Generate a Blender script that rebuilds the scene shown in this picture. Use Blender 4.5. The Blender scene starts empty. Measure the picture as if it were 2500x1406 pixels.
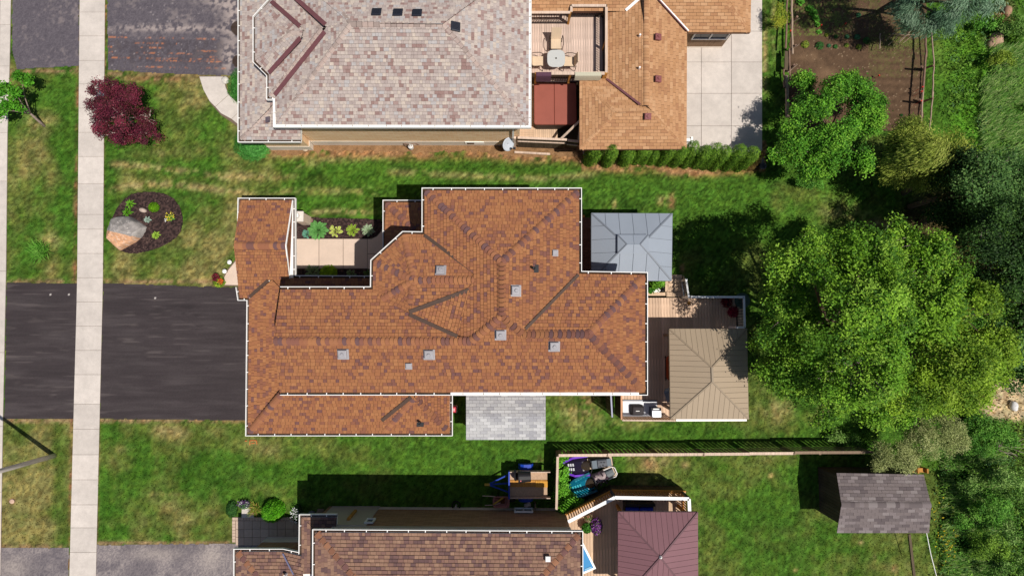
import bpy, math, random
import numpy as np
from mathutils import Vector, Matrix

rnd = random.Random(7)
R = np.random.default_rng(11)
scene = bpy.context.scene
COL = scene.collection

# ------------------------------------------------------------ camera, light, exposure
H = 29.0            # drone height, metres
F = 1400.0          # focal length, in pixels of a 2500 pixel wide picture
TILT = math.atan(97.0 / F)
cam = bpy.data.cameras.new('camera'); cam.sensor_width = 36; cam.lens = 36 * F / 2500
cam.clip_end = 3000; cam.clip_start = 0.5
co = bpy.data.objects.new('camera', cam); COL.objects.link(co)
co.location = (0, 0, H); co.rotation_euler = (TILT, 0, 0)
scene.camera = co

SUN = Vector((.407, -.279, 1.0)).normalized()
sl = bpy.data.lights.new('sun', 'SUN'); sl.energy = 4.2; sl.angle = math.radians(.53); sl.color = (1, .955, .88)
so = bpy.data.objects.new('sun', sl); COL.objects.link(so)
so.rotation_euler = (-SUN).to_track_quat('-Z', 'Y').to_euler(); so.location = SUN * 80
w = bpy.data.worlds.new('World'); scene.world = w; w.use_nodes = True
wn = w.node_tree.nodes; wl = w.node_tree.links
sky = wn.new('ShaderNodeTexSky'); sky.sky_type = 'NISHITA'; sky.sun_disc = False
sky.sun_elevation = math.asin(SUN.z); sky.sun_rotation = math.atan2(SUN.x, SUN.y)
wl.new(sky.outputs[0], wn['Background'].inputs[0]); wn['Background'].inputs[1].default_value = .055
vs = scene.view_settings
vs.view_transform = 'Standard'; vs.look = 'None'; vs.gamma = 1; vs.exposure = 0.0; vs.use_curve_mapping = False

# ------------------------------------------------------------ helpers: space
CT, ST = math.cos(TILT), math.sin(TILT)
def ray(px, py):
    dx, dy, dz = (px - 1250) / F, -(py - 703) / F, -1.0
    return Vector((dx, dy * CT - dz * ST, dy * ST + dz * CT))
def P(px, py, z=0.0):
    d = ray(px, py); t = (z - H) / d.z
    return Vector((d.x * t, d.y * t, z))
def w2p(x, y, z=0.0):
    """world to picture, numpy friendly"""
    dx, dy, dz = x, y, z - H
    cy = dy * CT + dz * ST; cz = -dy * ST + dz * CT
    return 1250 + F * dx / -cz, 703 - F * cy / -cz
def ss(c):
    c = c / 255.0
    return c / 12.92 if c <= .04045 else ((c + .055) / 1.055) ** 2.4
def A(r, g, b, k=1.15):
    """base colour that shows about this sRGB value in full sun"""
    return (ss(r) / k, ss(g) / k, ss(b) / k)
V = Vector

# ------------------------------------------------------------ helpers: noise
def _hash(ix, iy, seed):
    n = (ix.astype(np.int64) * 374761393 + iy.astype(np.int64) * 668265263 + seed * 1274126177) & 0xffffffff
    n = ((n ^ (n >> 13)) * 1274126177) & 0xffffffff
    return ((n ^ (n >> 16)) & 0xffff) / 65535.0
def vn(x, y, s, seed=0):
    x = np.asarray(x, float) / s; y = np.asarray(y, float) / s
    ix = np.floor(x); iy = np.floor(y); fx = x - ix; fy = y - iy
    fx = fx * fx * (3 - 2 * fx); fy = fy * fy * (3 - 2 * fy)
    a = _hash(ix, iy, seed); b = _hash(ix + 1, iy, seed); c = _hash(ix, iy + 1, seed); d = _hash(ix + 1, iy + 1, seed)
    return (a * (1 - fx) + b * fx) * (1 - fy) + (c * (1 - fx) + d * fx) * fy
def fbm(x, y, s, o=4, seed=0):
    t = 0; a = .5; n = 0
    for k in range(o):
        t = t + a * vn(x, y, s, seed + k * 17); n += a; a *= .55; s *= .48
    return t / n
def sst(a, b, x):
    t = np.clip((x - a) / (b - a), 0, 1); return t * t * (3 - 2 * t)
def inpoly(px, py, poly):
    px = np.asarray(px); py = np.asarray(py); r = np.zeros(px.shape, bool)
    n = len(poly)
    for i in range(n):
        x0, y0 = poly[i][:2]; x1, y1 = poly[(i + 1) % n][:2]
        if y0 == y1: continue
        c = ((y0 > py) != (y1 > py)) & (px < (x1 - x0) * (py - y0) / (y1 - y0) + x0)
        r ^= c
    return r
HARD = []   # world polygons where no lawn grows
def hard(poly_px, z=0.0):
    HARD.append([tuple(P(x, y, z))[:2] for x, y in poly_px])

# ------------------------------------------------------------ helpers: materials
MATS = {}
def mat(name, col=None, rough=.7, spec=.3, metal=0, noise=None, bump=0, bscale=60, attr=False, rand=0, grain=None, trans=0, coat=0, extra=None):
    if name in MATS: return MATS[name]
    m = bpy.data.materials.new(name); m.use_nodes = True; MATS[name] = m
    nt = m.node_tree; N = nt.nodes; L = nt.links; b = N['Principled BSDF']
    b.inputs['Roughness'].default_value = rough
    b.inputs['Specular IOR Level'].default_value = spec
    b.inputs['Metallic'].default_value = metal
    if coat: b.inputs['Coat Weight'].default_value = coat
    if attr:
        a = N.new('ShaderNodeAttribute'); a.attribute_name = 'Col'; src = a.outputs['Color']
    else:
        c = N.new('ShaderNodeRGB'); c.outputs[0].default_value = (*col, 1); src = c.outputs[0]
    tc = N.new('ShaderNodeTexCoord')
    def mulby(src, fac_out, lo, hi, fmin=.3, fmax=.7):
        mr = N.new('ShaderNodeMapRange'); mr.inputs[1].default_value = fmin; mr.inputs[2].default_value = fmax
        mr.inputs[3].default_value = lo; mr.inputs[4].default_value = hi
        L.new(fac_out, mr.inputs[0])
        mx = N.new('ShaderNodeVectorMath'); mx.operation = 'SCALE'
        L.new(src, mx.inputs[0]); L.new(mr.outputs[0], mx.inputs['Scale'])
        return mx.outputs[0]
    for (sc, amt) in (noise or []):
        n = N.new('ShaderNodeTexNoise'); n.inputs['Scale'].default_value = sc; n.inputs['Detail'].default_value = 5
        n.inputs['Roughness'].default_value = .65
        L.new(tc.outputs['Object'], n.inputs['Vector'])
        src = mulby(src, n.outputs[0], 1 - amt, 1 + amt)
    if grain:   # (axis scale vector, amount)
        mp = N.new('ShaderNodeMapping'); mp.inputs['Scale'].default_value = grain[0]
        L.new(tc.outputs['Object'], mp.inputs['Vector'])
        n = N.new('ShaderNodeTexNoise'); n.inputs['Scale'].default_value = 1; n.inputs['Detail'].default_value = 6
        L.new(mp.outputs[0], n.inputs['Vector']); src = mulby(src, n.outputs[0], 1 - grain[1], 1 + grain[1])
    if rand:
        oi = N.new('ShaderNodeObjectInfo'); src = mulby(src, oi.outputs['Random'], 1 - rand, 1 + rand, 0, 1)
    L.new(src, b.inputs['Base Color'])
    if bump:
        n = N.new('ShaderNodeTexNoise'); n.inputs['Scale'].default_value = bscale; n.inputs['Detail'].default_value = 6
        L.new(tc.outputs['Object'], n.inputs['Vector'])
        bp = N.new('ShaderNodeBump'); bp.inputs['Strength'].default_value = bump; bp.inputs['Distance'].default_value = .03
        L.new(n.outputs[0], bp.inputs['Height']); L.new(bp.outputs[0], b.inputs['Normal'])
    if trans:
        t = N.new('ShaderNodeBsdfTranslucent'); L.new(src, t.inputs[0])
        mx = N.new('ShaderNodeMixShader'); mx.inputs[0].default_value = trans
        L.new(b.outputs[0], mx.inputs[1]); L.new(t.outputs[0], mx.inputs[2])
        L.new(mx.outputs[0], N['Material Output'].inputs[0])
    return m

# ------------------------------------------------------------ helpers: objects
ROOT = {}
def wloc(o):
    p = V((0, 0, 0))
    while o is not None: p = p + V(o.location); o = o.parent
    return p
def tag(o, label=None, cat=None, group=None, kind=None):
    if label: o['label'] = label
    if cat: o['category'] = cat
    if group: o['group'] = group
    if kind: o['kind'] = kind
    return o
def thing(name, label, cat, loc, group=None):
    o = bpy.data.objects.new(name, None); COL.objects.link(o); o.location = loc
    o.empty_display_size = .3
    return tag(o, label, cat, group)
def colset(me, cols, domain='POINT'):
    a = me.color_attributes.new('Col', 'FLOAT_COLOR', domain)
    c = np.ones((len(cols), 4), np.float32); c[:, :3] = cols
    a.data.foreach_set('color', c.ravel())
def npmesh(name, verts, quads=None, tris=None, cols=None):
    me = bpy.data.meshes.new(name)
    verts = np.asarray(verts, np.float32); nv = len(verts)
    loops = []; starts = []; tot = []
    k = 0
    if quads is not None and len(quads):
        loops.append(np.asarray(quads, np.int32).ravel()); starts.append(np.arange(len(quads)) * 4); tot.append(np.full(len(quads), 4)); k = len(quads) * 4
    if tris is not None and len(tris):
        loops.append(np.asarray(tris, np.int32).ravel()); starts.append(k + np.arange(len(tris)) * 3); tot.append(np.full(len(tris), 3))
    loops = np.concatenate(loops); starts = np.concatenate(starts).astype(np.int32)
    me.vertices.add(nv); me.vertices.foreach_set('co', verts.ravel())
    me.loops.add(len(loops)); me.loops.foreach_set('vertex_index', loops)
    me.polygons.add(len(starts)); me.polygons.foreach_set('loop_start', starts)
    me.update(calc_edges=True); me.validate()
    if cols is not None: colset(me, cols)
    return me
def link(name, me, m=None, parent=None, loc=None, mw=None, kind=None):
    o = bpy.data.objects.new(name, me); COL.objects.link(o)
    if m is not None and not me.materials: me.materials.append(m)
    if parent is not None: o.parent = parent
    if mw is not None:
        q = wloc(parent) if parent is not None else V((0, 0, 0))
        o.matrix_local = Matrix.Translation(-q) @ mw
    elif loc is not None: o.location = loc
    if kind: o['kind'] = kind
    return o
class MB:
    """collects polygons (world space) and links them as one mesh object"""
    def __init__(s): s.v = []; s.f = []; s.mi = []; s.c = []; s.cur = 0; s.col = None
    def poly(s, pts):
        b = len(s.v); s.v += [tuple(p) for p in pts]; s.f.append(tuple(range(b, b + len(pts)))); s.mi.append(s.cur)
        if s.col is not None: s.c += [s.col] * len(pts)
    def add(s, vs_, fs):
        b = len(s.v); s.v += [tuple(p) for p in vs_]; s.f += [tuple(b + i for i in f) for f in fs]; s.mi += [s.cur] * len(fs)
        if s.col is not None: s.c += [s.col] * len(vs_)
    def box(s, c, size, rz=0, M=None):
        x, y, z = (q / 2 for q in size)
        vs_ = [V((i, j, k)) for i in (-x, x) for j in (-y, y) for k in (-z, z)]
        m = Matrix.Rotation(rz, 3, 'Z') if M is None else M
        vs_ = [m @ q + V(c) for q in vs_]
        s.add(vs_, [(0, 1, 3, 2), (4, 6, 7, 5), (0, 4, 5, 1), (2, 3, 7, 6), (0, 2, 6, 4), (1, 5, 7, 3)])
    def bar(s, a, b, wd, ht, up=V((0, 0, 1))):
        a = V(a); b = V(b); d = (b - a); L = d.length
        if L < 1e-5: return
        d = d / L; sd = d.cross(up)
        if sd.length < 1e-4: sd = d.cross(V((1, 0, 0)))
        sd.normalize(); u = sd.cross(d)
        m = Matrix((d, sd, u)).transposed()
        s.box((a + b) / 2, (L, wd, ht), M=m)
    def tube(s, pts, rad, n=8, cap=True):
        pts = [V(p) for p in pts]; rad = rad if isinstance(rad, (list, tuple)) else [rad] * len(pts)
        rings = []; prev = None
        for i, p in enumerate(pts):
            d = (pts[min(i + 1, len(pts) - 1)] - pts[max(i - 1, 0)]).normalized()
            if prev is None:
                sd = d.cross(V((0, 0, 1)))
                if sd.length < .05: sd = d.cross(V((1, 0, 0)))
            else: sd = prev - d * prev.dot(d)
            sd.normalize(); prev = sd; u = sd.cross(d)
            rings.append([p + (sd * math.cos(t) + u * math.sin(t)) * rad[i] for t in [k * 2 * math.pi / n for k in range(n)]])
        vs_ = [q for r_ in rings for q in r_]; fs = []
        for i in range(len(pts) - 1):
            for k in range(n):
                fs.append((i * n + k, i * n + (k + 1) % n, (i + 1) * n + (k + 1) % n, (i + 1) * n + k))
        if cap: fs += [tuple(range(n - 1, -1, -1)), tuple((len(pts) - 1) * n + k for k in range(n))]
        s.add(vs_, fs)
    def lathe(s, c, prof, n=16, sx=1, sy=1):
        vs_ = []; fs = []
        for (r_, z) in prof:
            for k in range(n):
                t = k * 2 * math.pi / n; vs_.append(V(c) + V((r_ * sx * math.cos(t), r_ * sy * math.sin(t), z)))
        for i in range(len(prof) - 1):
            for k in range(n): fs.append((i * n + k, i * n + (k + 1) % n, (i + 1) * n + (k + 1) % n, (i + 1) * n + k))
        fs += [tuple(range(n - 1, -1, -1)), tuple((len(prof) - 1) * n + k for k in range(n))]
        s.add(vs_, fs)
    def prism(s, pts, z0, z1, bev=0):
        """vertical extrusion of xy points"""
        n = len(pts); ar = sum(pts[i][0] * pts[(i + 1) % n][1] - pts[(i + 1) % n][0] * pts[i][1] for i in range(n))
        if ar < 0: pts = pts[::-1]
        rings = [(pts, z0), (pts, z1)] if not bev else [(pts, z0), (pts, z1 - bev), (offset(pts, -bev), z1)]
        vs_ = [(p[0], p[1], z) for ring, z in rings for p in ring]; fs = []
        for k in range(len(rings) - 1):
            for i in range(n): fs.append((k * n + i, k * n + (i + 1) % n, (k + 1) * n + (i + 1) % n, (k + 1) * n + i))
        fs += [tuple(range(n - 1, -1, -1)), tuple((len(rings) - 1) * n + i for i in range(n))]
        s.add(vs_, fs)
    def build(s, name, m, parent=None, smooth=False, kind=None, loc=None):
        """m: material or list; loc: origin for a top-level mesh"""
        org = wloc(parent) if parent is not None else V(loc if loc is not None else (0, 0, 0))
        me = bpy.data.meshes.new(name)
        me.from_pydata([(x - org.x, y - org.y, z - org.z) for x, y, z in s.v], [], s.f)
        for q in (m if isinstance(m, (list, tuple)) else [m]): me.materials.append(q)
        if any(s.mi): me.polygons.foreach_set('material_index', s.mi)
        if s.c: colset(me, s.c)
        if smooth: me.polygons.foreach_set('use_smooth', [True] * len(me.polygons))
        me.update()
        o = bpy.data.objects.new(name, me); COL.objects.link(o)
        if parent is not None: o.parent = parent
        else: o.location = org
        if kind: o['kind'] = kind
        return o
def offset(pts, d):
    """offset a closed xy polygon outward by d (negative: inward), mitred"""
    n = len(pts); ar = sum(pts[i][0] * pts[(i + 1) % n][1] - pts[(i + 1) % n][0] * pts[i][1] for i in range(n))
    s = 1 if ar > 0 else -1; out = []
    for i in range(n):
        p0, p1, p2 = V(pts[i - 1][:2]), V(pts[i][:2]), V(pts[(i + 1) % n][:2])
        a = (p1 - p0).normalized(); b = (p2 - p1).normalized()
        na = V((a.y, -a.x)) * s; nb = V((b.y, -b.x)) * s
        m = (na + nb); k = max(.35, 1 + na.dot(nb))
        q = p1 + m * (d / k); out.append((q.x, q.y))
    return out
def PX(pts, z=0.0): return [tuple(P(x, y, z))[:2] for x, y in pts]

# ------------------------------------------------------------ materials
ATTR = mat('shingle_asphalt', attr=True, rough=.95, spec=.15, noise=[(9, .10), (150, .16)])
CAPM = mat('ridge_cap_asphalt', attr=True, rough=.95, spec=.15, noise=[(90, .2)])
DECKM = mat('roof_underlay', A(70, 52, 44), rough=.95)
WHITE = mat('white_aluminium', A(250, 247, 243, 1.0), rough=.45, noise=[(1.3, .05)])
WHITEB = mat('white_siding', A(205, 200, 196), rough=.6, noise=[(2, .05)])
GREYS = mat('grey_siding', A(200, 190, 180), rough=.7, noise=[(1.5, .07)])
GUTTER_BROWN = mat('gutter_floor_brown', A(70, 52, 40), rough=1, noise=[(14, .5)])  # mottled dark brown for the floor strip of open gutters
FLASH = mat('valley_metal', A(92, 72, 62), rough=.6, noise=[(3, .15)])
FLASHR = mat('valley_metal_wine', A(122, 78, 82), rough=.55, noise=[(3, .12)])
CONC = mat('concrete', A(216, 205, 196), rough=.9, noise=[(.9, .10), (4, .07), (22, .06), (90, .08)], bump=.15, bscale=90, rand=.07)
CONCP = mat('concrete_rosy', A(226, 202, 184), rough=.9, noise=[(1.2, .07), (30, .1), (140, .12)], rand=.03)
CONCF = mat('concrete_foundation', A(226, 214, 200, 1.0), rough=.9, noise=[(1, .1), (30, .1)])
PAVE = mat('paver', A(205, 180, 160), rough=.9, noise=[(5, .08), (60, .12)], rand=.08)
JOINT = mat('joint_sand', A(120, 102, 88), rough=1, noise=[(30, .2)])
DARK = mat('black_plastic', A(38, 36, 40), rough=.5, spec=.4)
DARKM = mat('dark_metal', A(62, 52, 50), rough=.5)
GLASS = mat('window_glass', A(60, 66, 72), rough=.08, spec=.6)
SOILG = mat('ground_attr', attr=True, rough=1, spec=.1, noise=[(25, .25), (90, .25)], bump=.6, bscale=55)
ASPH = mat('asphalt_attr', attr=True, rough=.85, spec=.25, noise=[(60, .16), (160, .22)], bump=.35, bscale=170)
GRASSG = mat('lawn_ground', attr=True, rough=1, spec=.1, noise=[(18, .22), (70, .3)], bump=.5, bscale=60)
BLADE = mat('grass_blade', attr=True, rough=.7, spec=.2, trans=.25)
LEAF = mat('leaf', attr=True, rough=.6, spec=.18, trans=.2)
BARK = mat('bark', A(125, 105, 88), rough=.95, noise=[(6, .2), (40, .2)], bump=.5, bscale=30)
BARKL = mat('pale_bark', A(190, 170, 160), rough=.95, noise=[(8, .2)])
def wood(name, c, rand=.13, sc=(3, 3, 30)):
    return mat(name, c, rough=.85, spec=.15, noise=[(1.5, .08)], grain=((30, 2.2, 2), .22), rand=rand)
WDECK = wood('deck_wood_weathered', A(216, 190, 174), .12)
WDECK2 = wood('deck_wood_cedar', A(228, 194, 166), .14)
WDECK3 = wood('deck_wood_pale', A(222, 190, 160), .1)
WFENCE = wood('fence_wood_grey', A(150, 128, 108), .15)
WDARK = wood('fence_wood_dark', A(95, 82, 66), .2)
WCAP = wood('rail_wood_pale', A(222, 196, 176), .08)
WOCHRE = wood('wood_ochre', A(196, 140, 72), .1)
WPLANK = wood('shed_planks', A(92, 80, 68), .15)
def brickmat(name, c1, c2, mc):
    m = mat(name, c1, rough=.9); nt = m.node_tree; N = nt.nodes; L = nt.links
    tc = N.new('ShaderNodeTexCoord'); mp = N.new('ShaderNodeMapping'); mp.inputs['Rotation'].default_value = (math.pi / 2, 0, 0)
    b = N.new('ShaderNodeTexBrick'); b.inputs['Color1'].default_value = (*c1, 1); b.inputs['Color2'].default_value = (*c2, 1); b.inputs['Mortar'].default_value = (*mc, 1)
    b.inputs['Scale'].default_value = 1; b.inputs['Brick Width'].default_value = .42; b.inputs['Row Height'].default_value = .075; b.inputs['Mortar Size'].default_value = .008
    L.new(tc.outputs['Object'], mp.inputs[0]); L.new(mp.outputs[0], b.inputs['Vector'])
    L.new(b.outputs[0], N['Principled BSDF'].inputs['Base Color'])
    return m
BRICK1 = brickmat('buff_brick', A(242, 206, 164, .95), A(226, 180, 132, .95), A(244, 226, 200, .95))
BRICK2 = brickmat('brown_brick', A(190, 146, 112), A(150, 110, 84), A(190, 165, 140))
BRICKC = brickmat('red_brick', A(165, 105, 80), A(140, 88, 70), A(180, 160, 140))

# ------------------------------------------------------------ roofs
class Face:
    """one roof plane: eave line (two picture points at height z), slope, outline in picture points"""
    def __init__(s, pts, e0, e1, z, slope):
        a = P(*e0, z); b = P(*e1, z); s.u = (b - a); s.u.z = 0; s.u.normalize()
        n = V((-s.u.y, s.u.x, 0)); cx = sum(p[0] for p in pts) / len(pts); cy = sum(p[1] for p in pts) / len(pts)
        c = P(cx, cy, z)
        if (c - a).dot(n) < 0: n = -n; s.u = -s.u
        s.a = a; s.nh = n; s.slope = slope
        s.v = (n + V((0, 0, slope))).normalized(); s.n = s.u.cross(s.v)
        if s.n.z < 0: s.n = -s.n; s.u = -s.u
        s.w = [s.hit(*p) for p in pts]
        s.uv = [s.to2(p) for p in s.w]
    def hit(s, px, py):
        d = ray(px, py); o = V((0, 0, H))
        N = V((-s.slope * s.nh.x, -s.slope * s.nh.y, 1))
        t = (s.a - o).dot(N) / d.dot(N); return o + d * t
    def to2(s, p):
        q = p - s.a; return (q.dot(s.u), q.dot(s.v))
    def to3(s, u, v, h=0): return s.a + s.u * u + s.v * v + s.n * h
def clip(poly, u0, u1, v0, v1):
    def cut(pl, f, g):
        out = []
        for i in range(len(pl)):
            p = pl[i - 1]; q = pl[i]; a = f(p); b = f(q)
            if a >= 0:
                out.append(p)
                if b < 0: t = a / (a - b); out.append((p[0] + (q[0] - p[0]) * t, p[1] + (q[1] - p[1]) * t))
            elif b >= 0:
                t = a / (a - b); out.append((p[0] + (q[0] - p[0]) * t, p[1] + (q[1] - p[1]) * t))
        return out
    for f in (lambda p: p[0] - u0, lambda p: u1 - p[0], lambda p: p[1] - v0, lambda p: v1 - p[1]):
        poly = cut(poly, f, None)
        if len(poly) < 3: return []
    ar = sum(poly[i - 1][0] * poly[i][1] - poly[i][0] * poly[i - 1][1] for i in range(len(poly)))
    return poly if abs(ar) > 4e-4 else []
def shingle_roof(house, roof, faces, exp, widths, pal, probs, thick=.024, n_single=290, row_shift=None, seed=1, gap=.008, vgap=.012):
    rg = random.Random(seed); full = []; rest = MB(); meshes = {}
    tot = sum(probs)
    for fc in faces:
        us = [p[0] for p in fc.uv]; vs_ = [p[1] for p in fc.uv]
        u_lo, u_hi, v_lo, v_hi = min(us), max(us), min(vs_), max(vs_)
        k = 0; v = min(0.0, v_lo) - .02 if v_lo > -.3 else v_lo
        while v < v_hi:
            if row_shift is None: u = u_lo - rg.random() * widths[-1]
            else: u = u_lo - widths[0] * ((k * row_shift) % 1)
            while u < u_hi:
                wd = rg.choice(widths); x = rg.random() * tot; ci = 0
                while x > probs[ci]: x -= probs[ci]; ci += 1
                u1 = u + wd
                pl = clip(fc.uv, u, u1 - gap, v + vgap, v + exp)
                if pl:
                    q = [(min(p[0] for p in pl), max(p[0] for p in pl)), (min(p[1] for p in pl), max(p[1] for p in pl))]
                    isfull = len(pl) == 4 and abs((q[0][1] - q[0][0]) - (wd - gap)) < 1e-4 and abs(q[1][1] - q[1][0] - exp + vgap) < 1e-4 and min(min(abs(p[0] - q[0][0]), abs(p[0] - q[0][1])) for p in pl) < 1e-4
                    lift = rg.choice((0, 0, .004, .009))
                    if isfull and wd >= widths[len(widths) // 2]: full.append((rg.random(), fc, u, v, wd, ci, pl, lift))
                    else: emit(rest, fc, pl, v, exp, thick + lift, pal[ci])
                u = u1
            v += exp; k += 1
    full.sort(key=lambda t: (-t[4], t[0]))
    for i, (_, fc, u, v, wd, ci, pl, lift) in enumerate(full):
        if i >= n_single: emit(rest, fc, pl, v, exp, thick + lift, pal[ci]); continue
        key = (wd, ci, lift)
        if key not in meshes:
            mb = MB(); mb.col = pal[ci]; x = wd - gap; t = thick + lift; g = vgap
            q8 = [(0, g, 0), (x, g, 0), (x, exp, 0), (0, exp, 0), (0, g, t), (x, g, t), (x, exp, .004), (0, exp, .004)]
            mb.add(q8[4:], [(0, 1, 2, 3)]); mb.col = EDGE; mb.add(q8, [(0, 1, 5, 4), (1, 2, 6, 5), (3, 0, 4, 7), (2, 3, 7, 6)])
            me = bpy.data.meshes.new('shingle'); me.from_pydata(mb.v, [], mb.f); me.materials.append(ATTR); colset(me, mb.c); meshes[key] = me
        o = fc.to3(u, v); m = Matrix((fc.u, fc.v, fc.n)).transposed().to_4x4(); m.translation = o
        link('shingle', meshes[key], parent=roof, mw=m)
    rest.build('shingle_field', ATTR, roof, kind='stuff')
def emit(mb, fc, pl, v0, exp, t, col):
    mb.col = col; n = len(pl)
    # counter-clockwise
    ar = sum(pl[i - 1][0] * pl[i][1] - pl[i][0] * pl[i - 1][1] for i in range(n))
    if ar < 0: pl = pl[::-1]
    top = [fc.to3(p[0], p[1], .004 + (t - .004) * (1 - (p[1] - v0) / exp)) for p in pl]
    bot = [fc.to3(p[0], p[1], 0) for p in pl]
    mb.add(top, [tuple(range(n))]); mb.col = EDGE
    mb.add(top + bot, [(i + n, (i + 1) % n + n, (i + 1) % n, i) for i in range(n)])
CAPMESH = {}
EDGE = A(64, 48, 44)  # dark asphalt edge, also painting a shadow line at each shingle and cap butt
def caps(roof, a, b, pal, w_=.30, sp=.19, t=.05, drop=.07, seed=0, rise=.02, tagk='', bow=0):
    rg = random.Random(seed); a = V(a); b = V(b); d = b - a; L = d.length; d.normalize()
    if d.z < 0: a, b, d = b, a, -d
    sd = d.cross(V((0, 0, 1))).normalized(); up = sd.cross(d)
    n = max(1, int(L / sp))
    for i in range(n):
        ci = rg.randrange(len(pal)); key = (tagk, ci, w_, sp, t, drop, bow)
        if key not in CAPMESH:
            mb = MB(); mb.col = pal[ci]; l = sp * (.9 if tagk in 'cb' else 1.03); h = w_ / 2
            prof = [(-h, -drop - .02), (-h * .62, -drop * .42), (-h * .25, -.003), (h * .25, -.003), (h * .62, -drop * .42), (h, -drop - .02)]
            b_ = bow
            vs_ = [(b_ * abs(y / h) ** 2, y, z + t) for y, z in prof] + [(l + b_ * abs(y / h) ** 2, y, z + t * .25) for y, z in prof]
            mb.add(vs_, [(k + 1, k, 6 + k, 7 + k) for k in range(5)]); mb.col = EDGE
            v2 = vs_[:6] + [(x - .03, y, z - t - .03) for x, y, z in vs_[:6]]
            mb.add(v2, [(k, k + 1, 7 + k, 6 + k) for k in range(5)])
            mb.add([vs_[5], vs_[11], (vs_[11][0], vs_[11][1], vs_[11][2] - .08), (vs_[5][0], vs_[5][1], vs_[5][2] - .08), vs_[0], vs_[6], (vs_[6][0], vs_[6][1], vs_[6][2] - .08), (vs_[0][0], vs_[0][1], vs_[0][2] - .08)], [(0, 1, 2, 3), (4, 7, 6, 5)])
            me = bpy.data.meshes.new('ridge_cap'); me.from_pydata(mb.v, [], mb.f); me.materials.append(CAPM); colset(me, mb.c); CAPMESH[key] = me
        m = Matrix((d, -sd, up)).transposed().to_4x4()
        if m.determinant() < 0: m = Matrix((d, sd, up)).transposed().to_4x4()
        m.translation = a + d * (i * L / n) + up * rise
        link('ridge_cap', CAPMESH[key], parent=roof, mw=m)
def roofdeck(house, faces, name='roof'):
    mb = MB()
    for fc in faces:
        mb.poly([p - V((0, 0, .012)) for p in (fc.w if True else fc.w)])
    return mb.build(name, DECKM, house)
def flash(roof, a, b, m, w_=.2, h=.03, lift=.07):
    mb = MB(); mb.bar(V(a) + V((0, 0, lift)), V(b) + V((0, 0, lift)), w_, h); return mb.build('valley_flashing', m, roof)
def gutter(house, pts, z, side=1, cover=False, strap=.72, wd=.13, closed=False, seed=0):
    """pts: picture points of the roof edge; side=+1: outward is to the left of travel"""
    w_ = [P(x, y, z).xy for x, y in pts]; n = len(w_)
    def off(d):
        out = []
        for i in range(n):
            if i == 0: t = (w_[1] - w_[0]).normalized(); q = w_[0] + V((-t.y, t.x)) * d * side
            elif i == n - 1: t = (w_[-1] - w_[-2]).normalized(); q = w_[-1] + V((-t.y, t.x)) * d * side
            else:
                a = (w_[i] - w_[i - 1]).normalized(); b = (w_[i + 1] - w_[i]).normalized()
                na = V((-a.y, a.x)) * side; nb = V((-b.y, b.x)) * side
                q = w_[i] + (na + nb) * (d / max(.3, 1 + na.dot(nb)))
            out.append(q)
        return out
    prof = [(-.015, -.03), (-.015, -.15), (wd, -.15), (wd, .015), (wd - .028, .015), (wd - .028, -.13), (.005, -.13), (.005, -.03)]
    O = [off(d) for d, _ in prof]; mb = MB(); m = len(prof)
    vs_ = [(O[k][i].x, O[k][i].y, z + prof[k][1]) for i in range(n) for k in range(m)]; fs = []
    for i in range(n - 1):
        for k in range(m): fs.append((i * m + k, i * m + (k + 1) % m, (i + 1) * m + (k + 1) % m, (i + 1) * m + k))
    fs += [tuple(range(m)), tuple((n - 1) * m + k for k in range(m - 1, -1, -1))]
    mb.add(vs_, fs)
    a_, b_ = off(.006), off(wd - .03)
    mb.cur = 0 if cover else 1
    for i in range(n - 1):
        h = z + (-.012 if cover else -.075)
        mb.poly([(a_[i].x, a_[i].y, h), (a_[i + 1].x, a_[i + 1].y, h), (b_[i + 1].x, b_[i + 1].y, h), (b_[i].x, b_[i].y, h)])
    mb.cur = 2 if cover else 0
    rg = random.Random(seed)
    for i in range(n - 1):
        t = w_[i + 1] - w_[i]; L = t.length; k = max(1, int(L / strap)); t.normalize(); nn = V((-t.y, t.x)) * side
        for j in range(k):
            q = w_[i] + t * ((j + .5 + rg.uniform(-.12, .12)) * L / k) + nn * (wd * .5)
            sz = .035 if not cover else .02
            mb.box((q.x, q.y, z - (.004 if not cover else .003)), (sz, wd - .05, .012), math.atan2(t.y, t.x))
    return mb.build('gutter', [WHITE, GUTTER_BROWN, JOINT], house)
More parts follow.
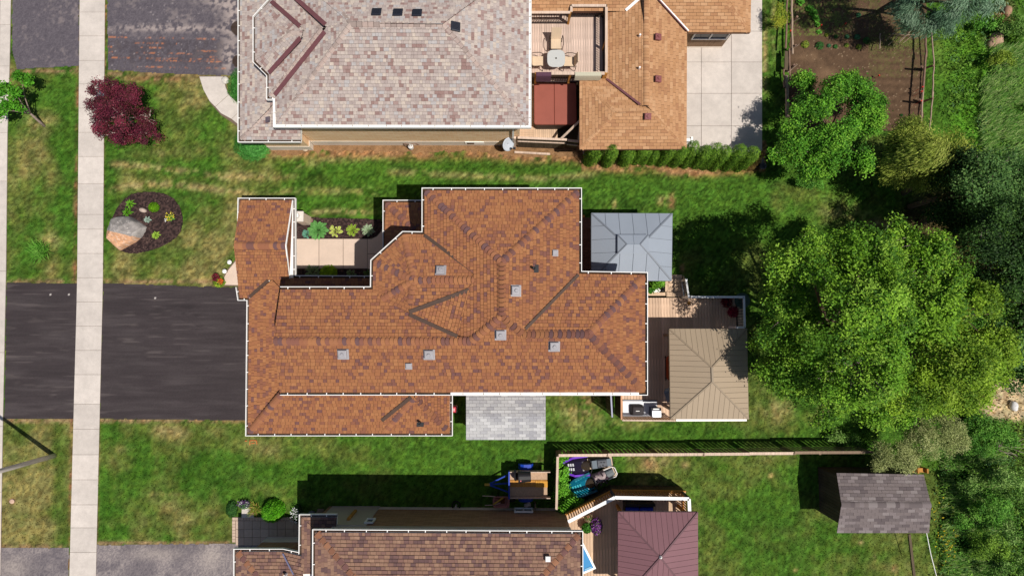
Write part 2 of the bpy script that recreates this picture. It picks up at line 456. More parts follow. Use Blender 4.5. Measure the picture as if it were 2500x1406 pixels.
def roof_vent(house, px, py, fc, size=.3, h=.16, m=None, louv=0, base=True):
    """square box vent standing on a roof plane"""
    o = fc.hit(px, py) - fc.v * size * .1; M = Matrix((fc.u, fc.v, fc.n)).transposed()
    up = V((0, 0, 1)); mb = MB()
    def q(x, y, zz): return o + M @ V((x, y, zz))
    if base: mb.box(q(0, -.04, .03), (size * 1.5, size * 1.4, .02), M=M)
    s2 = size / 2
    ring = [(s2 * .92, 0.03), (s2 * .92, h * .55), (s2 * 1.12, h * .55), (s2 * 1.12, h * .9), (s2 * .9, h)]
    vs_ = []; fs = []
    for r_, zz in ring:
        for (sx, sy) in ((-1, -1), (1, -1), (1, 1), (-1, 1)): vs_.append(q(sx * r_, sy * r_, zz))
    for k in range(len(ring) - 1):
        for i in range(4): fs.append((k * 4 + i, k * 4 + (i + 1) % 4, (k + 1) * 4 + (i + 1) % 4, (k + 1) * 4 + i))
    fs.append(tuple(16 + i for i in range(4))); mb.add(vs_, fs)
    if not louv and size > .25:
        vs2 = [q(size * .3 * math.cos(k * .524), size * .3 * math.sin(k * .524), h * .9 + .002) for k in range(12)] + [q(size * .2 * math.cos(k * .524), size * .2 * math.sin(k * .524), h + .05) for k in range(12)]
        mb.add(vs2, [(k, (k + 1) % 12, 12 + (k + 1) % 12, 12 + k) for k in range(12)] + [tuple(12 + k for k in range(12))])
    for k in range(louv):
        mb.box(q((k + .5) / louv * size * .8 - size * .4, 0, h + .012), (size * .06, size * .8, .03), M=M)
    return mb.build('roof_vent', m, house)
# ------------------------------------------------------------ the ground
def mixc(a, b, t):
    t = np.asarray(t)[..., None]; return np.asarray(a) * (1 - t) + np.asarray(b) * t
def bump2(px, py, cx, cy, rx, ry):
    return np.exp(-(((px - cx) / rx) ** 2 + ((py - cy) / ry) ** 2))
LUSH, MID, DRY, STRAW, DEEP, DIRT = A(72, 110, 36), A(94, 111, 50), A(134, 129, 78), A(178, 158, 110), A(44, 82, 26), A(138, 108, 78)
BRIGHT = A(96, 150, 44)
def lawn_col(x, y):
    px, py = w2p(x, y)
    n1 = fbm(x, y, 3.2, 4, 3); n2 = fbm(x, y, .9, 4, 21); n3 = fbm(x, y, .28, 3, 5); st = fbm(x * .35, y, .5, 3, 9)
    front = 1 - sst(560, 900, px)
    d = .10 + .36 * front * (.5 + sst(.35, .65, n1))
    d += 1.1 * (n1 - .5) + .75 * (n2 - .5)
    d += .3 * bump2(px, py, 2000, 480, 240, 45) + .25 * bump2(px, py, 1950, 1050, 200, 60) + .2 * (px > 1440) * (py > 1110)
    # mown bands of the side lawn
    side = sst(250, 330, px) * (1 - sst(1500, 1900, px)) * sst(365, 385, py) * (1 - sst(470, 500, py))
    d -= .12 * side * np.sin((py - 380) / 11.0)
    # green rims beside the pavement and the kerb
    ex = 195 - (py / 1406) * 25
    d -= .5 * np.exp(-((px - ex + 28) / 22) ** 2) * (px < ex) * (py > 160)
    d -= .35 * np.exp(-((px - ex - 78) / 16) ** 2) * (px > ex)
    d -= .35 * bump2(px, py, 560, 1180, 160, 80) + .4 * bump2(px, py, 640, 1150, 180, 30) + .35 * bump2(px, py, 1000, 420, 420, 35)
    d -= .4 * bump2(px, py, 1500, 425, 260, 25) + .35 * bump2(px, py, 1250, 1130, 300, 40) + .3 * bump2(px, py, 1720, 1070, 260, 22)
    d += .45 * bump2(px, py, 95, 370, 60, 80) + .35 * bump2(px, py, 430, 300, 70, 90) + .4 * bump2(px, py, 400, 1055, 90, 22) + .3 * bump2(px, py, 420, 1230, 110, 60) + .3 * bump2(px, py, 70, 1260, 60, 90)
    c = mixc(LUSH, MID, sst(.1, .45, d)); c = mixc(c, DRY, sst(.42, .95, d))
    c = mixc(c, DEEP, .6 * sst(.55, .8, n2) * (1 - sst(.2, .6, d)))
    # straw coloured arcs left by the mower
    for (pts, wdt, s) in (([(262, 400), (330, 404), (420, 414), (520, 430), (640, 432), (740, 428)], 8, .8), ([(262, 466), (300, 457), (390, 448), (470, 455), (540, 465), (640, 474)], 9, .9),
                          ([(640, 470), (800, 466), (960, 468)], 9, .5), ([(940, 420), (1200, 432), (1330, 436), (1480, 424)], 8, .55), ([(700, 405), (860, 385), (1000, 380)], 10, .45),
                          ([(360, 1045), (420, 1054), (480, 1062)], 10, .6), ([(270, 1095), (290, 1098), (340, 1090)], 8, .4), ([(360, 1205), (470, 1207)], 5, .4), ([(750, 520), (800, 515), (930, 522)], 7, .8)):
        X = np.array([p[0] for p in pts]); Y = np.array([p[1] for p in pts])
        yy = np.interp(px, X, Y); m = np.exp(-((py - yy) / wdt) ** 2) * (px > X[0] - 5) * (px < X[-1] + 5)
        m = m * sst(X[0] - 5, X[0] + 25, px) * (1 - sst(X[-1] - 60, X[-1] + 5, px))
        c = mixc(c, STRAW, np.clip(.8 * m * s * sst(.3, .55, n3 * .6 + n2 * .4), 0, 1))
    for (cx, cy, rx, ry, s) in ((120, 590, 30, 22, .5), (190, 505, 8, 24, .9), (380, 192, 140, 12, .9), (95, 300, 40, 26, .4), (1430, 985, 30, 24, .9), (1410, 1010, 50, 40, .45), (1540, 1030, 60, 20, .35), (1640, 495, 8, 24, 1.0), (1615, 490, 14, 10, .7), (1500, 500, 5, 12, .6),
                                (1585, 1130, 18, 22, .9), (1605, 1128, 24, 22, .7), (1672, 1135, 9, 8, .7), (1545, 1115, 14, 9, .6), (1665, 655, 6, 14, 1), (30, 1223, 9, 8, 1.), (1318, 1130, 9, 12, .8), (1882, 1160, 5, 5, .8), (2102, 1325, 6, 6, .8), (2133, 1362, 5, 8, .7), (2185, 1388, 8, 9, 1), (618, 1080, 12, 7, .7), (1942, 1392, 5, 5, .7),
                                (2010, 1005, 14, 16, .6), (1895, 1000, 40, 24, .5), (2060, 520, 60, 20, .4), (2170, 545, 90, 14, .8), (2250, 590, 60, 50, .7), (700, 372, 60, 10, .6), (1890, 60, 8, 60, .6), (1868, 130, 6, 90, .8)):
        m = bump2(px, py, cx, cy, rx, ry) * s * 1.05; c = mixc(c, DIRT if s > .8 else STRAW, np.clip(m * sst(.25, .6, n3), 0, 1))
    for (pts, wdt) in (([(640, 366), (760, 372), (900, 370), (1000, 376), (1150, 372), (1250, 382), (1430, 384)], 14), ([(1420, 402), (1600, 412), (1700, 420), (1850, 408)], 13)):
        X = [p[0] for p in pts]; Y = [p[1] for p in pts]
        m = np.exp(-np.clip((py - np.interp(px, X, Y)) / wdt, 0, 9) ** 2) * (py > 345) * (px > X[0]) * (px < X[-1] + 20) * (py < np.interp(px, X, Y) + 40)
        c = mixc(c, A(160, 122, 86), np.clip(m * 1.3 * sst(.25, .6, n3 * .5 + n2 * .5), 0, 1))
    for (y0, x0, x1) in ((688, 14, 590), (1026, 10, 600), (1334, -10, 168), (1326, 236, 568), (174, 20, 196), (180, 262, 480)):
        m = np.exp(-((py - y0) / 5.5) ** 2) * (px > x0) * (px < x1); c = mixc(c, A(150, 126, 92), np.clip(m * 1.2 * sst(.25, .6, n3), 0, 1))
    for ex2 in (ex - 1, ex + 62):
        m = np.exp(-((px - ex2) / 4.0) ** 2); c = mixc(c, A(140, 100, 74), np.clip(m * 1.1 * sst(.3, .65, n2 * .5 + n3 * .5), 0, 1))
    wild = sst(2270, 2330, px) * (py < 420); c = mixc(c, BRIGHT, .75 * wild * sst(.3, .7, n2) * (1 - sst(2400, 2450, px)))
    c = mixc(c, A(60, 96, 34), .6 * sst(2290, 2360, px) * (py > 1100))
    c = mixc(c, A(196, 176, 140), sst(.6, 1, bump2(px, py, 2470, 975, 95, 55) * 2) )
    c = mixc(c, A(178, 148, 118), np.clip(1.4 * (bump2(px, py, 2425, 105, 16, 16) + bump2(px, py, 2450, 35, 20, 25)), 0, 1) * sst(.3, .6, n3))
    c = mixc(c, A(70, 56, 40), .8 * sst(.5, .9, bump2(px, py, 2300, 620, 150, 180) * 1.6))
    f1 = vn(x, y, .11, 91); f2 = vn(x, y, .055, 92)
    v = (.82 + .36 * n3) * (.9 + .2 * st) * (.5 + 1.0 * f1) * (.7 + .6 * f2) * (.8 + .4 * vn(x, y, .24, 94))
    c = mixc(c, c * np.array([.62, .74, .6]), .8 * sst(.52, .72, fbm(x, y, .55, 3, 95)) * (.5 + .5 * (px < 900)))
    c = c * mixc(np.ones(3), np.array([1.15, 1.03, .95]), sst(.4, .7, vn(x, y, .16, 93)))
    return np.clip(c * v[..., None], 0, 1)
def gridsheet(name, poly_w, z, fn, m, res, parent=None, zn=0, kind=None, jag=0, loc=None):
    p = np.array(poly_w); x0, y0 = p.min(0); x1, y1 = p.max(0)
    nx, ny = int((x1 - x0) / res) + 1, int((y1 - y0) / res) + 1
    gx, gy = np.meshgrid(np.linspace(x0, x1, nx + 1), np.linspace(y0, y1, ny + 1), indexing='ij')
    cx = (gx[:-1, :-1] + gx[1:, 1:]) / 2; cy = (gy[:-1, :-1] + gy[1:, 1:]) / 2
    jx = (vn(cx, cy, .25, 71) - .5) * jag; jy = (vn(cx, cy, .25, 72) - .5) * jag
    ok = inpoly(cx + jx, cy + jy, poly_w)
    idx = np.arange((nx + 1) * (ny + 1)).reshape(nx + 1, ny + 1)
    q = np.stack([idx[:-1, :-1], idx[1:, :-1], idx[1:, 1:], idx[:-1, 1:]], -1)[ok]
    used = np.unique(q); rem = np.zeros(idx.size, int); rem[used] = np.arange(len(used)); q = rem[q]
    X = gx.ravel()[used]; Y = gy.ravel()[used]
    Z = z + (zn * (fbm(X, Y, .12, 3, 5) - .3) if zn else 0) * np.ones_like(X)
    org = wloc(parent) if parent is not None else V(loc or (0, 0, 0))
    me = npmesh(name, np.stack([X - org.x, Y - org.y, Z - org.z], -1), quads=q, cols=fn(X, Y))
    return link(name, me, m, parent, loc=None if parent is not None else org, kind=kind)
def tri_cover(name, poly_w, z0, z1, m, parent, kind=None):
    mb = MB(); mb.prism(poly_w, z0, z1); return mb.build(name, m, parent, kind=kind)

# base terrain far past the picture
mb = MB(); mb.poly([(-400, -400, -.09), (400, -400, -.09), (400, 400, -.09), (-400, 400, -.09)])
tg = mb.build('ground', mat('far_grass', A(84, 104, 40), rough=1, noise=[(.3, .25), (3, .2), (20, .3)], bump=.5, bscale=20), kind='structure')
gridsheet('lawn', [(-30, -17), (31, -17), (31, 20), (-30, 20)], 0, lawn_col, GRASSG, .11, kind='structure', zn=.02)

# pavement: the kerb line, the road edge and the sidewalk, slab by slab
side_l = lambda y: 195 - (y / 1406) * 25 if y > 700 else 195 - y * (6 / 700) ; side_r = lambda y: 257 - y * (6 / 700) if y < 700 else 251 - (y - 700) * (16 / 706)
def sideL(y): return np.interp(y, [-60, 0, 690, 1406, 1480], [196, 195, 189, 170, 168])
def sideR(y): return np.interp(y, [-60, 0, 690, 1406, 1480], [258, 257, 252, 235, 233])
SJ = [-50, -8, 31, 89, 149, 206, 265, 324, 383, 449, 524, 560, 619, 678, 737, 796, 855, 914, 986, 1047, 1109, 1170, 1231, 1287, 1347, 1408, 1470]
mb = MB(); mb.prism(PX([(sideL(y), y) for y in SJ] + [(sideR(y), y) for y in SJ[::-1]]), -.05, .018)
walk = mb.build('sidewalk', JOINT, kind='structure')
hard([(sideL(y) - 2, y) for y in SJ] + [(sideR(y) + 2, y) for y in SJ[::-1]])
def slab(parent, poly_px, z0, z1, m, g=.006, name='slab', bev=.008):
    mb = MB(); mb.prism(offset(PX(poly_px), -g), z0, z1 + rnd.uniform(-.003, .003), bev=bev); return mb.build(name, m, parent)
for a, b in zip(SJ[:-1], SJ[1:]):
    slab(walk, [(sideL(a), a), (sideR(a), a), (sideR(b), b), (sideL(b), b)], .0, .035, CONC, .005)
kL = lambda y: np.interp(y, [-60, 1480], [3, -14]); kR = lambda y: np.interp(y, [-60, 0, 163, 300, 690, 1000, 1480], [29, 28, 25, 20, 16, 9, 1])
KJ = [-50, -40, 62, 163, 325, 443, 662, 860, 1040, 1200, 1350, 1470]
mb = MB(); mb.prism(PX([(kL(y) - 4, y) for y in KJ] + [(kR(y), y) for y in KJ[::-1]]), -.05, .02)
kerb = mb.build('kerb', JOINT, kind='structure')
for a, b in zip(KJ[:-1], KJ[1:]):
    slab(kerb, [(kL(a), a), (kR(a), a), (kR(b), b), (kL(b), b)], .0, .06, CONC, .004, 'kerb_stone', .015)
hard([(-40, -60), (-40, 1480), (2, 1480), (kR(1000) + 1, 1000), (kR(690) + 1, 690), (kR(300) + 1, 300), (kR(163) + 1, 163), (29, -60)])
gridsheet('road', PX([(-600, -60), (kL(-60) - 4, -60), (kL(1480) - 4, 1480), (-600, 1480)]), -.03, lambda x, y: mixc(A(96, 90, 92), A(130, 112, 105), fbm(x, y, .5, 3)), ASPH, .2, kind='structure')

def asphalt_new(x, y):
    px, py = w2p(x, y); n = fbm(x * .12, y, .25, 4, 2); n2 = fbm(x, y, 1.3, 3, 8)
    c = mixc(A(62, 54, 56), A(78, 70, 71), sst(.4, .75, n) * .6 + .4 * n2)
    fs = vn(x * .05, y, .06, 41) * .6 + vn(x * .1, y, .12, 42) * .4; gr = _hash(np.floor(x / .045), np.floor(y / .045), 44)
    c = c * (.80 + .34 * fs + .14 * (gr - .5))[..., None]; c = mixc(c, A(112, 102, 100), .4 * sst(.72, .9, vn(x * .07, y, .09, 45)) * sst(.4, .7, vn(x, y, 1.6, 46)))
    c = mixc(c, A(44, 38, 40), .55 * sst(.45, .8, bump2(px, py, 440, 760, 85, 24)) * sst(.4, .6, fbm(x * .4, y, .3, 3, 47)))
    c = mixc(c, A(104, 94, 92), .5 * sst(.62, .8, fbm(x * .15, y, .18, 3, 33)) * (bump2(px, py, 60, 870, 120, 100) + bump2(px, py, 420, 800, 200, 60)))
    sp = (_hash(np.floor(x / .09), np.floor(y / .09), 5) > .9975) * (py < 760); return mixc(c, A(215, 205, 200), .8 * sp)
def asphalt_old(x, y):
    px, py = w2p(x, y); n = fbm(x, y, .9, 4, 4); n3 = fbm(x, y, .16, 3, 6)
    gr = _hash(np.floor(x / .05), np.floor(y / .05), 64); c = mixc(A(80, 74, 82), A(116, 108, 114), .45 * n3 + .55 * gr); c = mixc(c, mixc(A(120, 112, 116), A(168, 156, 152), gr), (.35 + .6 * sst(.4, .7, n)) * (py > 1200)); c = mixc(c, A(160, 146, 142), .4 * sst(.55, .75, n * .5 + n3 * .5) * (py < 300))
    c = mixc(c, A(196, 182, 172), .6 * np.clip(bump2(px, py, 380, 1352, 60, 14) + bump2(px, py, 515, 1360, 26, 30) + bump2(px, py, 30, 1385, 40, 30), 0, 1) * (.5 + .5 * gr))
    # brushed, cracked driveway at the top with rusty streaks
    top = (py < 190) * (px > 258)
    blk = top * (sst(95, 102, py) * (1 - .5 * sst(150, 160, py)) * (px < 545))
    c = mixc(c, A(66, 58, 64), .55 * blk * sst(.35, .6, n3)); st = 0
    for (yy, xs) in ((94, [(265, 310), (355, 450), (480, 530)]), (107, [(325, 375), (380, 405), (430, 445)]), (118, [(264, 274), (340, 400)]), (124, [(480, 535)]), (131, [(265, 275), (320, 470)]), (138, [(498, 540)]), (144, [(268, 460), (455, 545)]), (149, [(380, 545)]), (165, [(335, 460), (490, 560)])):
        for (a, b) in xs:
            st = np.maximum(st, np.exp(-((py - yy - (px - 400) * .02) / 1.8) ** 2) * (px > a) * (px < b) * sst(.34, .6, fbm(x, y, .22, 2, int(yy))))
    c = mixc(c, A(206, 130, 86), np.clip(st * .85 * sst(.3, .6, vn(x, y, .07, 12)), 0, 1) * top)
    lt = top * np.clip(bump2(px, py, 420, 70, 160, 9) + bump2(px, py, 560, 140, 22, 40) + bump2(px, py, 570, 40, 26, 60) + bump2(px, py, 560, 5, 60, 16), 0, 1)
    c = mixc(c, A(188, 172, 166), .8 * lt * sst(.35, .6, n3))
    wh = (_hash(np.floor(x / .07), np.floor(y / .07), 9) > .985) * top * (px < 545); c = mixc(c, A(170, 160, 160), .5 * wh)
    oil = np.maximum(((px - 582) / 18) ** 2 + ((py - 70) / 18) ** 2, 0) < 1; oil |= ((px - 580) / 13) ** 2 + ((py - 150) / 15) ** 2 < 1 + .3 * (n3 - .5)
    return mixc(c, A(62, 46, 38), .95 * oil * (px > 540))
DRV = {'driveway_fresh': [(252, 692), (590, 702), (640, 702), (640, 1030), (600, 1026), (244, 1022)], 'apron_fresh': [(17, 690), (189, 692), (184, 1022), (11, 1022)]}
gridsheet('driveway', PX(DRV['driveway_fresh']), .012, asphalt_new, ASPH, .045, kind='structure', jag=.05)
gridsheet('driveway', PX(DRV['apron_fresh']), .012, asphalt_new, ASPH, .045, kind='structure', jag=.05)
OLD = [[(261, -60), (700, -60), (700, 190), (585, 186), (470, 183), (264, 172)], [(31, -60), (193, -60), (193, 162), (120, 166), (42, 170), (30, 120)], [(-30, 1336), (168, 1336), (166, 1480), (-30, 1480)], [(236, 1330), (572, 1326), (640, 1326), (640, 1480), (232, 1480)]]
for q in OLD: gridsheet('driveway', PX(q), .012, asphalt_old, ASPH, .045, kind='structure', jag=.06); hard(q)
for q in DRV.values(): hard(q)

# front walks and patio
def walkway(name, outline, slabs, m, z=.03, base=JOINT, kind='structure', g=.012, sname='slab', z0=0.):
    mb = MB(); mb.prism(PX(outline), -.03, z0 + .012); o = mb.build(name, base, kind=kind); hard(outline)
    for s_ in slabs: slab(o, s_, z0, z0 + z, m, g, sname)
    return o
XS = [700, 779, 838, 897, 945]
walkway('front_walk', [(600, 500), (716, 500), (716, 583), (905, 583), (918, 578), (928, 566), (934, 552), (934, 524), (945, 524), (1010, 524), (1010, 700), (716, 660), (716, 655), (600, 655)],
        [[(XS[i], 583), (XS[i + 1], 583), (XS[i + 1], 656), (XS[i], 656)] for i in range(3)] + [[(600, 583), (700, 583), (700, 656), (600, 656)]] + [[(897, 583), (907, 583), (920, 577), (930, 566), (935, 552), (990, 552), (990, 620), (897, 620)], [(897, 620), (990, 620), (990, 690), (897, 656)], [(935, 524), (990, 524), (990, 552), (935, 552)]], CONCP)
walkway('front_landing', [(585, 622), (610, 622), (610, 700), (545, 698), (543, 680), (552, 662)], [[(585, 625), (605, 625), (605, 697), (547, 696), (545, 682), (555, 662)]], CONCP)
walkway('curved_walk', [(486, 186), (548, 186), (556, 225), (575, 246), (600, 262), (600, 325), (570, 302), (540, 282), (515, 254), (497, 220)],
        [[(487, 188), (546, 188), (552, 214), (560, 232), (526, 262), (512, 248), (497, 220)], [(560, 232), (578, 249), (590, 256), (596, 262), (566, 292), (540, 278), (526, 262)], [(596, 262), (620, 270), (620, 330), (590, 312), (566, 292)]], CONC, .05)
PXX = [1640, 1711.5, 1784.7, 1860]; PYY = [-40, 78, 153, 229.4, 308.5, 392]
walkway('patio', [(1640, -40), (1860, -40), (1860, 392), (1640, 392)], [[(PXX[i], PYY[j]), (PXX[i + 1], PYY[j]), (PXX[i + 1], PYY[j + 1]), (PXX[i], PYY[j + 1])] for i in range(3) for j in range(5)], CONC, .05, g=.008)
pv = []
for i in range(9):
    for j in range(3):
        pv.append([(576 + i * 20.3, 1270 + j * 20), (576 + (i + 1) * 20.3, 1270 + j * 20), (576 + (i + 1) * 20.3, 1290 + j * 20), (576 + i * 20.3, 1290 + j * 20)])
ed = [[(568 + i * 7.0, 1261.5), (575 + i * 7.0, 1261.5), (575 + i * 7.0, 1269.5), (568 + i * 7.0, 1269.5)] for i in range(26)]
ed += [[(567.5, 1270 + i * 7.5), (575.5, 1270 + i * 7.5), (575.5, 1277.5 + i * 7.5), (567.5, 1277.5 + i * 7.5)] for i in range(7)]
pw = walkway('paver_walk', [(567, 1261), (762, 1261), (762, 1331), (567, 1323)], pv, PAVE, .035, g=.006, sname='paver')
for e_ in ed: slab(pw, e_, 0, .05, PAVE, .004, 'edge_stone')

# soil and mulch
def soil(x, y):
    px, py = w2p(x, y); n = fbm(x, y, .18, 4, 14); n2 = fbm(x, y, 1.2, 3, 15)
    c = mixc(A(82, 64, 50), A(112, 88, 68), n); c = mixc(c, A(150, 120, 92), .6 * (bump2(px, py, 1985, 140, 40, 10) + bump2(px, py, 2020, 185, 25, 25)) * sst(.3, .6, n2))
    c = c * (1 - .12 * np.sin(py / 3.0) * (px > 2130) * (py > 130))[..., None]
    wd = sst(.42, .62, fbm(x, y, .09, 2, 44)) * np.clip((py < 88) * sst(40, 95, 2140 - px) * 1.0 + .8 * (px > 2130) * bump2(px, py, 2210, 100, 60, 22) + .25 * (px > 2120) * (py < 190), 0, 1)
    c = mixc(c, A(112, 122, 62), .9 * wd)
    sp = _hash(np.floor(x / .05), np.floor(y / .05), 19) > .988
    return mixc(c, A(190, 165, 135), .5 * sp)
GARD = [(1930, -60), (2262, -60), (2258, 160), (2250, 320), (1924, 320)]
gridsheet('garden_soil', PX(GARD), .02, soil, SOILG, .05, kind='structure', zn=.05, jag=.1); hard(GARD)
def mulch(x, y):
    n = fbm(x, y, .07, 3, 24); c = mixc(A(48, 38, 38), A(88, 68, 64), sst(.3, .75, n)); sp = _hash(np.floor(x / .04), np.floor(y / .04), 29) > .985
    return mixc(c, A(150, 122, 112), .6 * sp)
t_ = np.linspace(0, 2 * np.pi, 40, endpoint=False)
BED = [(272, 560), (276, 530), (287, 508), (303, 488), (322, 474), (345, 470), (375, 469), (402, 473), (425, 485), (440, 505), (447, 528), (447, 548), (442, 566), (432, 580), (415, 592), (392, 604), (365, 613), (335, 619), (310, 618), (290, 610), (277, 592)]
gridsheet('mulch_bed', PX(BED), .03, mulch, SOILG, .035, kind='structure', zn=.05); hard(BED)
B2 = [(718, 533), (745, 531), (870, 534), (930, 536), (934, 552), (928, 566), (918, 578), (905, 583), (690, 583), (690, 545)]
gridsheet('mulch_bed', PX(B2), .03, mulch, SOILG, .035, kind='structure', zn=.05); hard(B2)
B3 = [(690, 657), (935, 657), (935, 710), (690, 710)]
gridsheet('mulch_bed', PX(B3), .02, mulch, SOILG, .04, kind='structure', zn=.05); hard(B3)
def rim(x, y): return mixc(A(172, 150, 112), A(120, 110, 60), fbm(x, y, .15, 2, 3))
def dirt(x, y): return mixc(A(176, 136, 98), A(122, 92, 64), fbm(x, y, .2, 3, 31))
B4 = [(640, 345), (1250, 345), (1430, 372), (1432, 384), (1300, 382), (1150, 370), (1000, 374), (860, 368), (740, 372), (680, 380), (655, 372)]
gridsheet('dirt_strip', PX(B4), .012, dirt, SOILG, .05, kind='structure', zn=.03, jag=.25)
B5 = [(1415, 380), (1860, 380), (1870, 408), (1800, 412), (1700, 420), (1600, 404), (1480, 402), (1415, 396)]
gridsheet('chip_mulch_strip', PX(B5), .012, lambda x, y: mixc(A(205, 160, 118), A(140, 98, 66), sst(.3, .7, fbm(x, y, .06, 2, 31))), SOILG, .05, kind='structure', zn=.04, jag=.3)
# areas under buildings and decks carry no lawn blades
for q in ([(600, -60), (1870, -60), (1870, 350), (640, 350), (600, 330)], [(640, 520), (720, 520), (1060, 500), (1400, 500), (1410, 900), (1520, 700), (1560, 925), (1090, 1030), (660, 1030), (660, 700), (640, 700)],
          [(590, 1345), (745, 1262), (800, 1248), (1375, 1240), (1420, 1480), (590, 1480)], [(1385, 1250), (1495, 1190), (1670, 1190), (1670, 1480), (1400, 1480)], [(1430, 540), (1620, 540), (1620, 690), (1430, 690)], [(1575, 725), (1805, 725), (1805, 1015), (1530, 1015), (1530, 965), (1575, 960)],
          [(1150, 960), (1325, 960), (1325, 1055), (1150, 1055)], [(1999, 1142), (2180, 1142), (2180, 1250), (2003, 1250)]): hard(q)

# blades of grass over the lawn
N0 = 330000
gx = R.uniform(-26.5, 26.5, N0); gy = R.uniform(-13.2, 17.6, N0)
ok = np.ones(N0, bool); jx = (vn(gx, gy, .16, 61) - .5) * .16; jy = (vn(gx, gy, .16, 62) - .5) * .16
for q in HARD: ok &= ~inpoly(gx + jx, gy + jy, q)
lp = w2p(gx, gy); bare = np.clip(bump2(lp[0], lp[1], 2470, 975, 95, 55) * 2, 0, 1)
ok &= R.random(N0) > bare * .8
gx, gy = gx[ok], gy[ok]; n = len(gx); lp = w2p(gx, gy)
wildm = sst(2280, 2380, lp[0]) * (.4 + fbm(gx, gy, 1.5, 3, 77))
hgt = R.uniform(.03, .085, n) * (1 + 1.6 * wildm); ang = R.uniform(0, 2 * np.pi, n); wid = R.uniform(.012, .026, n) * (1 + .8 * wildm)
lean = R.uniform(.01, .05, n) * (1 + 2 * wildm); la = R.uniform(0, 2 * np.pi, n)
bx, by = np.cos(ang) * wid, np.sin(ang) * wid
v = np.zeros((n, 3, 3)); v[:, 0] = np.stack([gx - bx, gy - by, np.full(n, -.005)], -1); v[:, 1] = np.stack([gx + bx, gy + by, np.full(n, -.005)], -1)
v[:, 2] = np.stack([gx + np.cos(la) * lean, gy + np.sin(la) * lean, hgt], -1)
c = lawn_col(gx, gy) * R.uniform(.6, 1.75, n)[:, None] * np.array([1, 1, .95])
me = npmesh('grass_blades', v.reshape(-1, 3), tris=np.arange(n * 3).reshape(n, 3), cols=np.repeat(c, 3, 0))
o = link('grass', me, BLADE); tag(o, 'short mown lawn grass with dry straw patches around the houses', 'grass', kind='stuff')
# ------------------------------------------------------------ house in the middle, orange brown shingles
PAL1 = [A(171, 116, 79), A(165, 110, 76), A(157, 104, 76), A(147, 97, 76), A(135, 91, 79), A(177, 122, 83), A(124, 86, 82)]
PR1 = [34, 26, 18, 9, 8, 9, 3]
CP1 = [A(164, 111, 80), A(154, 102, 77), A(140, 94, 80), A(116, 86, 86), A(124, 87, 80), A(170, 116, 80), A(158, 106, 78)]
ZU, ZL, SU = 5.2, 2.65, .295
HC = thing('brown_roofed_house', 'house in the centre with orange-brown shingle roof of many hips and white gutters', 'house', P(1130, 800))
up = {}
up['bn'] = Face([(1037, 466), (1413, 466), (1224, 640)], (1037, 466), (1413, 466), ZU, SU)
up['be'] = Face([(1413, 466), (1413, 668), (1283, 803), (1274, 815), (1224, 771), (1224, 640)], (1413, 466), (1413, 668), ZU, SU)
up['bw'] = Face([(1037, 466), (1224, 640), (1224, 771), (1157, 833), (1134, 833), (1112, 821), (1132, 712), (1160, 688), (1155, 667), (1037, 573)], (1037, 466), (1037, 573), ZU, SU)
up['wn'] = Face([(685, 707), (911, 707), (932, 731), (998, 764), (1117, 821), (1134, 833), (667, 833)], (685, 707), (911, 707), ZU, SU)
up['s'] = Face([(684, 957), (1574, 957), (1437, 815), (1274, 815), (1224, 771), (1157, 833), (667, 833)], (684, 957), (1574, 957), ZU, SU)
up['en'] = Face([(1413, 669), (1574, 672), (1437, 815), (1274, 815), (1283, 803)], (1413, 670), (1574, 672), ZU, SU)
up['e'] = Face([(1574, 672), (1574, 957), (1437, 815)], (1574, 672), (1574, 957), ZU, SU)
SB = .30
up['yn'] = Face([(1037, 573), (985, 572), (1011, 684), (1178, 684), (1167, 671)], (1037, 572.5), (985, 572), ZU, SB)
up['ynw'] = Face([(985, 572), (912, 638), (1011, 684)], (985, 572), (912, 638), ZU, SB)
up['yw'] = Face([(912, 638), (911, 707), (932, 731), (1011, 684)], (912, 638), (911, 707), ZU, SB)
apex = (up['yn'].hit(1011, 684) + up['ynw'].hit(1011, 684) + up['yw'].hit(1011, 684)) / 3
class Face3(Face):
    """plane through three world points, outline in picture points, rows along the given picture direction"""
    def __init__(s, pts, w3, d0, d1):
        n = (w3[1] - w3[0]).cross(w3[2] - w3[0]).normalized()
        if n.z < 0: n = -n
        s.n = n; s.a = V(w3[0]); o = V((0, 0, H))
        def hit(px, py):
            d = ray(px, py); return o + d * ((s.a - o).dot(n) / d.dot(n))
        s.hit = hit
        s.u = (hit(*d1) - hit(*d0)).normalized(); s.v = n.cross(s.u)
        if s.v.z < 0: s.u = -s.u; s.v = -s.v
        s.w = [hit(*p) for p in pts]; s.uv = [s.to2(p) for p in s.w]
q1 = up['wn'].hit(932, 731); q2 = up['wn'].hit(998, 762); q3 = up['bw'].hit(1146, 708); q4 = up['wn'].hit(1117, 821); q5 = up['yn'].hit(1178, 684)
up['ysw'] = Face3([(932, 731), (998, 762), (1011, 684)], [q1, q2, apex], (932, 731), (998, 762))
up['ys'] = Face3([(998, 762), (1146, 708), (1178, 684), (1011, 684)], [q2, apex, q5], (1011, 684), (1178, 684))
up['tri'] = Face3([(998, 764), (1117, 821), (1146, 708)], [q2, q4, q3], (1117, 821), (1146, 708))
lo = {}
lo['w'] = Face([(609, 730), (606, 1057), (690, 962), (700, 960), (700, 720), (665, 683)], (609, 730), (606, 1057), ZL, .17)
lo['s'] = Face([(606, 1057), (1098, 1057), (1012, 970), (1000, 940), (680, 940), (688, 962)], (606, 1057), (1098, 1057), ZL, .30)
lo['e'] = Face([(1098, 1057), (1098, 950), (1012, 950), (1012, 970)], (1098, 1057), (1098, 950), ZL, .30)
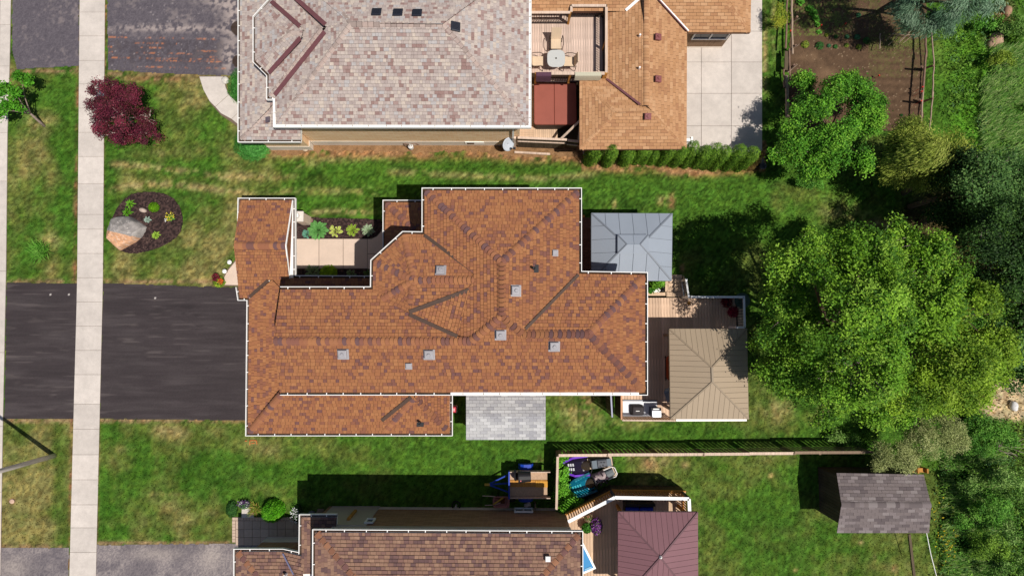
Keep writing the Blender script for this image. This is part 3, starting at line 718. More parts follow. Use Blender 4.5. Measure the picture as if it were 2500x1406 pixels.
lo['n'] = Face([(655, 679), (912, 680), (912, 720), (680, 720)], (700, 679), (912, 680), ZL, .30)
lo['fn'] = Face([(587, 490), (714, 490), (697, 600), (571, 600)], (587, 490), (714, 490), ZL, .4)
lo['fs'] = Face([(585, 727), (609, 727), (657, 684), (706, 679), (697, 600), (571, 600)], (585, 727), (609, 727), ZL, .36)
lo['pn'] = Face([(941, 495), (1040, 495), (1040, 575), (1016, 566)], (941, 495), (1040, 495), ZL, .34)
lo['pw'] = Face([(941, 495), (1016, 566), (1016, 660), (936, 700)], (941, 495), (941, 620), ZL, .34)
roofC = roofdeck(HC, list(up.values()) + list(lo.values()))
shingle_roof(HC, roofC, list(up.values()) + list(lo.values()), .145, [.13, .16, .19, .23], PAL1, PR1, thick=.034, vgap=.016, gap=.010, n_single=300, seed=3)
# gable face over the entry roof, dressed in the same shingles
ga, gb, gc = P(713.5, 490, ZL), P(706, 679, ZL), lo['fn'].hit(697, 600)
mb = MB(); mb.col = PAL1[1]
mb.poly([ga + V((.02, 0, 0)), V((gc.x + .03, gc.y, gc.z - .02)), gb + V((.02, 0, 0))]); mb.build('gable_wall', mat('gable_boards', A(176, 108, 66), rough=.9, grain=((1, 14, 1), .2)), HC)
mb = MB(); mb.bar(ga + V((.04, 0, .03)), gc + V((.04, 0, .05)), .05, .06); mb.bar(gc + V((.04, 0, .05)), gb + V((.04, 0, .03)), .05, .06); mb.build('rake_trim', WHITE, HC)
mb = MB(); wa = up['wn'].hit(685, 707); wr = (up['wn'].hit(667, 833) + up['s'].hit(667, 833)) / 2; wb = up['s'].hit(684, 957)
for z0 in (0,):
    mb.add([wa, wr, wb, wa + V((.12, 0, -.02)), wr + V((.12, 0, -.05)), wb + V((.12, 0, -.02)), wa - V((0, 0, .2)), wb - V((0, 0, .2)), wr - V((0, 0, .22))], [(0, 1, 8, 6), (1, 2, 7, 8)])
mb.build('rake_trim', mat('brown_fascia', A(120, 84, 62), rough=.7), HC)
mb = MB(); x0 = wa.x + .35
mb.poly([(x0, wa.y, 3.2), (x0, wb.y, 3.2), (x0, wb.y, ZU - .05), (x0, wr.y, wr.z - .12), (x0, wa.y, ZU - .05)]); mb.build('gable_wall', WHITEB, HC)
UE = [(684, 707), (911, 707), (912, 638), (985, 572), (1037, 573), (1037, 466), (1413, 466), (1413, 669), (1574, 672), (1574, 957), (684, 957)]
LE = [(587, 490), (715, 490), (715, 679), (912, 680), (912, 760), (1012, 900), (1098, 950), (1098, 1057), (606, 1057), (609, 727), (586, 727)]
PE = [(941, 495), (1040, 495), (1040, 650), (941, 650)]
fm = MB(); wm = MB()
for (E, z, ov) in ((UE, ZU, .42), (LE, ZL, .35), (PE, ZL, .5)):
    pw_ = PX(E, z); fm.prism(pw_, z - .19, z - .035)
    if E is LE: pw_ = PX([(609, 690), (715, 679), (912, 680), (912, 760), (1012, 900), (1098, 950), (1098, 1057), (606, 1057)], z)
    wm.prism(offset(pw_, -ov), 0, z - .16)
fm.build('fascia', WHITE, HC); wm.build('wall', BRICKC, HC)
for (px, py) in ((594, 497), (594, 668)):
    q = P(px, py, ZL); mb = MB(); mb.box((q.x, q.y, 1.2), (.2, .2, 2.4)); mb.build('post', WHITE, HC)
Hc = lambda f, p: up[f].hit(*p)
def mid(*a): return sum((V(q) for q in a), V((0, 0, 0))) / len(a)
R1 = mid(Hc('bn', (1224, 640)), Hc('be', (1224, 640)), Hc('bw', (1224, 640))); R2 = mid(Hc('be', (1224, 771)), Hc('bw', (1224, 771)), Hc('s', (1224, 771)))
E1 = mid(Hc('s', (1275, 815)), Hc('en', (1275, 815))); E2 = mid(Hc('s', (1437, 815)), Hc('en', (1437, 815)), Hc('e', (1437, 815)))
W2 = mid(Hc('s', (1150, 833)), Hc('wn', (1150, 833))); W1 = mid(Hc('s', (669, 833)), Hc('wn', (669, 833)))
Y2 = Hc('yn', (1183, 684)); sd = 10
for a, b in ((P(1040, 469, ZU), R1), (P(1410, 469, ZU), R1), (R1, R2), (R2, W2), (R2, E1), (E1, E2), (W1, W2), (E2, P(1571, 675, ZU)), (E2, P(1571, 954, ZU)), (P(986, 575, ZU), apex), (P(915, 641, ZU), apex), (Hc('yw', (933, 730)), apex), (Hc('ysw', (999, 740)), apex), (apex, Y2),
             (lo['s'].hit(609, 1054), lo['s'].hit(686, 964)), (lo['s'].hit(938, 1052), lo['s'].hit(1008, 972)), (lo['e'].hit(1095, 1054), lo['e'].hit(1014, 972)), (lo['fn'].hit(574, 600), lo['fn'].hit(696, 600)), (lo['pn'].hit(944, 498), lo['pn'].hit(1013, 563))):
    sd += 1; caps(roofC, a, b, CP1, w_=.36, sp=.17, t=.075, drop=.08, seed=sd, tagk='c', bow=.05)
for a, b, k in ((Hc('yn', (1037, 575)), Hc('yn', (1167, 672)), .14), (Hc('ys', (1000, 762)), Hc('ys', (1146, 708)), .17), (Hc('tri', (1000, 767)), Hc('tri', (1117, 821)), .15), (Hc('be', (1412, 671)), Hc('be', (1283, 803)), .12), (lo['fs'].hit(611, 725), lo['fs'].hit(656, 685), ), (lo['s'].hit(933, 1026), lo['s'].hit(1004, 969), .16)) if False else (
        (Hc('yn', (1037, 575)), Hc('yn', (1167, 672)), .14), (Hc('ys', (1000, 762)), Hc('ys', (1146, 708)), .17), (Hc('tri', (1000, 768)), Hc('tri', (1117, 821)), .15), (Hc('be', (1412, 671)), Hc('be', (1283, 803)), .12), (lo['fs'].hit(611, 725), lo['fs'].hit(656, 685), .14), (lo['s'].hit(933, 1026), lo['s'].hit(1004, 969), .16)):
    flash(roofC, a, b, FLASH, k)
gutter(HC, [(684, 707), (911, 707), (912, 638), (985, 572), (1037, 573), (1037, 466), (1413, 466), (1413, 669), (1574, 672), (1574, 957), (684, 957)], ZU, 1, seed=1)
gutter(HC, [(1100, 957.3), (1300, 957.3), (1560, 957.3)], ZU + .012, -1, cover=True, seed=2)
gutter(HC, [(586, 540), (587, 490), (714.5, 490), (714.5, 679), (909, 680)], ZL, 1, seed=3)
gutter(HC, [(1098, 962), (1098, 1057), (606, 1057), (609, 727), (586, 727), (582, 700)], ZL, 1, seed=4)
gutter(HC, [(941, 640), (941, 495), (1034, 495)], ZL, 1, seed=5)
VG = mat('vent_grey', A(172, 168, 172), rough=.5, noise=[(5, .1)])
for (px, py, f, s_) in ((1076, 664, up['yn'], .30), (1255, 710, up['be'], .31), (1222, 813, up['s'], .31), (1353, 841, up['s'], .31), (1048, 861, up['s'], .31), (838, 860, up['s'], .31), (998, 890, up['s'], .19), (1352, 618, up['be'], .18)):
    roof_vent(HC, px, py, f, s_, .2 if s_ > .2 else .12, VG)
for (px, py, f) in ((1303, 656, up['be']), (1026, 1030, lo['s'])):
    o = f.hit(px, py); mb = MB(); mb.tube([o, o + V((0, 0, .32))], .055, 10, cap=False); mb.tube([o + V((0, 0, .25)), o + V((0, 0, .26))], .05, 10); mb.bar(o - f.v * .1 - f.u * .16 + f.n * .03, o - f.v * .1 + f.u * .16 + f.n * .03, .2, .02); mb.build('vent_pipe', DARK, HC)

# ------------------------------------------------------------ grey pink house at the top
PAL2 = [A(190, 175, 168), A(200, 185, 175), A(180, 164, 158), A(168, 142, 136), A(188, 181, 179), A(206, 190, 177), A(156, 127, 121)]
PR2 = [28, 16, 22, 10, 12, 8, 6]
CP2 = [A(190, 168, 158), A(180, 160, 152), A(196, 176, 166), A(168, 150, 142)]
HT = thing('grey_pink_house', 'house with mottled grey-pink shingle roof and buff brick side wall', 'house', P(960, 150))
ZT, ST_ = 4.0, .43; tp = {}
tp['s'] = Face([(674, 304), (1290, 306), (1080, 60), (856, 58)], (674, 304), (1290, 306), ZT, ST_)
tp['e'] = Face([(1290, 306), (1291, -94), (1080, 60)], (1290, 306), (1291, -150), ZT, ST_)
tp['n'] = Face([(856, 58), (1080, 60), (1291, -94), (674, -94)], (674, -94), (1291, -94), ZT, ST_)
tp['ws'] = Face([(674, 304), (856, 58), (800, 64), (794, 72), (672, 237)], (674, 304), (674, 237), ZT, ST_)
tp['wn'] = Face([(856, 58), (674, -94), (674, -45), (721, -12), (796, 66)], (674, 304), (674, 237), ZT, ST_)
tp['b2s'] = Face([(657, 237), (672, 237), (794, 78), (786, 72)], (657, 237), (672, 237), ZT, .35)
tp['b2w'] = Face([(657, 237), (657, 182), (736, 92), (733, 68), (661, 2), (657, -60), (786, 72)], (657, 237), (657, 182), ZT, .34)
tp['b2n'] = Face([(786, 72), (795, 62), (721, -12), (640, -100), (657, -60)], (657, -42), (672, -42), ZT, .35)
tp['tw'] = Face([(624, 149), (624, 43), (712, 80)], (624, 149), (624, 43), ZT + .02, .42)
tp['tsw'] = Face([(624, 149), (657, 182), (736, 92), (740, 80), (712, 80)], (624, 149), (657, 182), ZT + .02, .44)
tp['tnw'] = Face([(624, 43), (661, 3), (735, 68), (740, 80), (712, 80)], (624, 43), (661, 3), ZT + .02, .44)
ax_ = tp['tw'].hit(712, 80); zt_ = ZT + .02
tp['tsw'] = Face3([(624, 149), (657, 182), (736, 92), (740, 80), (712, 80)], [P(624, 149, zt_), P(657, 182, zt_), ax_], (624, 149), (657, 182))
tp['tnw'] = Face3([(624, 43), (661, 3), (735, 68), (740, 80), (712, 80)], [P(624, 43, zt_), P(661, 3, zt_), ax_], (624, 43), (661, 3))
ax_ = tp['b2w'].hit(786, 72)
tp['b2s'] = Face3([(657, 237), (672, 237), (794, 78), (786, 72)], [P(657, 237, ZT), P(672, 237, ZT), ax_], (657, 237), (672, 237))
tp['b2n'] = Face3([(786, 72), (795, 64), (721, -12), (660, -50), (657, -42)], [P(657, -42, ZT), P(672, -42, ZT), ax_], (657, -42), (672, -42))
tl = {}
tl['w'] = Face([(587, 341), (587, -120), (690, -120), (690, 230), (672, 250)], (587, 341), (587, -120), 2.7, .33)
tl['s'] = Face([(587, 341), (734, 341), (734, 300), (690, 240), (672, 250)], (587, 341), (734, 341), 2.7, .33)
roofT = roofdeck(HT, list(tp.values()) + list(tl.values()))
shingle_roof(HT, roofT, list(tp.values()) + list(tl.values()), .145, [.12, .15, .19, .23], PAL2, PR2, thick=.028, n_single=300, seed=5, gap=.005, vgap=.007)
tc_ = lambda f, p: tp[f].hit(*p)
TA = mid(tc_('s', (856, 58)), tc_('n', (856, 58))); TB = mid(tc_('s', (1080, 60)), tc_('e', (1080, 60)))
def hi_(a, b, p): return max(tc_(a, p), tc_(b, p), key=lambda q: q.z)
tap = mid(tc_('tw', (712, 80)), tc_('tsw', (712, 80))); sd = 50
for a, b in ((P(678, 300, ZT), TA), (TA, TB), (P(1287, 303, ZT), TB), (tc_('n', (1185, -45)), TB), (tc_('n', (780, -35)), TA), (P(660, 234, ZT), tc_('b2w', (784, 72))), (tc_('b2n', (690, -25)), tc_('b2w', (784, 72))), (P(626, 147, ZT), tap), (P(626, 45, ZT), tap), (tap, tc_('tsw', (738, 80))), (tl['s'].hit(590, 338), tl['s'].hit(664, 258))):
    sd += 1; caps(roofT, a, b, CP2, w_=.34, sp=.24, t=.03, drop=.1, seed=sd, tagk='t')
for a, b in ((tc_('tnw', (664, 6)), tc_('tnw', (733, 66))), (tc_('tsw', (658, 180)), tc_('tsw', (735, 95))), (hi_('b2n', 'wn', (716, -8)), hi_('b2n', 'wn', (795, 62))), (hi_('b2s', 'ws', (672, 234)), hi_('b2s', 'ws', (794, 80)))): flash(roofT, a, b, FLASHR, .19, .03)
TE = [(624, 43), (661, 2), (657, -42), (674, -43), (674, -94), (1291, -94), (1290, 305), (674, 304), (673, 237), (657, 237), (657, 182), (624, 149)]
TLE = [(587, -120), (700, -120), (734, 290), (734, 341), (587, 341)]
fm = MB(); fm.prism(PX(TE, ZT), ZT - .19, ZT - .035); fm.prism(PX(TLE, 2.7), 2.5, 2.67); fm.build('fascia', WHITE, HT)
wt = offset(PX(TE, ZT), -.36); wtl = offset(PX(TLE, 2.7), -.35)
mb = MB(); mb.prism(offset(wt, .02), 0, .62); mb.prism(offset(wtl, .02), 0, .6); mb.build('foundation', CONCF, HT)
mb = MB(); mb.prism(wt, .62, 2.85); mb.prism(wtl, .6, 2.52); mb.build('wall', BRICK1, HT)
mb = MB(); mb.prism(offset(wt, .025), 2.85, ZT - .18); mb.build('frieze', WHITE, HT)
gutter(HT, [(673.5, 240), (674, 304), (1290, 305.5), (1291, -94)], ZT, -1, cover=True, seed=6)
gutter(HT, [(672, 237), (657, 237), (657, 182), (624, 149), (624, 43), (661, 2)], ZT, 1, seed=7)
gutter(HT, [(734, 341), (587, 341), (587, -100)], 2.7, 1, seed=8)
LV = mat('black_louvre', A(44, 46, 58), rough=.5)
for (px, py, f) in ((920, 35, 'n'), (972, 36, 'n'), (1019, 37, 'n'), (1109, 67, 'e')): roof_vent(HT, px, py, tp[f], .36, .12, LV, louv=5, base=False)
roof_vent(HT, 657, 292, tl['w'], .17, .1, mat('small_vent', A(110, 98, 108), rough=.5))
yw = min(p[1] for p in wt)
mb = MB(); mb.box((P(1160, 357).x, yw - .03, .45), (.95, .03, .32)); wf = mb.build('window', WHITE, HT)
mb = MB(); mb.box((P(1160, 357).x - .2, yw - .05, .45), (.36, .02, .22)); mb.build('pane', GLASS, wf)
mb = MB(); q = P(1253, 318, 3.8); mb.box((q.x, yw - .07, 2.0), (.09, .07, 3.6)); mb.build('downpipe', WHITE, HT)

# ------------------------------------------------------------ tan house beside it
PAL3 = [A(198, 150, 110), A(190, 142, 102), A(180, 132, 96), A(206, 160, 120)]; PR3 = [40, 30, 14, 16]
HN = thing('tan_house', 'tan shingled L-shaped house with wine-red vents beside the concrete patio', 'house', P(1590, 150))
ZN, SN = 2.5, .25; tn = {}
tn['s'] = Face([(1415, 365), (1676, 364), (1596, 275), (1580, 270), (1505, 273)], (1415, 365), (1676, 364), ZN, SN)
tn['e'] = Face([(1676, 364), (1677, 78), (1607, 0), (1560, -60), (1577, -60), (1578, 258), (1596, 275)], (1676, 364), (1677, 78), ZN, SN)
tn['w2'] = Face([(1415, 365), (1415, 193), (1505, 273)], (1415, 365), (1415, 193), ZN, SN)
tn['n2'] = Face([(1415, 193), (1480, 193), (1563, 257), (1579, 256), (1597, 274), (1580, 272), (1505, 275)], (1415, 193), (1480, 193), ZN, SN)
tn['w'] = Face([(1480, 193), (1480, 27), (1526, 27), (1565, -8), (1565, -60), (1577, -60), (1578, 258), (1565, 259)], (1480, 193), (1482, 27), ZN, SN)
tn['nb'] = Face([(1680, 80), (1832, 80), (1740, -60), (1560, -60)], (1680, 80), (1832, 80), ZN + .05, SN)
tn['nbe'] = Face([(1832, 80), (1834, -60), (1740, -60)], (1832, 80), (1834, -60), ZN + .05, SN)
tn['nw'] = Face([(1292, 28), (1526, 28), (1600, -60), (1292, -60)], (1292, 28), (1526, 28), ZN, SN)
tn['w'] = Face3([(1480, 193), (1480, 27), (1526, 27), (1565, -8), (1565, -60), (1579, -60), (1579, 258), (1565, 259)], [tn['e'].hit(1578, 258), tn['e'].hit(1577, -60), P(1480, 193, ZN)], (1578, 258), (1577, -60))
tn['nw'] = Face3([(1292, 28), (1527, 28), (1568, -8), (1568, -60), (1292, -60)], [tn['w'].hit(1526, 28), tn['w'].hit(1566, -8), P(1292, 28, tn['w'].hit(1526, 28).z)], (1292, 28), (1526, 28))
roofN = roofdeck(HN, list(tn.values()))
shingle_roof(HN, roofN, list(tn.values()), .15, [.33], PAL3, PR3, thick=.014, n_single=300, row_shift=.5, seed=8, gap=.010, vgap=.008)
sd = 90
for a, b in ((tn['s'].hit(1418, 362), tn['s'].hit(1504, 274)), (tn['n2'].hit(1419, 196), tn['n2'].hit(1504, 272)), (tn['s'].hit(1673, 361), tn['s'].hit(1596, 276)), (tn['nb'].hit(1829, 77), tn['nb'].hit(1765, -10)), (tn['e'].hit(1578, 258) + V((0, 0, .02)), tn['e'].hit(1577, -50) + V((0, 0, .02)))):
    sd += 1; caps(roofN, a, b, PAL3, w_=.3, sp=.15, t=.01, drop=.05, seed=sd, rise=.006, tagk='n')
WINE = mat('wine_red_vent', A(142, 84, 84), rough=.6, noise=[(6, .1)])
flash(roofN, tn['w'].hit(1481, 195), tn['w'].hit(1562, 257), FLASHR, .1)
flash(roofN, tn['nb'].hit(1609, 1), tn['nb'].hit(1680, 78), WHITE, .07); flash(roofN, tn['nb'].hit(1606, 1), tn['nb'].hit(1676, 78), FLASHR, .05, .05)
flash(roofN, tn['nw'].hit(1527, 28), tn['nw'].hit(1566, -6), WHITE, .13)
for (px, py, f) in ((1602, 94, 'e'), (1602, 196, 'e'), (1580, 284, 's')): roof_vent(HN, px, py, tn[f], .27, .2, WINE, base=False)
for (px, py) in ((1561, 90), (1560, 169)):
    o = tn['w'].hit(px, py); mb = MB(); mb.tube([o, o + V((0, 0, .2))], .045, 8); mb.build('vent_pipe', WHITE, HN)
fm = MB(); wm = MB(); wf_ = MB()
for E, ov in (([(1415, 365), (1676, 364), (1677, 79), (1679, -60), (1480, -60), (1480, 193), (1415, 193)], .5), ([(1660, 80), (1832, 80), (1834, -60), (1660, -60)], .5), ([(1292, 28), (1500, 28), (1500, -60), (1292, -60)], .4)):
    e_ = PX(E, ZN); fm.prism(e_, ZN - .15, ZN - .03); i_ = offset(e_, -ov); wm.prism(i_, .12, ZN - .12); wf_.prism(offset(i_, .02), 0, .12)
fm.build('fascia', mat('tan_fascia', A(150, 108, 84), rough=.7), HN); wm.build('wall', wood('brown_siding', A(150, 122, 98), .0), HN); wf_.build('foundation', CONCF, HN)
i_ = offset(PX([(1660, 80), (1832, 80), (1834, -60), (1660, -60)], ZN), -.5); yy = min(p[1] for p in i_); a = P(1692, 100, 1.2); b = P(1776, 100, 1.2)
def window(house, xa, xb, y, z0, z1, n=2, face=-1):
    mb = MB(); t = .07; f = MB()
    for (cx, cz, sx, sz) in (((xa + xb) / 2, z0, xb - xa + t, t), ((xa + xb) / 2, z1, xb - xa + t, t)): f.box((cx, y + face * .04, cz), (sx, .08, sz))
    for k in range(n + 1): f.box((xa + (xb - xa) * k / n, y + face * .035, (z0 + z1) / 2), (t, .07, z1 - z0))
    o = f.build('window', WHITE, house)
    for k in range(n):
        x0, x1 = xa + (xb - xa) * k / n + t / 2, xa + (xb - xa) * (k + 1) / n - t / 2; g = MB()
        g.box(((x0 + x1) / 2, y + face * .012, (z0 + z1) / 2), (x1 - x0, .02, z1 - z0)); g.build('pane', GLASS, o)
    return o
window(HN, a.x, b.x, yy, 1.0, 1.95)
i_ = offset(PX([(1415, 365), (1676, 364), (1677, 79), (1480, 79)], ZN), -.5); window(HN, P(1562, 372, 1).x, P(1598, 372, 1).x, min(p[1] for p in i_), .9, 1.5)
q = P(1683, 343, 1.6); mb = MB(); mb.box((q.x - .05, q.y, 1.6), (.35, .14, .14)); mb.box((q.x + .1, q.y, 1.6), (.1, .3, .22)); mb.build('wall_lamp', WHITE, HN)

# ------------------------------------------------------------ house at the bottom edge
PAL4 = [A(146, 113, 97), A(154, 121, 102), A(135, 103, 93), A(120, 92, 88), A(162, 128, 108), A(110, 85, 83)]; PR4 = [30, 20, 20, 12, 8, 8]
CP4 = [A(152, 106, 82), A(140, 98, 78), A(122, 88, 84), A(160, 114, 88)]
HB = thing('umber_roofed_house', 'house along the bottom edge with dull brown shingle roof and brown brick wall', 'house', P(1090, 1400))
ZB, SBm = 4.3, .2; bt = {}
bt['n'] = Face([(770, 1299), (1416, 1303), (1295, 1440), (890, 1440)], (770, 1299), (1416, 1303), ZB, SBm)
bt['w'] = Face([(770, 1299), (890, 1440), (769, 1560)], (770, 1299), (769, 1560), ZB, SBm)
bt['s'] = Face([(769, 1560), (1417, 1562), (1295, 1440), (890, 1440)], (769, 1560), (1417, 1562), ZB, SBm)
bt['e'] = Face([(1416, 1303), (1417, 1562), (1295, 1440)], (1416, 1303), (1417, 1562), ZB, SBm)
bl = {}
bl['pw'] = Face([(737, 1262), (737, 1400), (790, 1400), (790, 1311)], (737, 1262), (737, 1400), 2.75, .25)
bl['pn'] = Face([(737, 1262), (822, 1262), (818, 1320), (790, 1311)], (737, 1262), (822, 1262), 2.75, .25)
bl['gn'] = Face([(577, 1346), (690, 1346), (745, 1440), (655, 1440)], (577, 1346), (690, 1346), 2.65, .25)
bl['gw'] = Face([(577, 1346), (655, 1440), (577, 1509)], (577, 1346), (577, 1509), 2.65, .25)
bl['gs'] = Face([(577, 1509), (790, 1509), (760, 1440), (655, 1440)], (577, 1509), (790, 1509), 2.65, .25)
bl['ga'] = Face([(690, 1346), (740, 1358), (740, 1440)], (690, 1346), (740, 1358), 2.68, .22)
roofB = roofdeck(HB, list(bt.values()) + list(bl.values()))
shingle_roof(HB, roofB, list(bt.values()) + list(bl.values()), .145, [.13, .17, .20, .24], PAL4, PR4, thick=.03, n_single=300, seed=15)
sd = 120
for a, b in ((bt['n'].hit(773, 1302), bt['n'].hit(872, 1419)), (bt['n'].hit(1413, 1306), bt['n'].hit(1306, 1428)), (bl['gn'].hit(580, 1349), bl['gn'].hit(640, 1422))):
    sd += 1; caps(roofB, a, b, CP4, w_=.36, sp=.26, t=.03, drop=.06, seed=sd, tagk='b')
flash(roofB, bl['ga'].hit(692, 1349), bl['ga'].hit(718, 1400), mat('blue_grey_metal', A(120, 120, 150), rough=.5), .06)
BE = [(770, 1299), (1416, 1303), (1417, 1562), (769, 1560)]; BPE = [(737, 1262), (822, 1262), (822, 1400), (737, 1400)]; BGE = [(577, 1346), (690, 1346), (740, 1358), (790, 1360), (790, 1509), (577, 1509)]
fm = MB(); fm.prism(PX(BE, ZB), ZB - .19, ZB - .035); fm.prism(PX(BPE, 2.75), 2.58, 2.72); fm.prism(PX(BGE, 2.65), 2.48, 2.62); fm.build('fascia', WHITE, HB)
wb_ = offset(PX(BE, ZB), -.27); wg = offset(PX(BGE, 2.65), -.3); wp = offset(PX(BPE, 2.75), -.35)
mb = MB(); mb.prism(offset(wb_, .02), 0, .3); mb.prism(offset(wg, .02), 0, .7); mb.build('foundation', CONCF, HB)
mb = MB(); mb.prism(wb_, .3, 2.75); mb.prism(wg, .7, 2.5); mb.prism(wp, 0, 2.58); mb.build('wall', BRICK2, HB)
mb = MB(); mb.prism(offset(wb_, .025), 2.75, ZB - .18); mb.build('frieze', GREYS, HB)
yb = max(p[1] for p in wb_); xa, xb = P(796, 1260, 1).x, P(916, 1262, 1).x
mb = MB(); mb.box(((xa + xb) / 2, yb - .05, 1.38), (xb - xa, .2, 2.75)); mb.build('side_wall', GREYS, HB)
mb = MB(); q = P(859, 1266, 1.5).x; mb.box((q, yb + .1, 1.5), (.12, .1, 1.3)); mb.build('post', WOCHRE, HB)
window(HB, P(899, 1272, 1.9).x, P(917, 1272, 1.9).x, yb + .04, 2.0, 2.5, 1, 1)
window(HB, P(1257, 1242, .5).x, P(1299, 1242, .5).x, yb + .0, .35, .85, 2, 1)
gutter(HB, [(769, 1560), (770, 1299), (1416, 1303), (1417, 1562)], ZB, 1, strap=.85, seed=11)
gutter(HB, [(736, 1352), (737, 1262), (822, 1262)], 2.75, 1, seed=12)
gutter(HB, [(577, 1509), (577, 1346), (690, 1346), (737, 1356)], 2.65, 1, seed=13)
roof_vent(HB, 1337, 1363, bt['n'], .19, .22, WHITE, base=False)
mb = MB(); q = bl['ga'].hit(700, 1400); mb.tube([q, q + V((0, 0, .3))], .06, 8); mb.build('vent_pipe', WHITE, HB)
# ------------------------------------------------------------ foliage
def rv(n): 
    v = R.normal(size=(n, 3)); return v / np.linalg.norm(v, axis=1, keepdims=True)
def norm(a): return a / np.maximum(np.linalg.norm(a, axis=1, keepdims=True), 1e-6)
def leafmesh(name, p, t, b, nrm, size, aspect, cols, bend=.18):
    """diamond leaves: centre p, long axis t, width axis b"""
    s = size[:, None]; n = len(p); v = np.zeros((n, 4, 3))
    v[:, 0] = p - t * s * .5; v[:, 1] = p + b * s * aspect * .5 - nrm * s * bend * .3; v[:, 2] = p + t * s * .5 - nrm * s * bend; v[:, 3] = p - b * s * aspect * .5 - nrm * s * bend * .3
    return npmesh(name, v.reshape(-1, 3), quads=np.arange(n * 4).reshape(n, 4), cols=np.repeat(np.clip(cols, 0, 1), 4, 0))
def leafcloud(name, p, out, size, aspect, cols, wild=.8, droop=0.0, along=0.0):
    n = len(p); nn = norm(out + rv(n) * wild); t = rv(n)
    if along: t = norm(t * (1 - along) + along * norm(out * np.array([1, 1, .2]) + np.array([0, 0, -droop])))
    t = norm(t - nn * (t * nn).sum(1, keepdims=True)); b = np.cross(nn, t)
    return leafmesh(name, p, t, b, nn, size, aspect, cols)
def crown(lobes, ncl, per, rc, leaf, pal, aspect=.6, wild=.8, zmin=-.35, shell=(.62, 1.03), lump=.25, along=0, droop=0, jit=.2, cull=.42, per_b=10, bough=.16):
    """leaves in clumps near the skin of a group of ellipsoids; returns (points, outward, size, colour, clump centres)"""
    L = np.array(lobes, float); area = (L[:, 3] * L[:, 4] + L[:, 3] * L[:, 5] + L[:, 4] * L[:, 5]); nb = max(6, ncl // per_b); k = R.choice(len(L), nb * 2, p=area / area.sum())
    d = rv(nb * 2); d[:, 2] = np.where(d[:, 2] < zmin, -d[:, 2], d[:, 2])
    q = L[k]; f = R.uniform(shell[0], shell[1], nb * 2) ** .7
    f = f * (1 + lump * (vn(d[:, 0] * 3 + k * 7, d[:, 1] * 3 + d[:, 2] * 2, .8, 3) - .5))
    c = q[:, :3] + d * q[:, 3:6] * f[:, None]
    # leave gaps, and drop boughs deep inside another lobe
    keep = vn(c[:, 0] + c[:, 2] * .6, c[:, 1] + c[:, 2] * .35, .7, 13) > cull * R.uniform(.5, 1.1, len(c))
    for j in range(len(L)):
        rr = (((c - L[j, :3]) / L[j, 3:6]) ** 2).sum(1); keep &= (rr > .35) | (k == j)
    idx = np.nonzero(keep)[0][:nb]; cb, d, k = c[idx], d[idx], k[idx]; nb = len(cb)
    sb = np.minimum(np.repeat(L[k, 3], per_b), 1.5) * bough                      # each bough is a small tilted dome of clumps
    cn = np.repeat(norm(d * .8 + np.array([0, 0, .5])), per_b, 0); o_ = R.normal(size=(nb * per_b, 3)) * sb[:, None]; o_ -= cn * (o_ * cn).sum(1, keepdims=True); r2 = (o_ ** 2).sum(1, keepdims=True)
    c = np.repeat(cb, per_b, 0) + o_ - cn * r2 / (sb[:, None] * 1.6 + .02) * .5; d = np.repeat(d, per_b, 0); m = len(c)
    p = np.repeat(c, per, 0) + R.normal(size=(m * per, 3)) * rc * np.array([1, 1, .7])
    bj = np.repeat(R.uniform(1 - jit, 1 + jit, (nb, 1)), per_b, 0)
    pal = np.array(pal); ci = np.repeat(R.integers(0, len(pal), nb), per_b); ci = np.where(R.random(m) < .4, R.integers(0, len(pal), m), ci); cc = pal[ci] * bj
    cols = np.repeat(cc, per, 0) * R.uniform(.8, 1.22, (m * per, 1))
    out = norm(np.repeat(d * .7 + np.array([0, 0, .45]), per, 0))
    return p, out, R.uniform(.75, 1.25, m * per) * leaf, cols, c
def PL(px, py, z, rx, ry, rz): q = P(px, py, z); return (q.x, q.y, q.z, rx, ry, rz)
def tree(name, label, cat, base, lobes, ncl, per, rc, leaf, pal, trunk_r=.16, group=None, aspect=.6, wild=.8, bark=BARK, limbs=10, part='crown', twigs=0, twigm=None, **kw):
    b = P(*base); t = thing(name, label, cat, b, group)
    p, out, sz, cols, c = crown(lobes, ncl, per, rc, leaf, pal, aspect=aspect, wild=wild, **kw)
    p[:, 2] = np.maximum(p[:, 2], .05)
    me = leafcloud(part, p - np.array(b), out, sz, aspect, cols, wild=wild, along=kw.get('along', 0), droop=kw.get('droop', 0))
    link(part, me, LEAF, t)
    L = np.array(lobes); ctr = V(tuple(L[:, :3].mean(0))); mb = MB(); fork = b + (ctr - b) * .45; fork.z = max(.25, ctr.z * .45)
    mb.tube([b - V((0, 0, .05)), b + (fork - b) * .5, fork], [trunk_r, trunk_r * .85, trunk_r * .7], 8)
    for l in L:
        e = V(tuple(l[:3])) + V((0, 0, l[5] * .2)); mid_ = fork + (e - fork) * .5 + V((0, 0, .1)); mb.tube([fork, mid_, e], [trunk_r * .5, trunk_r * .3, trunk_r * .1], 6)
    mb.build('trunk', bark, t, smooth=True)
    if twigs:
        mb = MB(); ids = R.choice(len(c), min(twigs, len(c)), replace=False)
        for i in ids:
            e = V(tuple(c[i])); j = int(np.argmin(((L[:, :3] - c[i]) ** 2).sum(1))); o = V(tuple(L[j, :3])); s_ = o + (e - o) * .25
            mb.tube([s_, s_ + (e - s_) * .5 + V(tuple(R.normal(size=3) * .06)), e], [.022, .014, .006], 4, cap=False)
        mb.build('twigs', twigm or bark, t, kind='stuff')
    return t
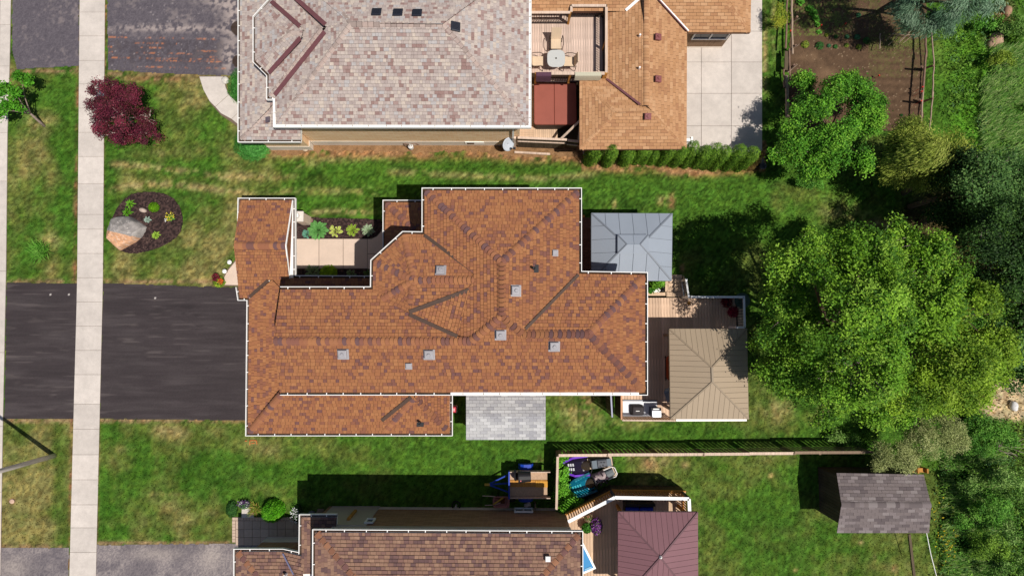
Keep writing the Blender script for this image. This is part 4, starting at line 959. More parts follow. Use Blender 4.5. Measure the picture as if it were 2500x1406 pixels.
def ellipsoid(c, r, n=12, m=7):
    vs_ = []; fs = []
    for i in range(m + 1):
        a = math.pi * i / m
        for k in range(n): b = 2 * math.pi * k / n; vs_.append((c[0] + r[0] * math.sin(a) * math.cos(b), c[1] + r[1] * math.sin(a) * math.sin(b), c[2] + r[2] * math.cos(a)))
    for i in range(m):
        for k in range(n): fs.append((i * n + k, (i + 1) * n + k, (i + 1) * n + (k + 1) % n, i * n + (k + 1) % n))
    return vs_, fs
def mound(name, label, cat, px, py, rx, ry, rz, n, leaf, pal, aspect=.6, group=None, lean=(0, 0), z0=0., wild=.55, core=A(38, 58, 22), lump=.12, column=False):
    """dense clipped or naturally tight shrub: leaves on a lumpy dome; lean shifts the top (metres)"""
    b = P(px, py, z0); d = rv(n); d[:, 2] = np.abs(d[:, 2]); f = R.uniform(.86, 1.03, n) * (1 + lump * (vn(d[:, 0] * 5 + px, d[:, 1] * 5 + d[:, 2] * 4, .7, 3) - .5) * 2)
    p = d * np.array([rx, ry, rz]) * f[:, None]; p[:, 2] += .03
    if column: zz = R.uniform(0, 1, n) ** .8; rr_ = np.where(zz < .75, 1 - .12 * zz, .91 * np.sqrt(np.clip(1 - ((zz - .75) / .25) ** 2, 0, 1))) * f * np.where(R.random(n) < .25, R.uniform(.2, 1, n), 1); th = np.arctan2(d[:, 1], d[:, 0]); p = np.stack([np.cos(th) * rr_ * rx, np.sin(th) * rr_ * ry, zz * rz + .03], -1); d = norm(np.stack([np.cos(th), np.sin(th), np.clip((zz - .6) * 3, 0, 2)], -1))
    p[:, 0] += lean[0] * p[:, 2] / rz; p[:, 1] += lean[1] * p[:, 2] / rz
    pal = np.array(pal); ci = np.clip((vn(p[:, 0] * 1. + px, p[:, 1] + p[:, 2], .12, 5) * len(pal)).astype(int), 0, len(pal) - 1)
    cols = pal[ci] * R.uniform(.7, 1.3, (n, 1)) * (.8 + .4 * vn(p[:, 0] + px, p[:, 1] + p[:, 2] * .7, .17, 9))[:, None]
    t = thing(name, label, cat, b, group)
    me = leafcloud('foliage', p, norm(d + np.array([0, 0, .25])), R.uniform(.75, 1.25, n) * leaf, aspect, cols, wild=wild); link('foliage', me, LEAF, t)
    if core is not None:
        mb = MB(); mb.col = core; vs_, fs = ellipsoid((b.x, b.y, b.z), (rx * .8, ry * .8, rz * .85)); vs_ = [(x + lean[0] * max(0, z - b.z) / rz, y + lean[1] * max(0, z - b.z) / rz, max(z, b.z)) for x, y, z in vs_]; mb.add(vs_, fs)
        mb.build('dark_core', LEAF, t)  # added dark ellipsoid: stands in for the shaded inside and blocks see-through
    return t
def leafblade(L, W, cc, ce, arch=.35, cup=.12, tipw=.5):
    """one broad leaf lying along +x: rib and two edge rows; edge colour ce, centre colour cc"""
    xs = [0, .28, .55, .8, 1.0]; ws = [.12, .85, 1.0, .62, .02]; mb = MB(); pts = []
    for x, w_ in zip(xs, ws):
        z = arch * L * (x - x * x * 1.15)
        pts.append([(x * L, w_ * W / 2, z + cup * W * w_), (x * L, w_ * W * .24, z + cup * W * .3 * w_), (x * L, 0, z), (x * L, -w_ * W * .24, z + cup * W * .3 * w_), (x * L, -w_ * W / 2, z + cup * W * w_)])
    cr = [ce, cc, cc, cc, ce]
    for i in range(4):
        for k in range(4):
            b = len(mb.v); mb.v += [pts[i][k], pts[i + 1][k], pts[i + 1][k + 1], pts[i][k + 1]]; mb.f.append((b, b + 3, b + 2, b + 1))
            mb.c += [cr[k], cr[k], cr[k + 1], cr[k + 1]]
    me = bpy.data.meshes.new('leaf'); me.from_pydata(mb.v, [], mb.f); colset(me, mb.c); me.materials.append(LEAF)
    me.polygons.foreach_set('use_smooth', [True] * len(me.polygons)); return me
def rosette(name, label, px, py, rad, n, W, cc, ce, cat='plant', group=None, z0=.04, up=.32, arch=.35, inner=.22):
    b = P(px, py, z0); t = thing(name, label, cat, b, group)
    if name == 'hosta': inner = .52; n = int(n * 1.35)
    rl = rad * (1.02 - inner)
    meshes = [leafblade(rl * s_, W * s_ * (.8 if name == 'hosta' else 1), tuple(np.array(cc) * j), tuple(np.array(ce) * j), arch) for s_, j in ((1.0, 1.0), (.86, .9), (.72, 1.12))]
    for i in range(n):
        f = i / max(1, n - 1)            # 0 outer ring .. 1 centre
        yaw = i * 2.39996 + rnd.uniform(-.25, .25); pitch = .02 + 1.05 * f ** 1.3 + rnd.uniform(-.08, .08); sc = 1 - .42 * f
        o = V((math.cos(yaw), math.sin(yaw), 0)) * rad * (inner * (1 - f) ** .8) + V((0, 0, up * rad * (.25 + .9 * f)))
        M = Matrix.Translation(o) @ Matrix.Rotation(yaw, 4, 'Z') @ Matrix.Rotation(-pitch, 4, 'Y') @ Matrix.Rotation(rnd.uniform(-.3, .3), 4, 'X') @ Matrix.Scale(sc, 4)
        q = bpy.data.objects.new('leaf', meshes[i % 3]); COL.objects.link(q); q.parent = t; q.matrix_local = M
    return t
def blades(name, label, cat, px, py, rad, n, ln, wd, pal, group=None, z0=.02, part='foliage', spread=.7, top=True, curl=.5):
    """a tuft of arching strap leaves"""
    b = P(px, py, z0); t = thing(name, label, cat, b, group); v = []; q = []; c = []; pal = np.array(pal)
    for i in range(n):
        a = R.uniform(0, 2 * np.pi); r0 = rad * np.sqrt(R.uniform(0, .35)); l = ln * R.uniform(.6, 1.1); lay = R.uniform(.35, 1) * spread; dx, dy = math.cos(a), math.sin(a)
        a2 = R.uniform(0, 6.28); base = np.array([math.cos(a2) * r0, math.sin(a2) * r0, 0]); w_ = wd * R.uniform(.7, 1.2); col = pal[R.integers(len(pal))] * R.uniform(.75, 1.25)
        k0 = len(v)
        for s_ in (0, .4, .75, 1.0):
            h = l * (s_ * math.cos(lay) - curl * lay * s_ * s_ * .5); r_ = l * s_ * math.sin(lay * (.7 + .5 * s_)); ww = w_ * (1 - s_ ** 2) + .002
            p = base + np.array([dx * r_, dy * r_, max(.01, h)]); sd_ = np.array([-dy, dx, 0]) * ww / 2
            v += [p - sd_, p + sd_]; c += [col * (.75 + .35 * s_)] * 2
        for k in range(3): q.append((k0 + 2 * k, k0 + 2 * k + 1, k0 + 2 * k + 3, k0 + 2 * k + 2))
    me = npmesh(part, np.array(v), quads=np.array(q), cols=np.clip(np.array(c), 0, 1)); link(part, me, LEAF, t)
    return t
def flowers(t, pts, size, cols, name='flowers', local=True):
    n = len(pts); p = np.array(pts); o = norm(np.tile([0, 0, 1.], (n, 1)) + R.normal(size=(n, 3)) * .35); cols = np.array(cols)[R.integers(0, len(cols), n)] * R.uniform(.85, 1.1, (n, 1))
    vs_ = []; 
    me = leafcloud(name, np.concatenate([p, p + np.array([0, 0, .006])]), np.concatenate([o, o]), np.full(2 * n, size), .8, np.concatenate([cols, cols]), wild=.25)
    return link(name, me, LEAF, t)
def disc(n, r, z0, z1):
    a = R.uniform(0, 6.283, n); q = np.sqrt(R.uniform(0, 1, n)) * r; return np.stack([np.cos(a) * q, np.sin(a) * q, R.uniform(z0, z1, n)], -1)

# ------------------------------------------------------------ trees
G1 = [A(136, 180, 50), A(118, 166, 46), A(102, 150, 42), A(150, 190, 66), A(78, 122, 36)]
lob = [PL(1960, 640, 5.6, 1.7, 1.5, 1.5), PL(2120, 610, 6.2, 1.9, 1.3, 1.6), PL(2250, 650, 5.6, 1.5, 1.4, 1.5), PL(1925, 760, 4.9, 1.5, 1.6, 1.4), PL(2090, 760, 7.0, 2.0, 1.8, 1.7), PL(2250, 760, 5.8, 1.7, 1.5, 1.5),
       PL(1930, 890, 4.6, 1.5, 1.5, 1.4), PL(2080, 900, 6.3, 1.9, 1.6, 1.7), PL(2010, 965, 4.6, 1.4, 1.2, 1.2), PL(2140, 1000, 4.2, 1.5, .9, 1.1), PL(1890, 830, 4.2, .9, 1.0, .9)]
tree('maple_tree', 'huge bright green tree with broad domed crown beside the tan gazebo', 'tree', (1995, 800), lob, 4600, 22, .13, .11, G1, trunk_r=.28, twigs=380, twigm=BARKL, cull=.62, lump=.6, zmin=-.25, shell=(.5, 1.06))
G2 = [A(144, 178, 48), A(124, 160, 42), A(156, 186, 62), A(102, 140, 38)]
lob = [PL(2350, 770, 5.4, 1.3, 1.2, 1.4), PL(2330, 880, 5.8, 1.6, 1.4, 1.6), PL(2410, 860, 4.8, 1.0, 1.4, 1.3), PL(2230, 950, 5.0, 1.7, 1.2, 1.3), PL(2340, 960, 4.6, 1.3, .8, 1.2)]
tree('locust_tree', 'yellow-green tree crowding the right side of the huge domed tree', 'tree', (2180, 860), lob, 2000, 22, .13, .10, G2, trunk_r=.2, twigs=120, cull=.56, lump=.4, zmin=-.2)
G3 = [A(112, 176, 50), A(92, 154, 44), A(134, 188, 60), A(76, 130, 40)]
lob = [PL(1960, 200, 1.6, .45, .35, .5), PL(2060, 220, 2.6, 1.1, .8, .9), PL(1985, 270, 2.6, 1.0, .8, .8), PL(2110, 290, 2.8, .9, .9, .9), PL(1935, 360, 2.6, .9, .9, .9), PL(2040, 350, 3.2, 1.2, 1.0, 1.0), PL(2100, 385, 2.6, .8, .7, .8), PL(1990, 415, 2.4, .8, .5, .7), PL(2130, 250, 2.2, .6, .4, .6), PL(1925, 330, 2.3, .5, .6, .6)]
tree('apple_tree', 'rounded mid-green leafy tree at the lower left corner of the vegetable garden', 'tree', (2025, 335), lob, 2300, 22, .12, .10, G3, trunk_r=.10, twigs=240, twigm=BARKL, cull=.36, lump=.45, bark=BARK, shell=(.45, 1.06))
G4 = [A(172, 186, 78), A(150, 166, 66), A(126, 146, 58), A(184, 194, 92)]
lob = [PL(2215, 330, 2.8, .8, .6, .9), PL(2260, 385, 3.4, 1.2, 1.0, 1.2), PL(2200, 410, 2.6, .9, .8, .9), PL(2320, 350, 2.8, .7, .6, .8), PL(2250, 440, 2.4, .7, .5, .7), PL(2170, 365, 2.2, .5, .5, .6)]
tree('juniper_tree', 'feathery olive-yellow conifer between the leafy tree and the dark woods', 'tree', (2180, 410), lob, 900, 26, .16, .16, G4, trunk_r=.12, aspect=.22, along=.75, droop=.25, wild=.5, cull=.5, zmin=-.1)
G5 = [A(124, 158, 124), A(104, 138, 106), A(88, 120, 92), A(146, 174, 142)]
lob = [PL(2225, 20, 3.4, 1.0, .7, .7), PL(2260, 55, 3.0, 1.0, .5, .5), PL(2330, 15, 3.8, 1.2, .8, .9), PL(2310, 60, 2.6, .9, .5, .5), PL(2400, 10, 3.0, .9, .6, .7), PL(2230, -60, 5.0, 1.2, 1.2, 1.2), PL(2330, -70, 5.5, 1.6, 1.3, 1.5)]
tree('spruce_tree', 'blue-green spruce with drooping boughs over the garden corner at the top', 'tree', (2185, 5), lob, 900, 30, .12, .17, G5, trunk_r=.16, aspect=.16, along=.8, droop=.2, wild=.45, cull=.6, zmin=-.05)
G6 = [A(118, 44, 66), A(98, 38, 58), A(140, 56, 76), A(84, 44, 50), A(104, 56, 56)]
lob = [PL(265, 215, 1.3, .45, .5, .35), PL(310, 235, 1.8, .85, .6, .5), PL(250, 260, 1.4, .8, .5, .4), PL(300, 290, 1.9, 1.0, .7, .5), PL(365, 290, 1.3, .7, .5, .4), PL(350, 325, 1.0, .8, .4, .4), PL(280, 330, 1.1, .7, .4, .35), PL(240, 305, 1.0, .35, .4, .25), PL(228, 215, 1.2, .15, .35, .15)]
tree('red_maple_tree', 'low spreading red-leaved maple reaching over the sidewalk', 'tree', (325, 300), lob, 1150, 22, .10, .075, G6, trunk_r=.09, twigs=140, twigm=BARKL, cull=.46, lump=.5, bark=BARKL, zmin=-.1)
G7 = [A(92, 160, 40), A(74, 140, 32), A(112, 176, 52)]
lob = [PL(55, 195, 1.5, .3, .35, .3), PL(45, 235, 1.6, .55, .4, .4), PL(15, 225, 1.7, .4, .4, .4), PL(30, 265, 1.3, .6, .35, .35), PL(5, 270, 1.5, .4, .4, .3)]
tree('young_tree', 'young bright green street tree leaning over the kerb near the top left', 'tree', (109, 309), lob, 210, 18, .10, .12, G7, trunk_r=.075, twigs=40, twigm=BARKL, bark=mat('young_bark', A(150, 132, 122), rough=.9, noise=[(10, .2)]), cull=.3)
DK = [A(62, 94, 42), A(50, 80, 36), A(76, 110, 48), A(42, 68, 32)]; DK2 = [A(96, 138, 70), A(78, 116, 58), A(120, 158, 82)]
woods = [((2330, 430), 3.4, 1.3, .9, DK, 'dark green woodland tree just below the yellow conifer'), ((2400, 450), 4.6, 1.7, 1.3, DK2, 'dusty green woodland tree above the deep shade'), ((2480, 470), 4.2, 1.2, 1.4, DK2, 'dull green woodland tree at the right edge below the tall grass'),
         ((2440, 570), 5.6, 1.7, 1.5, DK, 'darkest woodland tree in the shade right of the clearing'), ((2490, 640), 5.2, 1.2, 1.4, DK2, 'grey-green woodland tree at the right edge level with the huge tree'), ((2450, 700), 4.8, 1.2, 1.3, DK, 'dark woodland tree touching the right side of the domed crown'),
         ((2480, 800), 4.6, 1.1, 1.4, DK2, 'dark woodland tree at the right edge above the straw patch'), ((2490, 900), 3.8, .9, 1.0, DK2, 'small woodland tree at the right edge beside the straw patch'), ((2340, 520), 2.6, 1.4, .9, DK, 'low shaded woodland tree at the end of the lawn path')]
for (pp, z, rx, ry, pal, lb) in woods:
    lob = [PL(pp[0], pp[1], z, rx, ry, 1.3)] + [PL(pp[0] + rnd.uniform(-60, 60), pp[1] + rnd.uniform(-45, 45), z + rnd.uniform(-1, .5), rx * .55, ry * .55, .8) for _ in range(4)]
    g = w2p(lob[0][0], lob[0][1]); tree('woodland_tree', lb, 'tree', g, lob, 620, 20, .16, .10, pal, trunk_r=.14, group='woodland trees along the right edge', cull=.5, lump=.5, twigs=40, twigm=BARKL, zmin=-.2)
PLW = [A(178, 186, 118), A(160, 170, 104), A(144, 156, 92), A(190, 194, 132)]
for (lbs, lb, b) in (([PL(2300, 1030, 2.2, 1.0, .9, .8), PL(2255, 1075, 2.4, .8, .7, .7), PL(2330, 1075, 1.9, .6, .6, .6)], 'pale silvery-green willow shrub behind the shed', (2230, 1040)), ([PL(2180, 1105, 1.9, .8, .6, .6), PL(2210, 1120, 1.8, .6, .6, .6), PL(2150, 1125, 1.6, .5, .4, .4)], 'pale silvery-green shrub covering the end of the long fence', (2140, 1100))):
    tree('willow_shrub', lb, 'shrub', b, lbs, 620, 22, .09, .06, PLW, trunk_r=.05, cull=.3, limbs=4, zmin=-.1, lump=.5)
SH = [A(104, 164, 58), A(84, 138, 50), A(126, 180, 70)]; SH2 = [A(122, 166, 72), A(98, 142, 58), A(150, 184, 98)]
for (px, py, z, r_, pal, lb) in ((2395, 1030, 1.2, .8, SH, 'fresh green bush left of the straw patch'), (2440, 1060, 1.3, .7, SH, 'fresh green bush directly below the straw patch'), (2390, 1085, 1.0, .6, SH, 'fresh green bush next to the bare twigs'), (2470, 1180, 1.8, 1.0, SH2, 'grey-green bush at the right edge below the bare twigs'), (2430, 1240, 1.4, .9, SH, 'green bush right of the shed in dappled shade'),
                               (2490, 1290, 1.6, .8, SH2, 'grey-green bush at the right edge right of the yellow weeds'), (2420, 1330, 1.0, .8, [A(140, 178, 64), A(112, 152, 52)], 'yellow-green bush beyond the yellow weeds'), (2470, 1390, 1.2, .9, SH2, 'grey-green bush in the bottom right corner'), (2370, 1190, .9, .6, SH2, 'grey-green bush just right of the shed roof'), (2375, 1260, .8, .6, SH, 'bright bush between the shed and the yellow weeds'),
                               (2365, 370, 1.4, .6, [A(150, 186, 58), A(130, 170, 50)], 'lime green bush beside the yellow conifer'), (2425, 55, .7, .45, SH, 'green bush among the bare rocks at the top right'), (2445, 145, .7, .4, [A(150, 172, 60), A(130, 156, 52)], 'yellow-green bush at the edge of the tall grass'), (2480, 60, .9, .6, SH2, 'dull bush in the top right corner'), (1975, 440, .6, .35, SH, 'small bush on the lawn below the leafy tree'), (2065, 1060, .5, .45, SH2, 'low bush under the lower edge of the huge crown')):
    tree('bush', lb, 'shrub', w2p(*P(px, py, z).xy), [PL(px, py, z, r_, r_ * .85, r_ * .7), PL(px + 25, py + 14, z * .8, r_ * .6, r_ * .6, r_ * .5), PL(px - 26, py + 8, z * .75, r_ * .6, r_ * .5, r_ * .5)], int(230 * r_ * r_ + 60), 20, .09, .075, pal, trunk_r=.03, group='bushes along the wild right edge', cull=.4, zmin=0)
# wild growth on the right: leaves and long grass nobody could count
n = 42000; x = R.uniform(2255, 2540, n); y = R.uniform(-40, 1460, n); nz = fbm(x, y, 60, 3, 55)
dens = sst(2285, 2345, x) * (y < 420) * sst(.4, .6, nz) * .5 + (y > 420) * sst(.3, .55, nz) * sst(2270, 2330, x + (y < 700) * -60) ; dens *= 1 - np.clip(2 * bump2(x, y, 2470, 975, 95, 50), 0, 1); dens *= ~((y > 1120) & (x < 2275)); dens *= ~((x > 2225) & (x < 2285) & (y > 70) & (y < 330))
k = R.random(n) < dens; x, y = x[k], y[k]; n = len(x); z = R.uniform(.05, .45, n); q = np.array([P(a, b, c_) for a, b, c_ in zip(x, y, z)])
pal = np.array([A(100, 152, 52), A(80, 128, 46), A(126, 168, 62), A(88, 130, 70)]); yel = (bump2(x, y, 2310, 1310, 40, 110) + bump2(x, y, 2300, 1235, 20, 20)) * R.random(n) > .5
c = pal[np.clip((vn(x, y, 24, 6) * 4).astype(int), 0, 3)] * R.uniform(.7, 1.3, (n, 1)); c = np.where(yel[:, None], np.array(A(206, 186, 44)), c)
me = leafcloud('undergrowth', q, np.tile([0, 0, 1.], (n, 1)), R.uniform(.06, .15, n), .55, c, wild=.8); tag(link('undergrowth', me, LEAF), 'leafy green undergrowth and yellow weeds along the right edge', 'undergrowth', kind='stuff')
n = 16000; x = np.concatenate([R.uniform(2385, 2520, n // 2), R.uniform(2250, 2440, n // 2)]); y = np.concatenate([R.uniform(120, 380, n // 2), R.uniform(1090, 1410, n // 2)])
k = (vn(x, y, 30, 3) > .25) & ~((y > 1120) & (x < 2290)) & ~((x < 2410) & (y < 200)); x, y = x[k], y[k]; n = len(x)
b = np.array([P(a, c_, 0) for a, c_ in zip(x, y)]); dr = np.stack([.55 + .3 * R.normal(size=n), .35 + .3 * R.normal(size=n), np.full(n, .9)], -1); dr = norm(dr) * R.uniform(.35, .75, (n, 1)); sd_ = norm(np.cross(dr, np.array([0, 0, 1.]))) * .014
v = np.stack([b - sd_, b + sd_, b + dr * .6 + sd_ * .8, b + dr * .6 - sd_ * .8, b + dr + np.array([0, 0, -.12])], 1); i = np.arange(n)[:, None] * 5
pal = np.array([A(112, 164, 66), A(142, 184, 86), A(92, 140, 54), A(176, 198, 122)]); c = pal[R.integers(0, 4, n)] * R.uniform(.7, 1.2, (n, 1))
me = npmesh('long_grass', v.reshape(-1, 3), quads=i + np.array([0, 1, 2, 3]), tris=i + np.array([3, 2, 4]), cols=np.repeat(c, 5, 0)); tag(link('long_grass', me, LEAF), 'long wind-combed meadow grass along the right edge', 'grass', kind='stuff')
n = 9000; x = R.uniform(1932, 2150, n); y = R.uniform(-40, 100, n); k = R.random(n) < sst(95, 20, y) * sst(.35, .6, vn(x, y, 14, 8)) * .9; k |= (R.random(n) < .08); x, y = x[k], y[k]; x2 = R.uniform(2120, 2255, 1500); y2 = R.normal(105, 12, 1500); x, y = np.concatenate([x, x2]), np.concatenate([y, y2]); n = len(x)
q = np.array([P(a, b, .05) for a, b in zip(x, y)]); c = np.array([A(120, 136, 62), A(96, 118, 52), A(146, 150, 84)])[R.integers(0, 3, n)] * R.uniform(.7, 1.2, (n, 1))
me = leafcloud('garden_weeds', q, np.tile([0, 0, 1.], (n, 1)), R.uniform(.03, .06, n), .5, c, wild=.7); tag(link('garden_weeds', me, LEAF), 'fine green weeds sprouting over the vegetable garden soil', 'weeds', kind='stuff')
# bare twigs
t = thing('bare_shrub', 'leafless tangle of pale twigs among the bushes on the right', 'shrub', P(2430, 1090)); mb = MB()
for i in range(26):
    a = P(2425 + rnd.uniform(-12, 20), 1090 + rnd.uniform(-8, 8), .1); e = a + V((rnd.uniform(-1, 1.2), rnd.uniform(-.5, .7), rnd.uniform(.3, .9))); mb.tube([a, (a + e) / 2 + V((0, 0, .12)), e], [.018, .012, .005], 4)
mb.build('twigs', BARKL, t)

# ------------------------------------------------------------ garden plants
CED = [A(120, 164, 50), A(98, 142, 42), A(136, 176, 58), A(80, 120, 36)]
cw = ['at the left end of the hedge below the tan roof', 'rising over the tan eave, second from the left', 'with a rounded top, third from the left', 'tall and narrow just left of the basement window', 'stunted, left of the pair under the basement window', 'stunted, right of the pair under the basement window', 'first to the right of the basement window', 'second to the right of the basement window', 'tallest, at the corner of the tan roof', 'just right of the roof corner', 'leaning in front of the patio joint', 'squat, in front of the patio centre', 'broad, two from the right end', 'last green one at the right end']
for i, ((bx, by), (tx, ty), r_) in enumerate([((1436, 395), (1452, 374), .40), ((1479, 399), (1484, 366), .38), ((1521, 397), (1527, 376), .38), ((1548, 395), (1561, 368), .3), ((1567, 397), (1571, 381), .24), ((1586, 397), (1589, 381), .26), ((1609, 397), (1628, 370), .36), ((1642, 399), (1657, 370), .38), ((1669, 401), (1684, 360), .38), ((1696, 403), (1707, 368), .36), ((1715, 405), (1734, 368), .38), ((1738, 409), (1761, 376), .36), ((1769, 407), (1792, 368), .42), ((1799, 409), (1820, 374), .40)]):
    h = min(2.1, max(.9, H * (1 - (800 - by) / (800 - ty + .01)))) + .1; e = P(tx, ty, h) - P(bx, by, 0)
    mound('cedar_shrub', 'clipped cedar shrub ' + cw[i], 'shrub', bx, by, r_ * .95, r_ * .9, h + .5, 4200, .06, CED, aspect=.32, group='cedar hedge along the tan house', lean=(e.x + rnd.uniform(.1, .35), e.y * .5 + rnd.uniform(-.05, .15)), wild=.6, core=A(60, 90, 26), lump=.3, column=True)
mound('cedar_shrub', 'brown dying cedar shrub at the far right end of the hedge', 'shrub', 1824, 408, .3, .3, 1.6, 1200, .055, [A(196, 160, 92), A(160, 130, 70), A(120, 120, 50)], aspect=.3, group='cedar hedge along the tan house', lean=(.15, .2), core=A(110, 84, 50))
JM = [A(92, 168, 72), A(80, 154, 62), A(106, 180, 84), A(70, 138, 54)]
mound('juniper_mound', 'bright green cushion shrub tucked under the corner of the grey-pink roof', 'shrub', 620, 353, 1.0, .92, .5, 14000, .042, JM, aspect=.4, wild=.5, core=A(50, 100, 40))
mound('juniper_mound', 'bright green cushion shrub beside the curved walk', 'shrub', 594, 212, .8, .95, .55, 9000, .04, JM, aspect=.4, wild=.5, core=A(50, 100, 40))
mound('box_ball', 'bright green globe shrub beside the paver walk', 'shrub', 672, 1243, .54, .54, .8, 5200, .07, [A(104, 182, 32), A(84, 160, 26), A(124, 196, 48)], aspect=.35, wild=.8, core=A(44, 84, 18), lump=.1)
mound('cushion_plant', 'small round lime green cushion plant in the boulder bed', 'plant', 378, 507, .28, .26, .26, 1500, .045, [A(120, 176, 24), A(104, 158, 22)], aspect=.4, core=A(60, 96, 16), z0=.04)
mound('foliage_plant', 'low dark weedy plant on the lawn left of the stepping stone', 'plant', 567, 1241, .28, .42, .2, 900, .07, [A(66, 112, 46), A(54, 96, 40)], core=A(40, 70, 30))
LG = (A(118, 178, 98), A(138, 192, 112))
rosette('hosta', 'largest mid-green hosta in the bed beside the front walk', 777, 563, .58, 60, .26, A(112, 172, 92), A(96, 156, 78), group='hostas beside the front walk')
rosette('hosta', 'blue-green hosta tucked against the largest hosta', 750, 572, .30, 22, .18, A(104, 162, 138), A(120, 176, 150), group='hostas beside the front walk')
rosette('hosta', 'creamy yellow hosta with big pointed leaves', 819, 565, .40, 20, .22, A(190, 206, 90), A(236, 232, 158), group='hostas beside the front walk')
rosette('hosta', 'lime hosta with yellow leaf margins', 861, 563, .38, 34, .17, A(132, 172, 44), A(216, 218, 112), group='hostas beside the front walk')
rosette('hosta', 'white-edged variegated hosta nearest the porch', 899, 563, .38, 52, .11, A(112, 152, 92), A(244, 248, 226, .95), group='hostas beside the front walk')
rosette('hosta', 'white-streaked green hosta half in shade below the walk', 764, 665, .46, 46, .13, A(92, 130, 72), A(206, 220, 180), group='hostas beside the front walk')
rosette('hosta', 'small variegated hosta in the shade of the garage eave', 857, 670, .30, 26, .12, A(84, 122, 66), A(196, 206, 150), group='hostas beside the front walk')
rosette('hosta', 'dark green narrow-leaved hosta in the shaded corner by the bay', 899, 672, .34, 36, .09, A(92, 130, 64), A(130, 150, 84), group='hostas beside the front walk')
mound('spirea', 'round lime green spirea half in shade below the walk', 'shrub', 805, 668, .42, .40, .4, 2200, .075, [A(156, 196, 24), A(138, 178, 20)], core=A(70, 100, 14), z0=.03, lump=.2)
rosette('sedum', 'yellow-green sedum with fleshy leaves at the lower side of the boulder bed', 382, 575, .26, 46, .09, A(150, 190, 66), A(196, 216, 96), z0=.06)
rosette('dusty_miller', 'silvery grey dusty miller in the middle of the boulder bed', 361, 537, .22, 34, .09, A(166, 190, 172), A(190, 206, 192), z0=.06)
rosette('daylily_plant', 'upper bright green fan-leaved plant at the top of the boulder bed', 319, 499, .30, 40, .07, A(118, 178, 48), A(104, 164, 40), z0=.06, arch=.5)
rosette('daylily_plant', 'bright green fan-leaved plant touching the boulder', 313, 519, .32, 40, .06, A(104, 166, 40), A(94, 152, 36), z0=.06, arch=.5)
t = rosette('annual_plant', 'yellow and white flowering plant at the right of the boulder bed', 417, 533, .24, 30, .10, A(104, 160, 60), A(120, 170, 66), z0=.06)
flowers(t, disc(46, .25, .16, .26) + np.array([.04, .06, 0]), .06, [A(236, 214, 60), A(240, 226, 90)]); flowers(t, disc(12, .1, .12, .2) + np.array([-.16, -.14, 0]), .06, [A(240, 240, 235)])
blades('daylily_clump', 'ragged daylily clump in a bare ring on the boulevard lawn', 'plant', 100, 613, .62, 330, .55, .03, [A(108, 176, 56), A(90, 150, 48), A(138, 190, 80)], spread=1.1)
t = blades('daylily_clump', 'yellow-green daylily clump left of the globe shrub', 'plant', 625, 1240, .25, 110, .5, .035, [A(168, 178, 70), A(120, 150, 50), A(178, 150, 80)], spread=1.1)
mb = MB(); q = P(607, 1249, 0); mb.box((q.x, q.y, .04), (.6, .5, .1)); o = mb.build('stepping_stone', CONC, loc=(q.x, q.y, 0)); tag(o, 'square concrete stone on the lawn at the edge of the paver walk', 'stone')
t = mound('pansy_clump', 'purple and white pansies growing above the square stone', 'plant', 599, 1230, .30, .22, .22, 700, .06, [A(92, 140, 84), A(80, 122, 72)], core=A(40, 60, 34)); flowers(t, disc(90, .34, .2, .3) * np.array([1, .55, 1]) + np.array([0, .08, 0]), .06, [A(82, 44, 96), A(104, 60, 120), A(226, 220, 226)])
t = mound('petunia_clump', 'white flowering bush at the corner of the umber roof', 'plant', 730, 1252, .25, .45, .4, 900, .06, [A(70, 100, 52), A(56, 84, 40)], core=A(34, 50, 24)); flowers(t, disc(70, .24, .36, .46) * np.array([1, 1.6, 1]) + np.array([-.08, 0, 0]), .06, [A(240, 240, 240)])
t = mound('pot_flowers', 'dark red, orange and lime flowers at the corner of the fresh driveway', 'plant', 537, 688, .30, .30, .25, 700, .07, [A(176, 200, 60), A(140, 170, 50), A(90, 120, 40)], core=A(60, 70, 24)); flowers(t, disc(80, .2, .24, .34) + np.array([-.06, .2, 0]), .07, [A(110, 26, 48), A(134, 34, 52)]); flowers(t, disc(50, .14, .24, .34) + np.array([.18, -.0, 0]), .07, [A(214, 96, 44), A(226, 120, 50)])
for i, (px, py, r_, lb) in enumerate(((2000, 113, .22, 'big dark green cabbage-like seedling'), (1965, 110, .20, 'pale ferny seedling'), (2023, 113, .10, 'yellow-green seedling right of the dark one'), (2039, 115, .11, 'yellow-green seedling, middle of the lower row'), (2066, 112, .11, 'yellow-green seedling under the upper row gap'), (2092, 92, .15, 'fresh green seedling at the end of the upper row'), (2114, 101, .18, 'blue-green seedling farthest right'), (2096, 116, .14, 'blue-green seedling at the end of the lower row'), (2067, 91, .11, 'small seedling second from the right in the upper row'), (2040, 91, .10, 'faint seedling in the middle of the upper row'), (2017, 87, .09, 'thin seedling at the left of the upper row'), (2095, 38, .12, 'lone seedling near the spruce shadow'), (2200, 282, .06, 'tiny blue-green seedling low in the bare soil'))):
    mound('seedling', lb + ' in the vegetable garden', 'plant', px, py, r_, r_, r_ * .7, int(120 + 2400 * r_ * r_), .07, ([A(76, 128, 60), A(60, 110, 50)], [A(150, 166, 60), A(120, 146, 56)], [A(86, 142, 96), A(70, 124, 84)])[i % 3], group='seedlings in the vegetable garden', core=None, z0=.04)
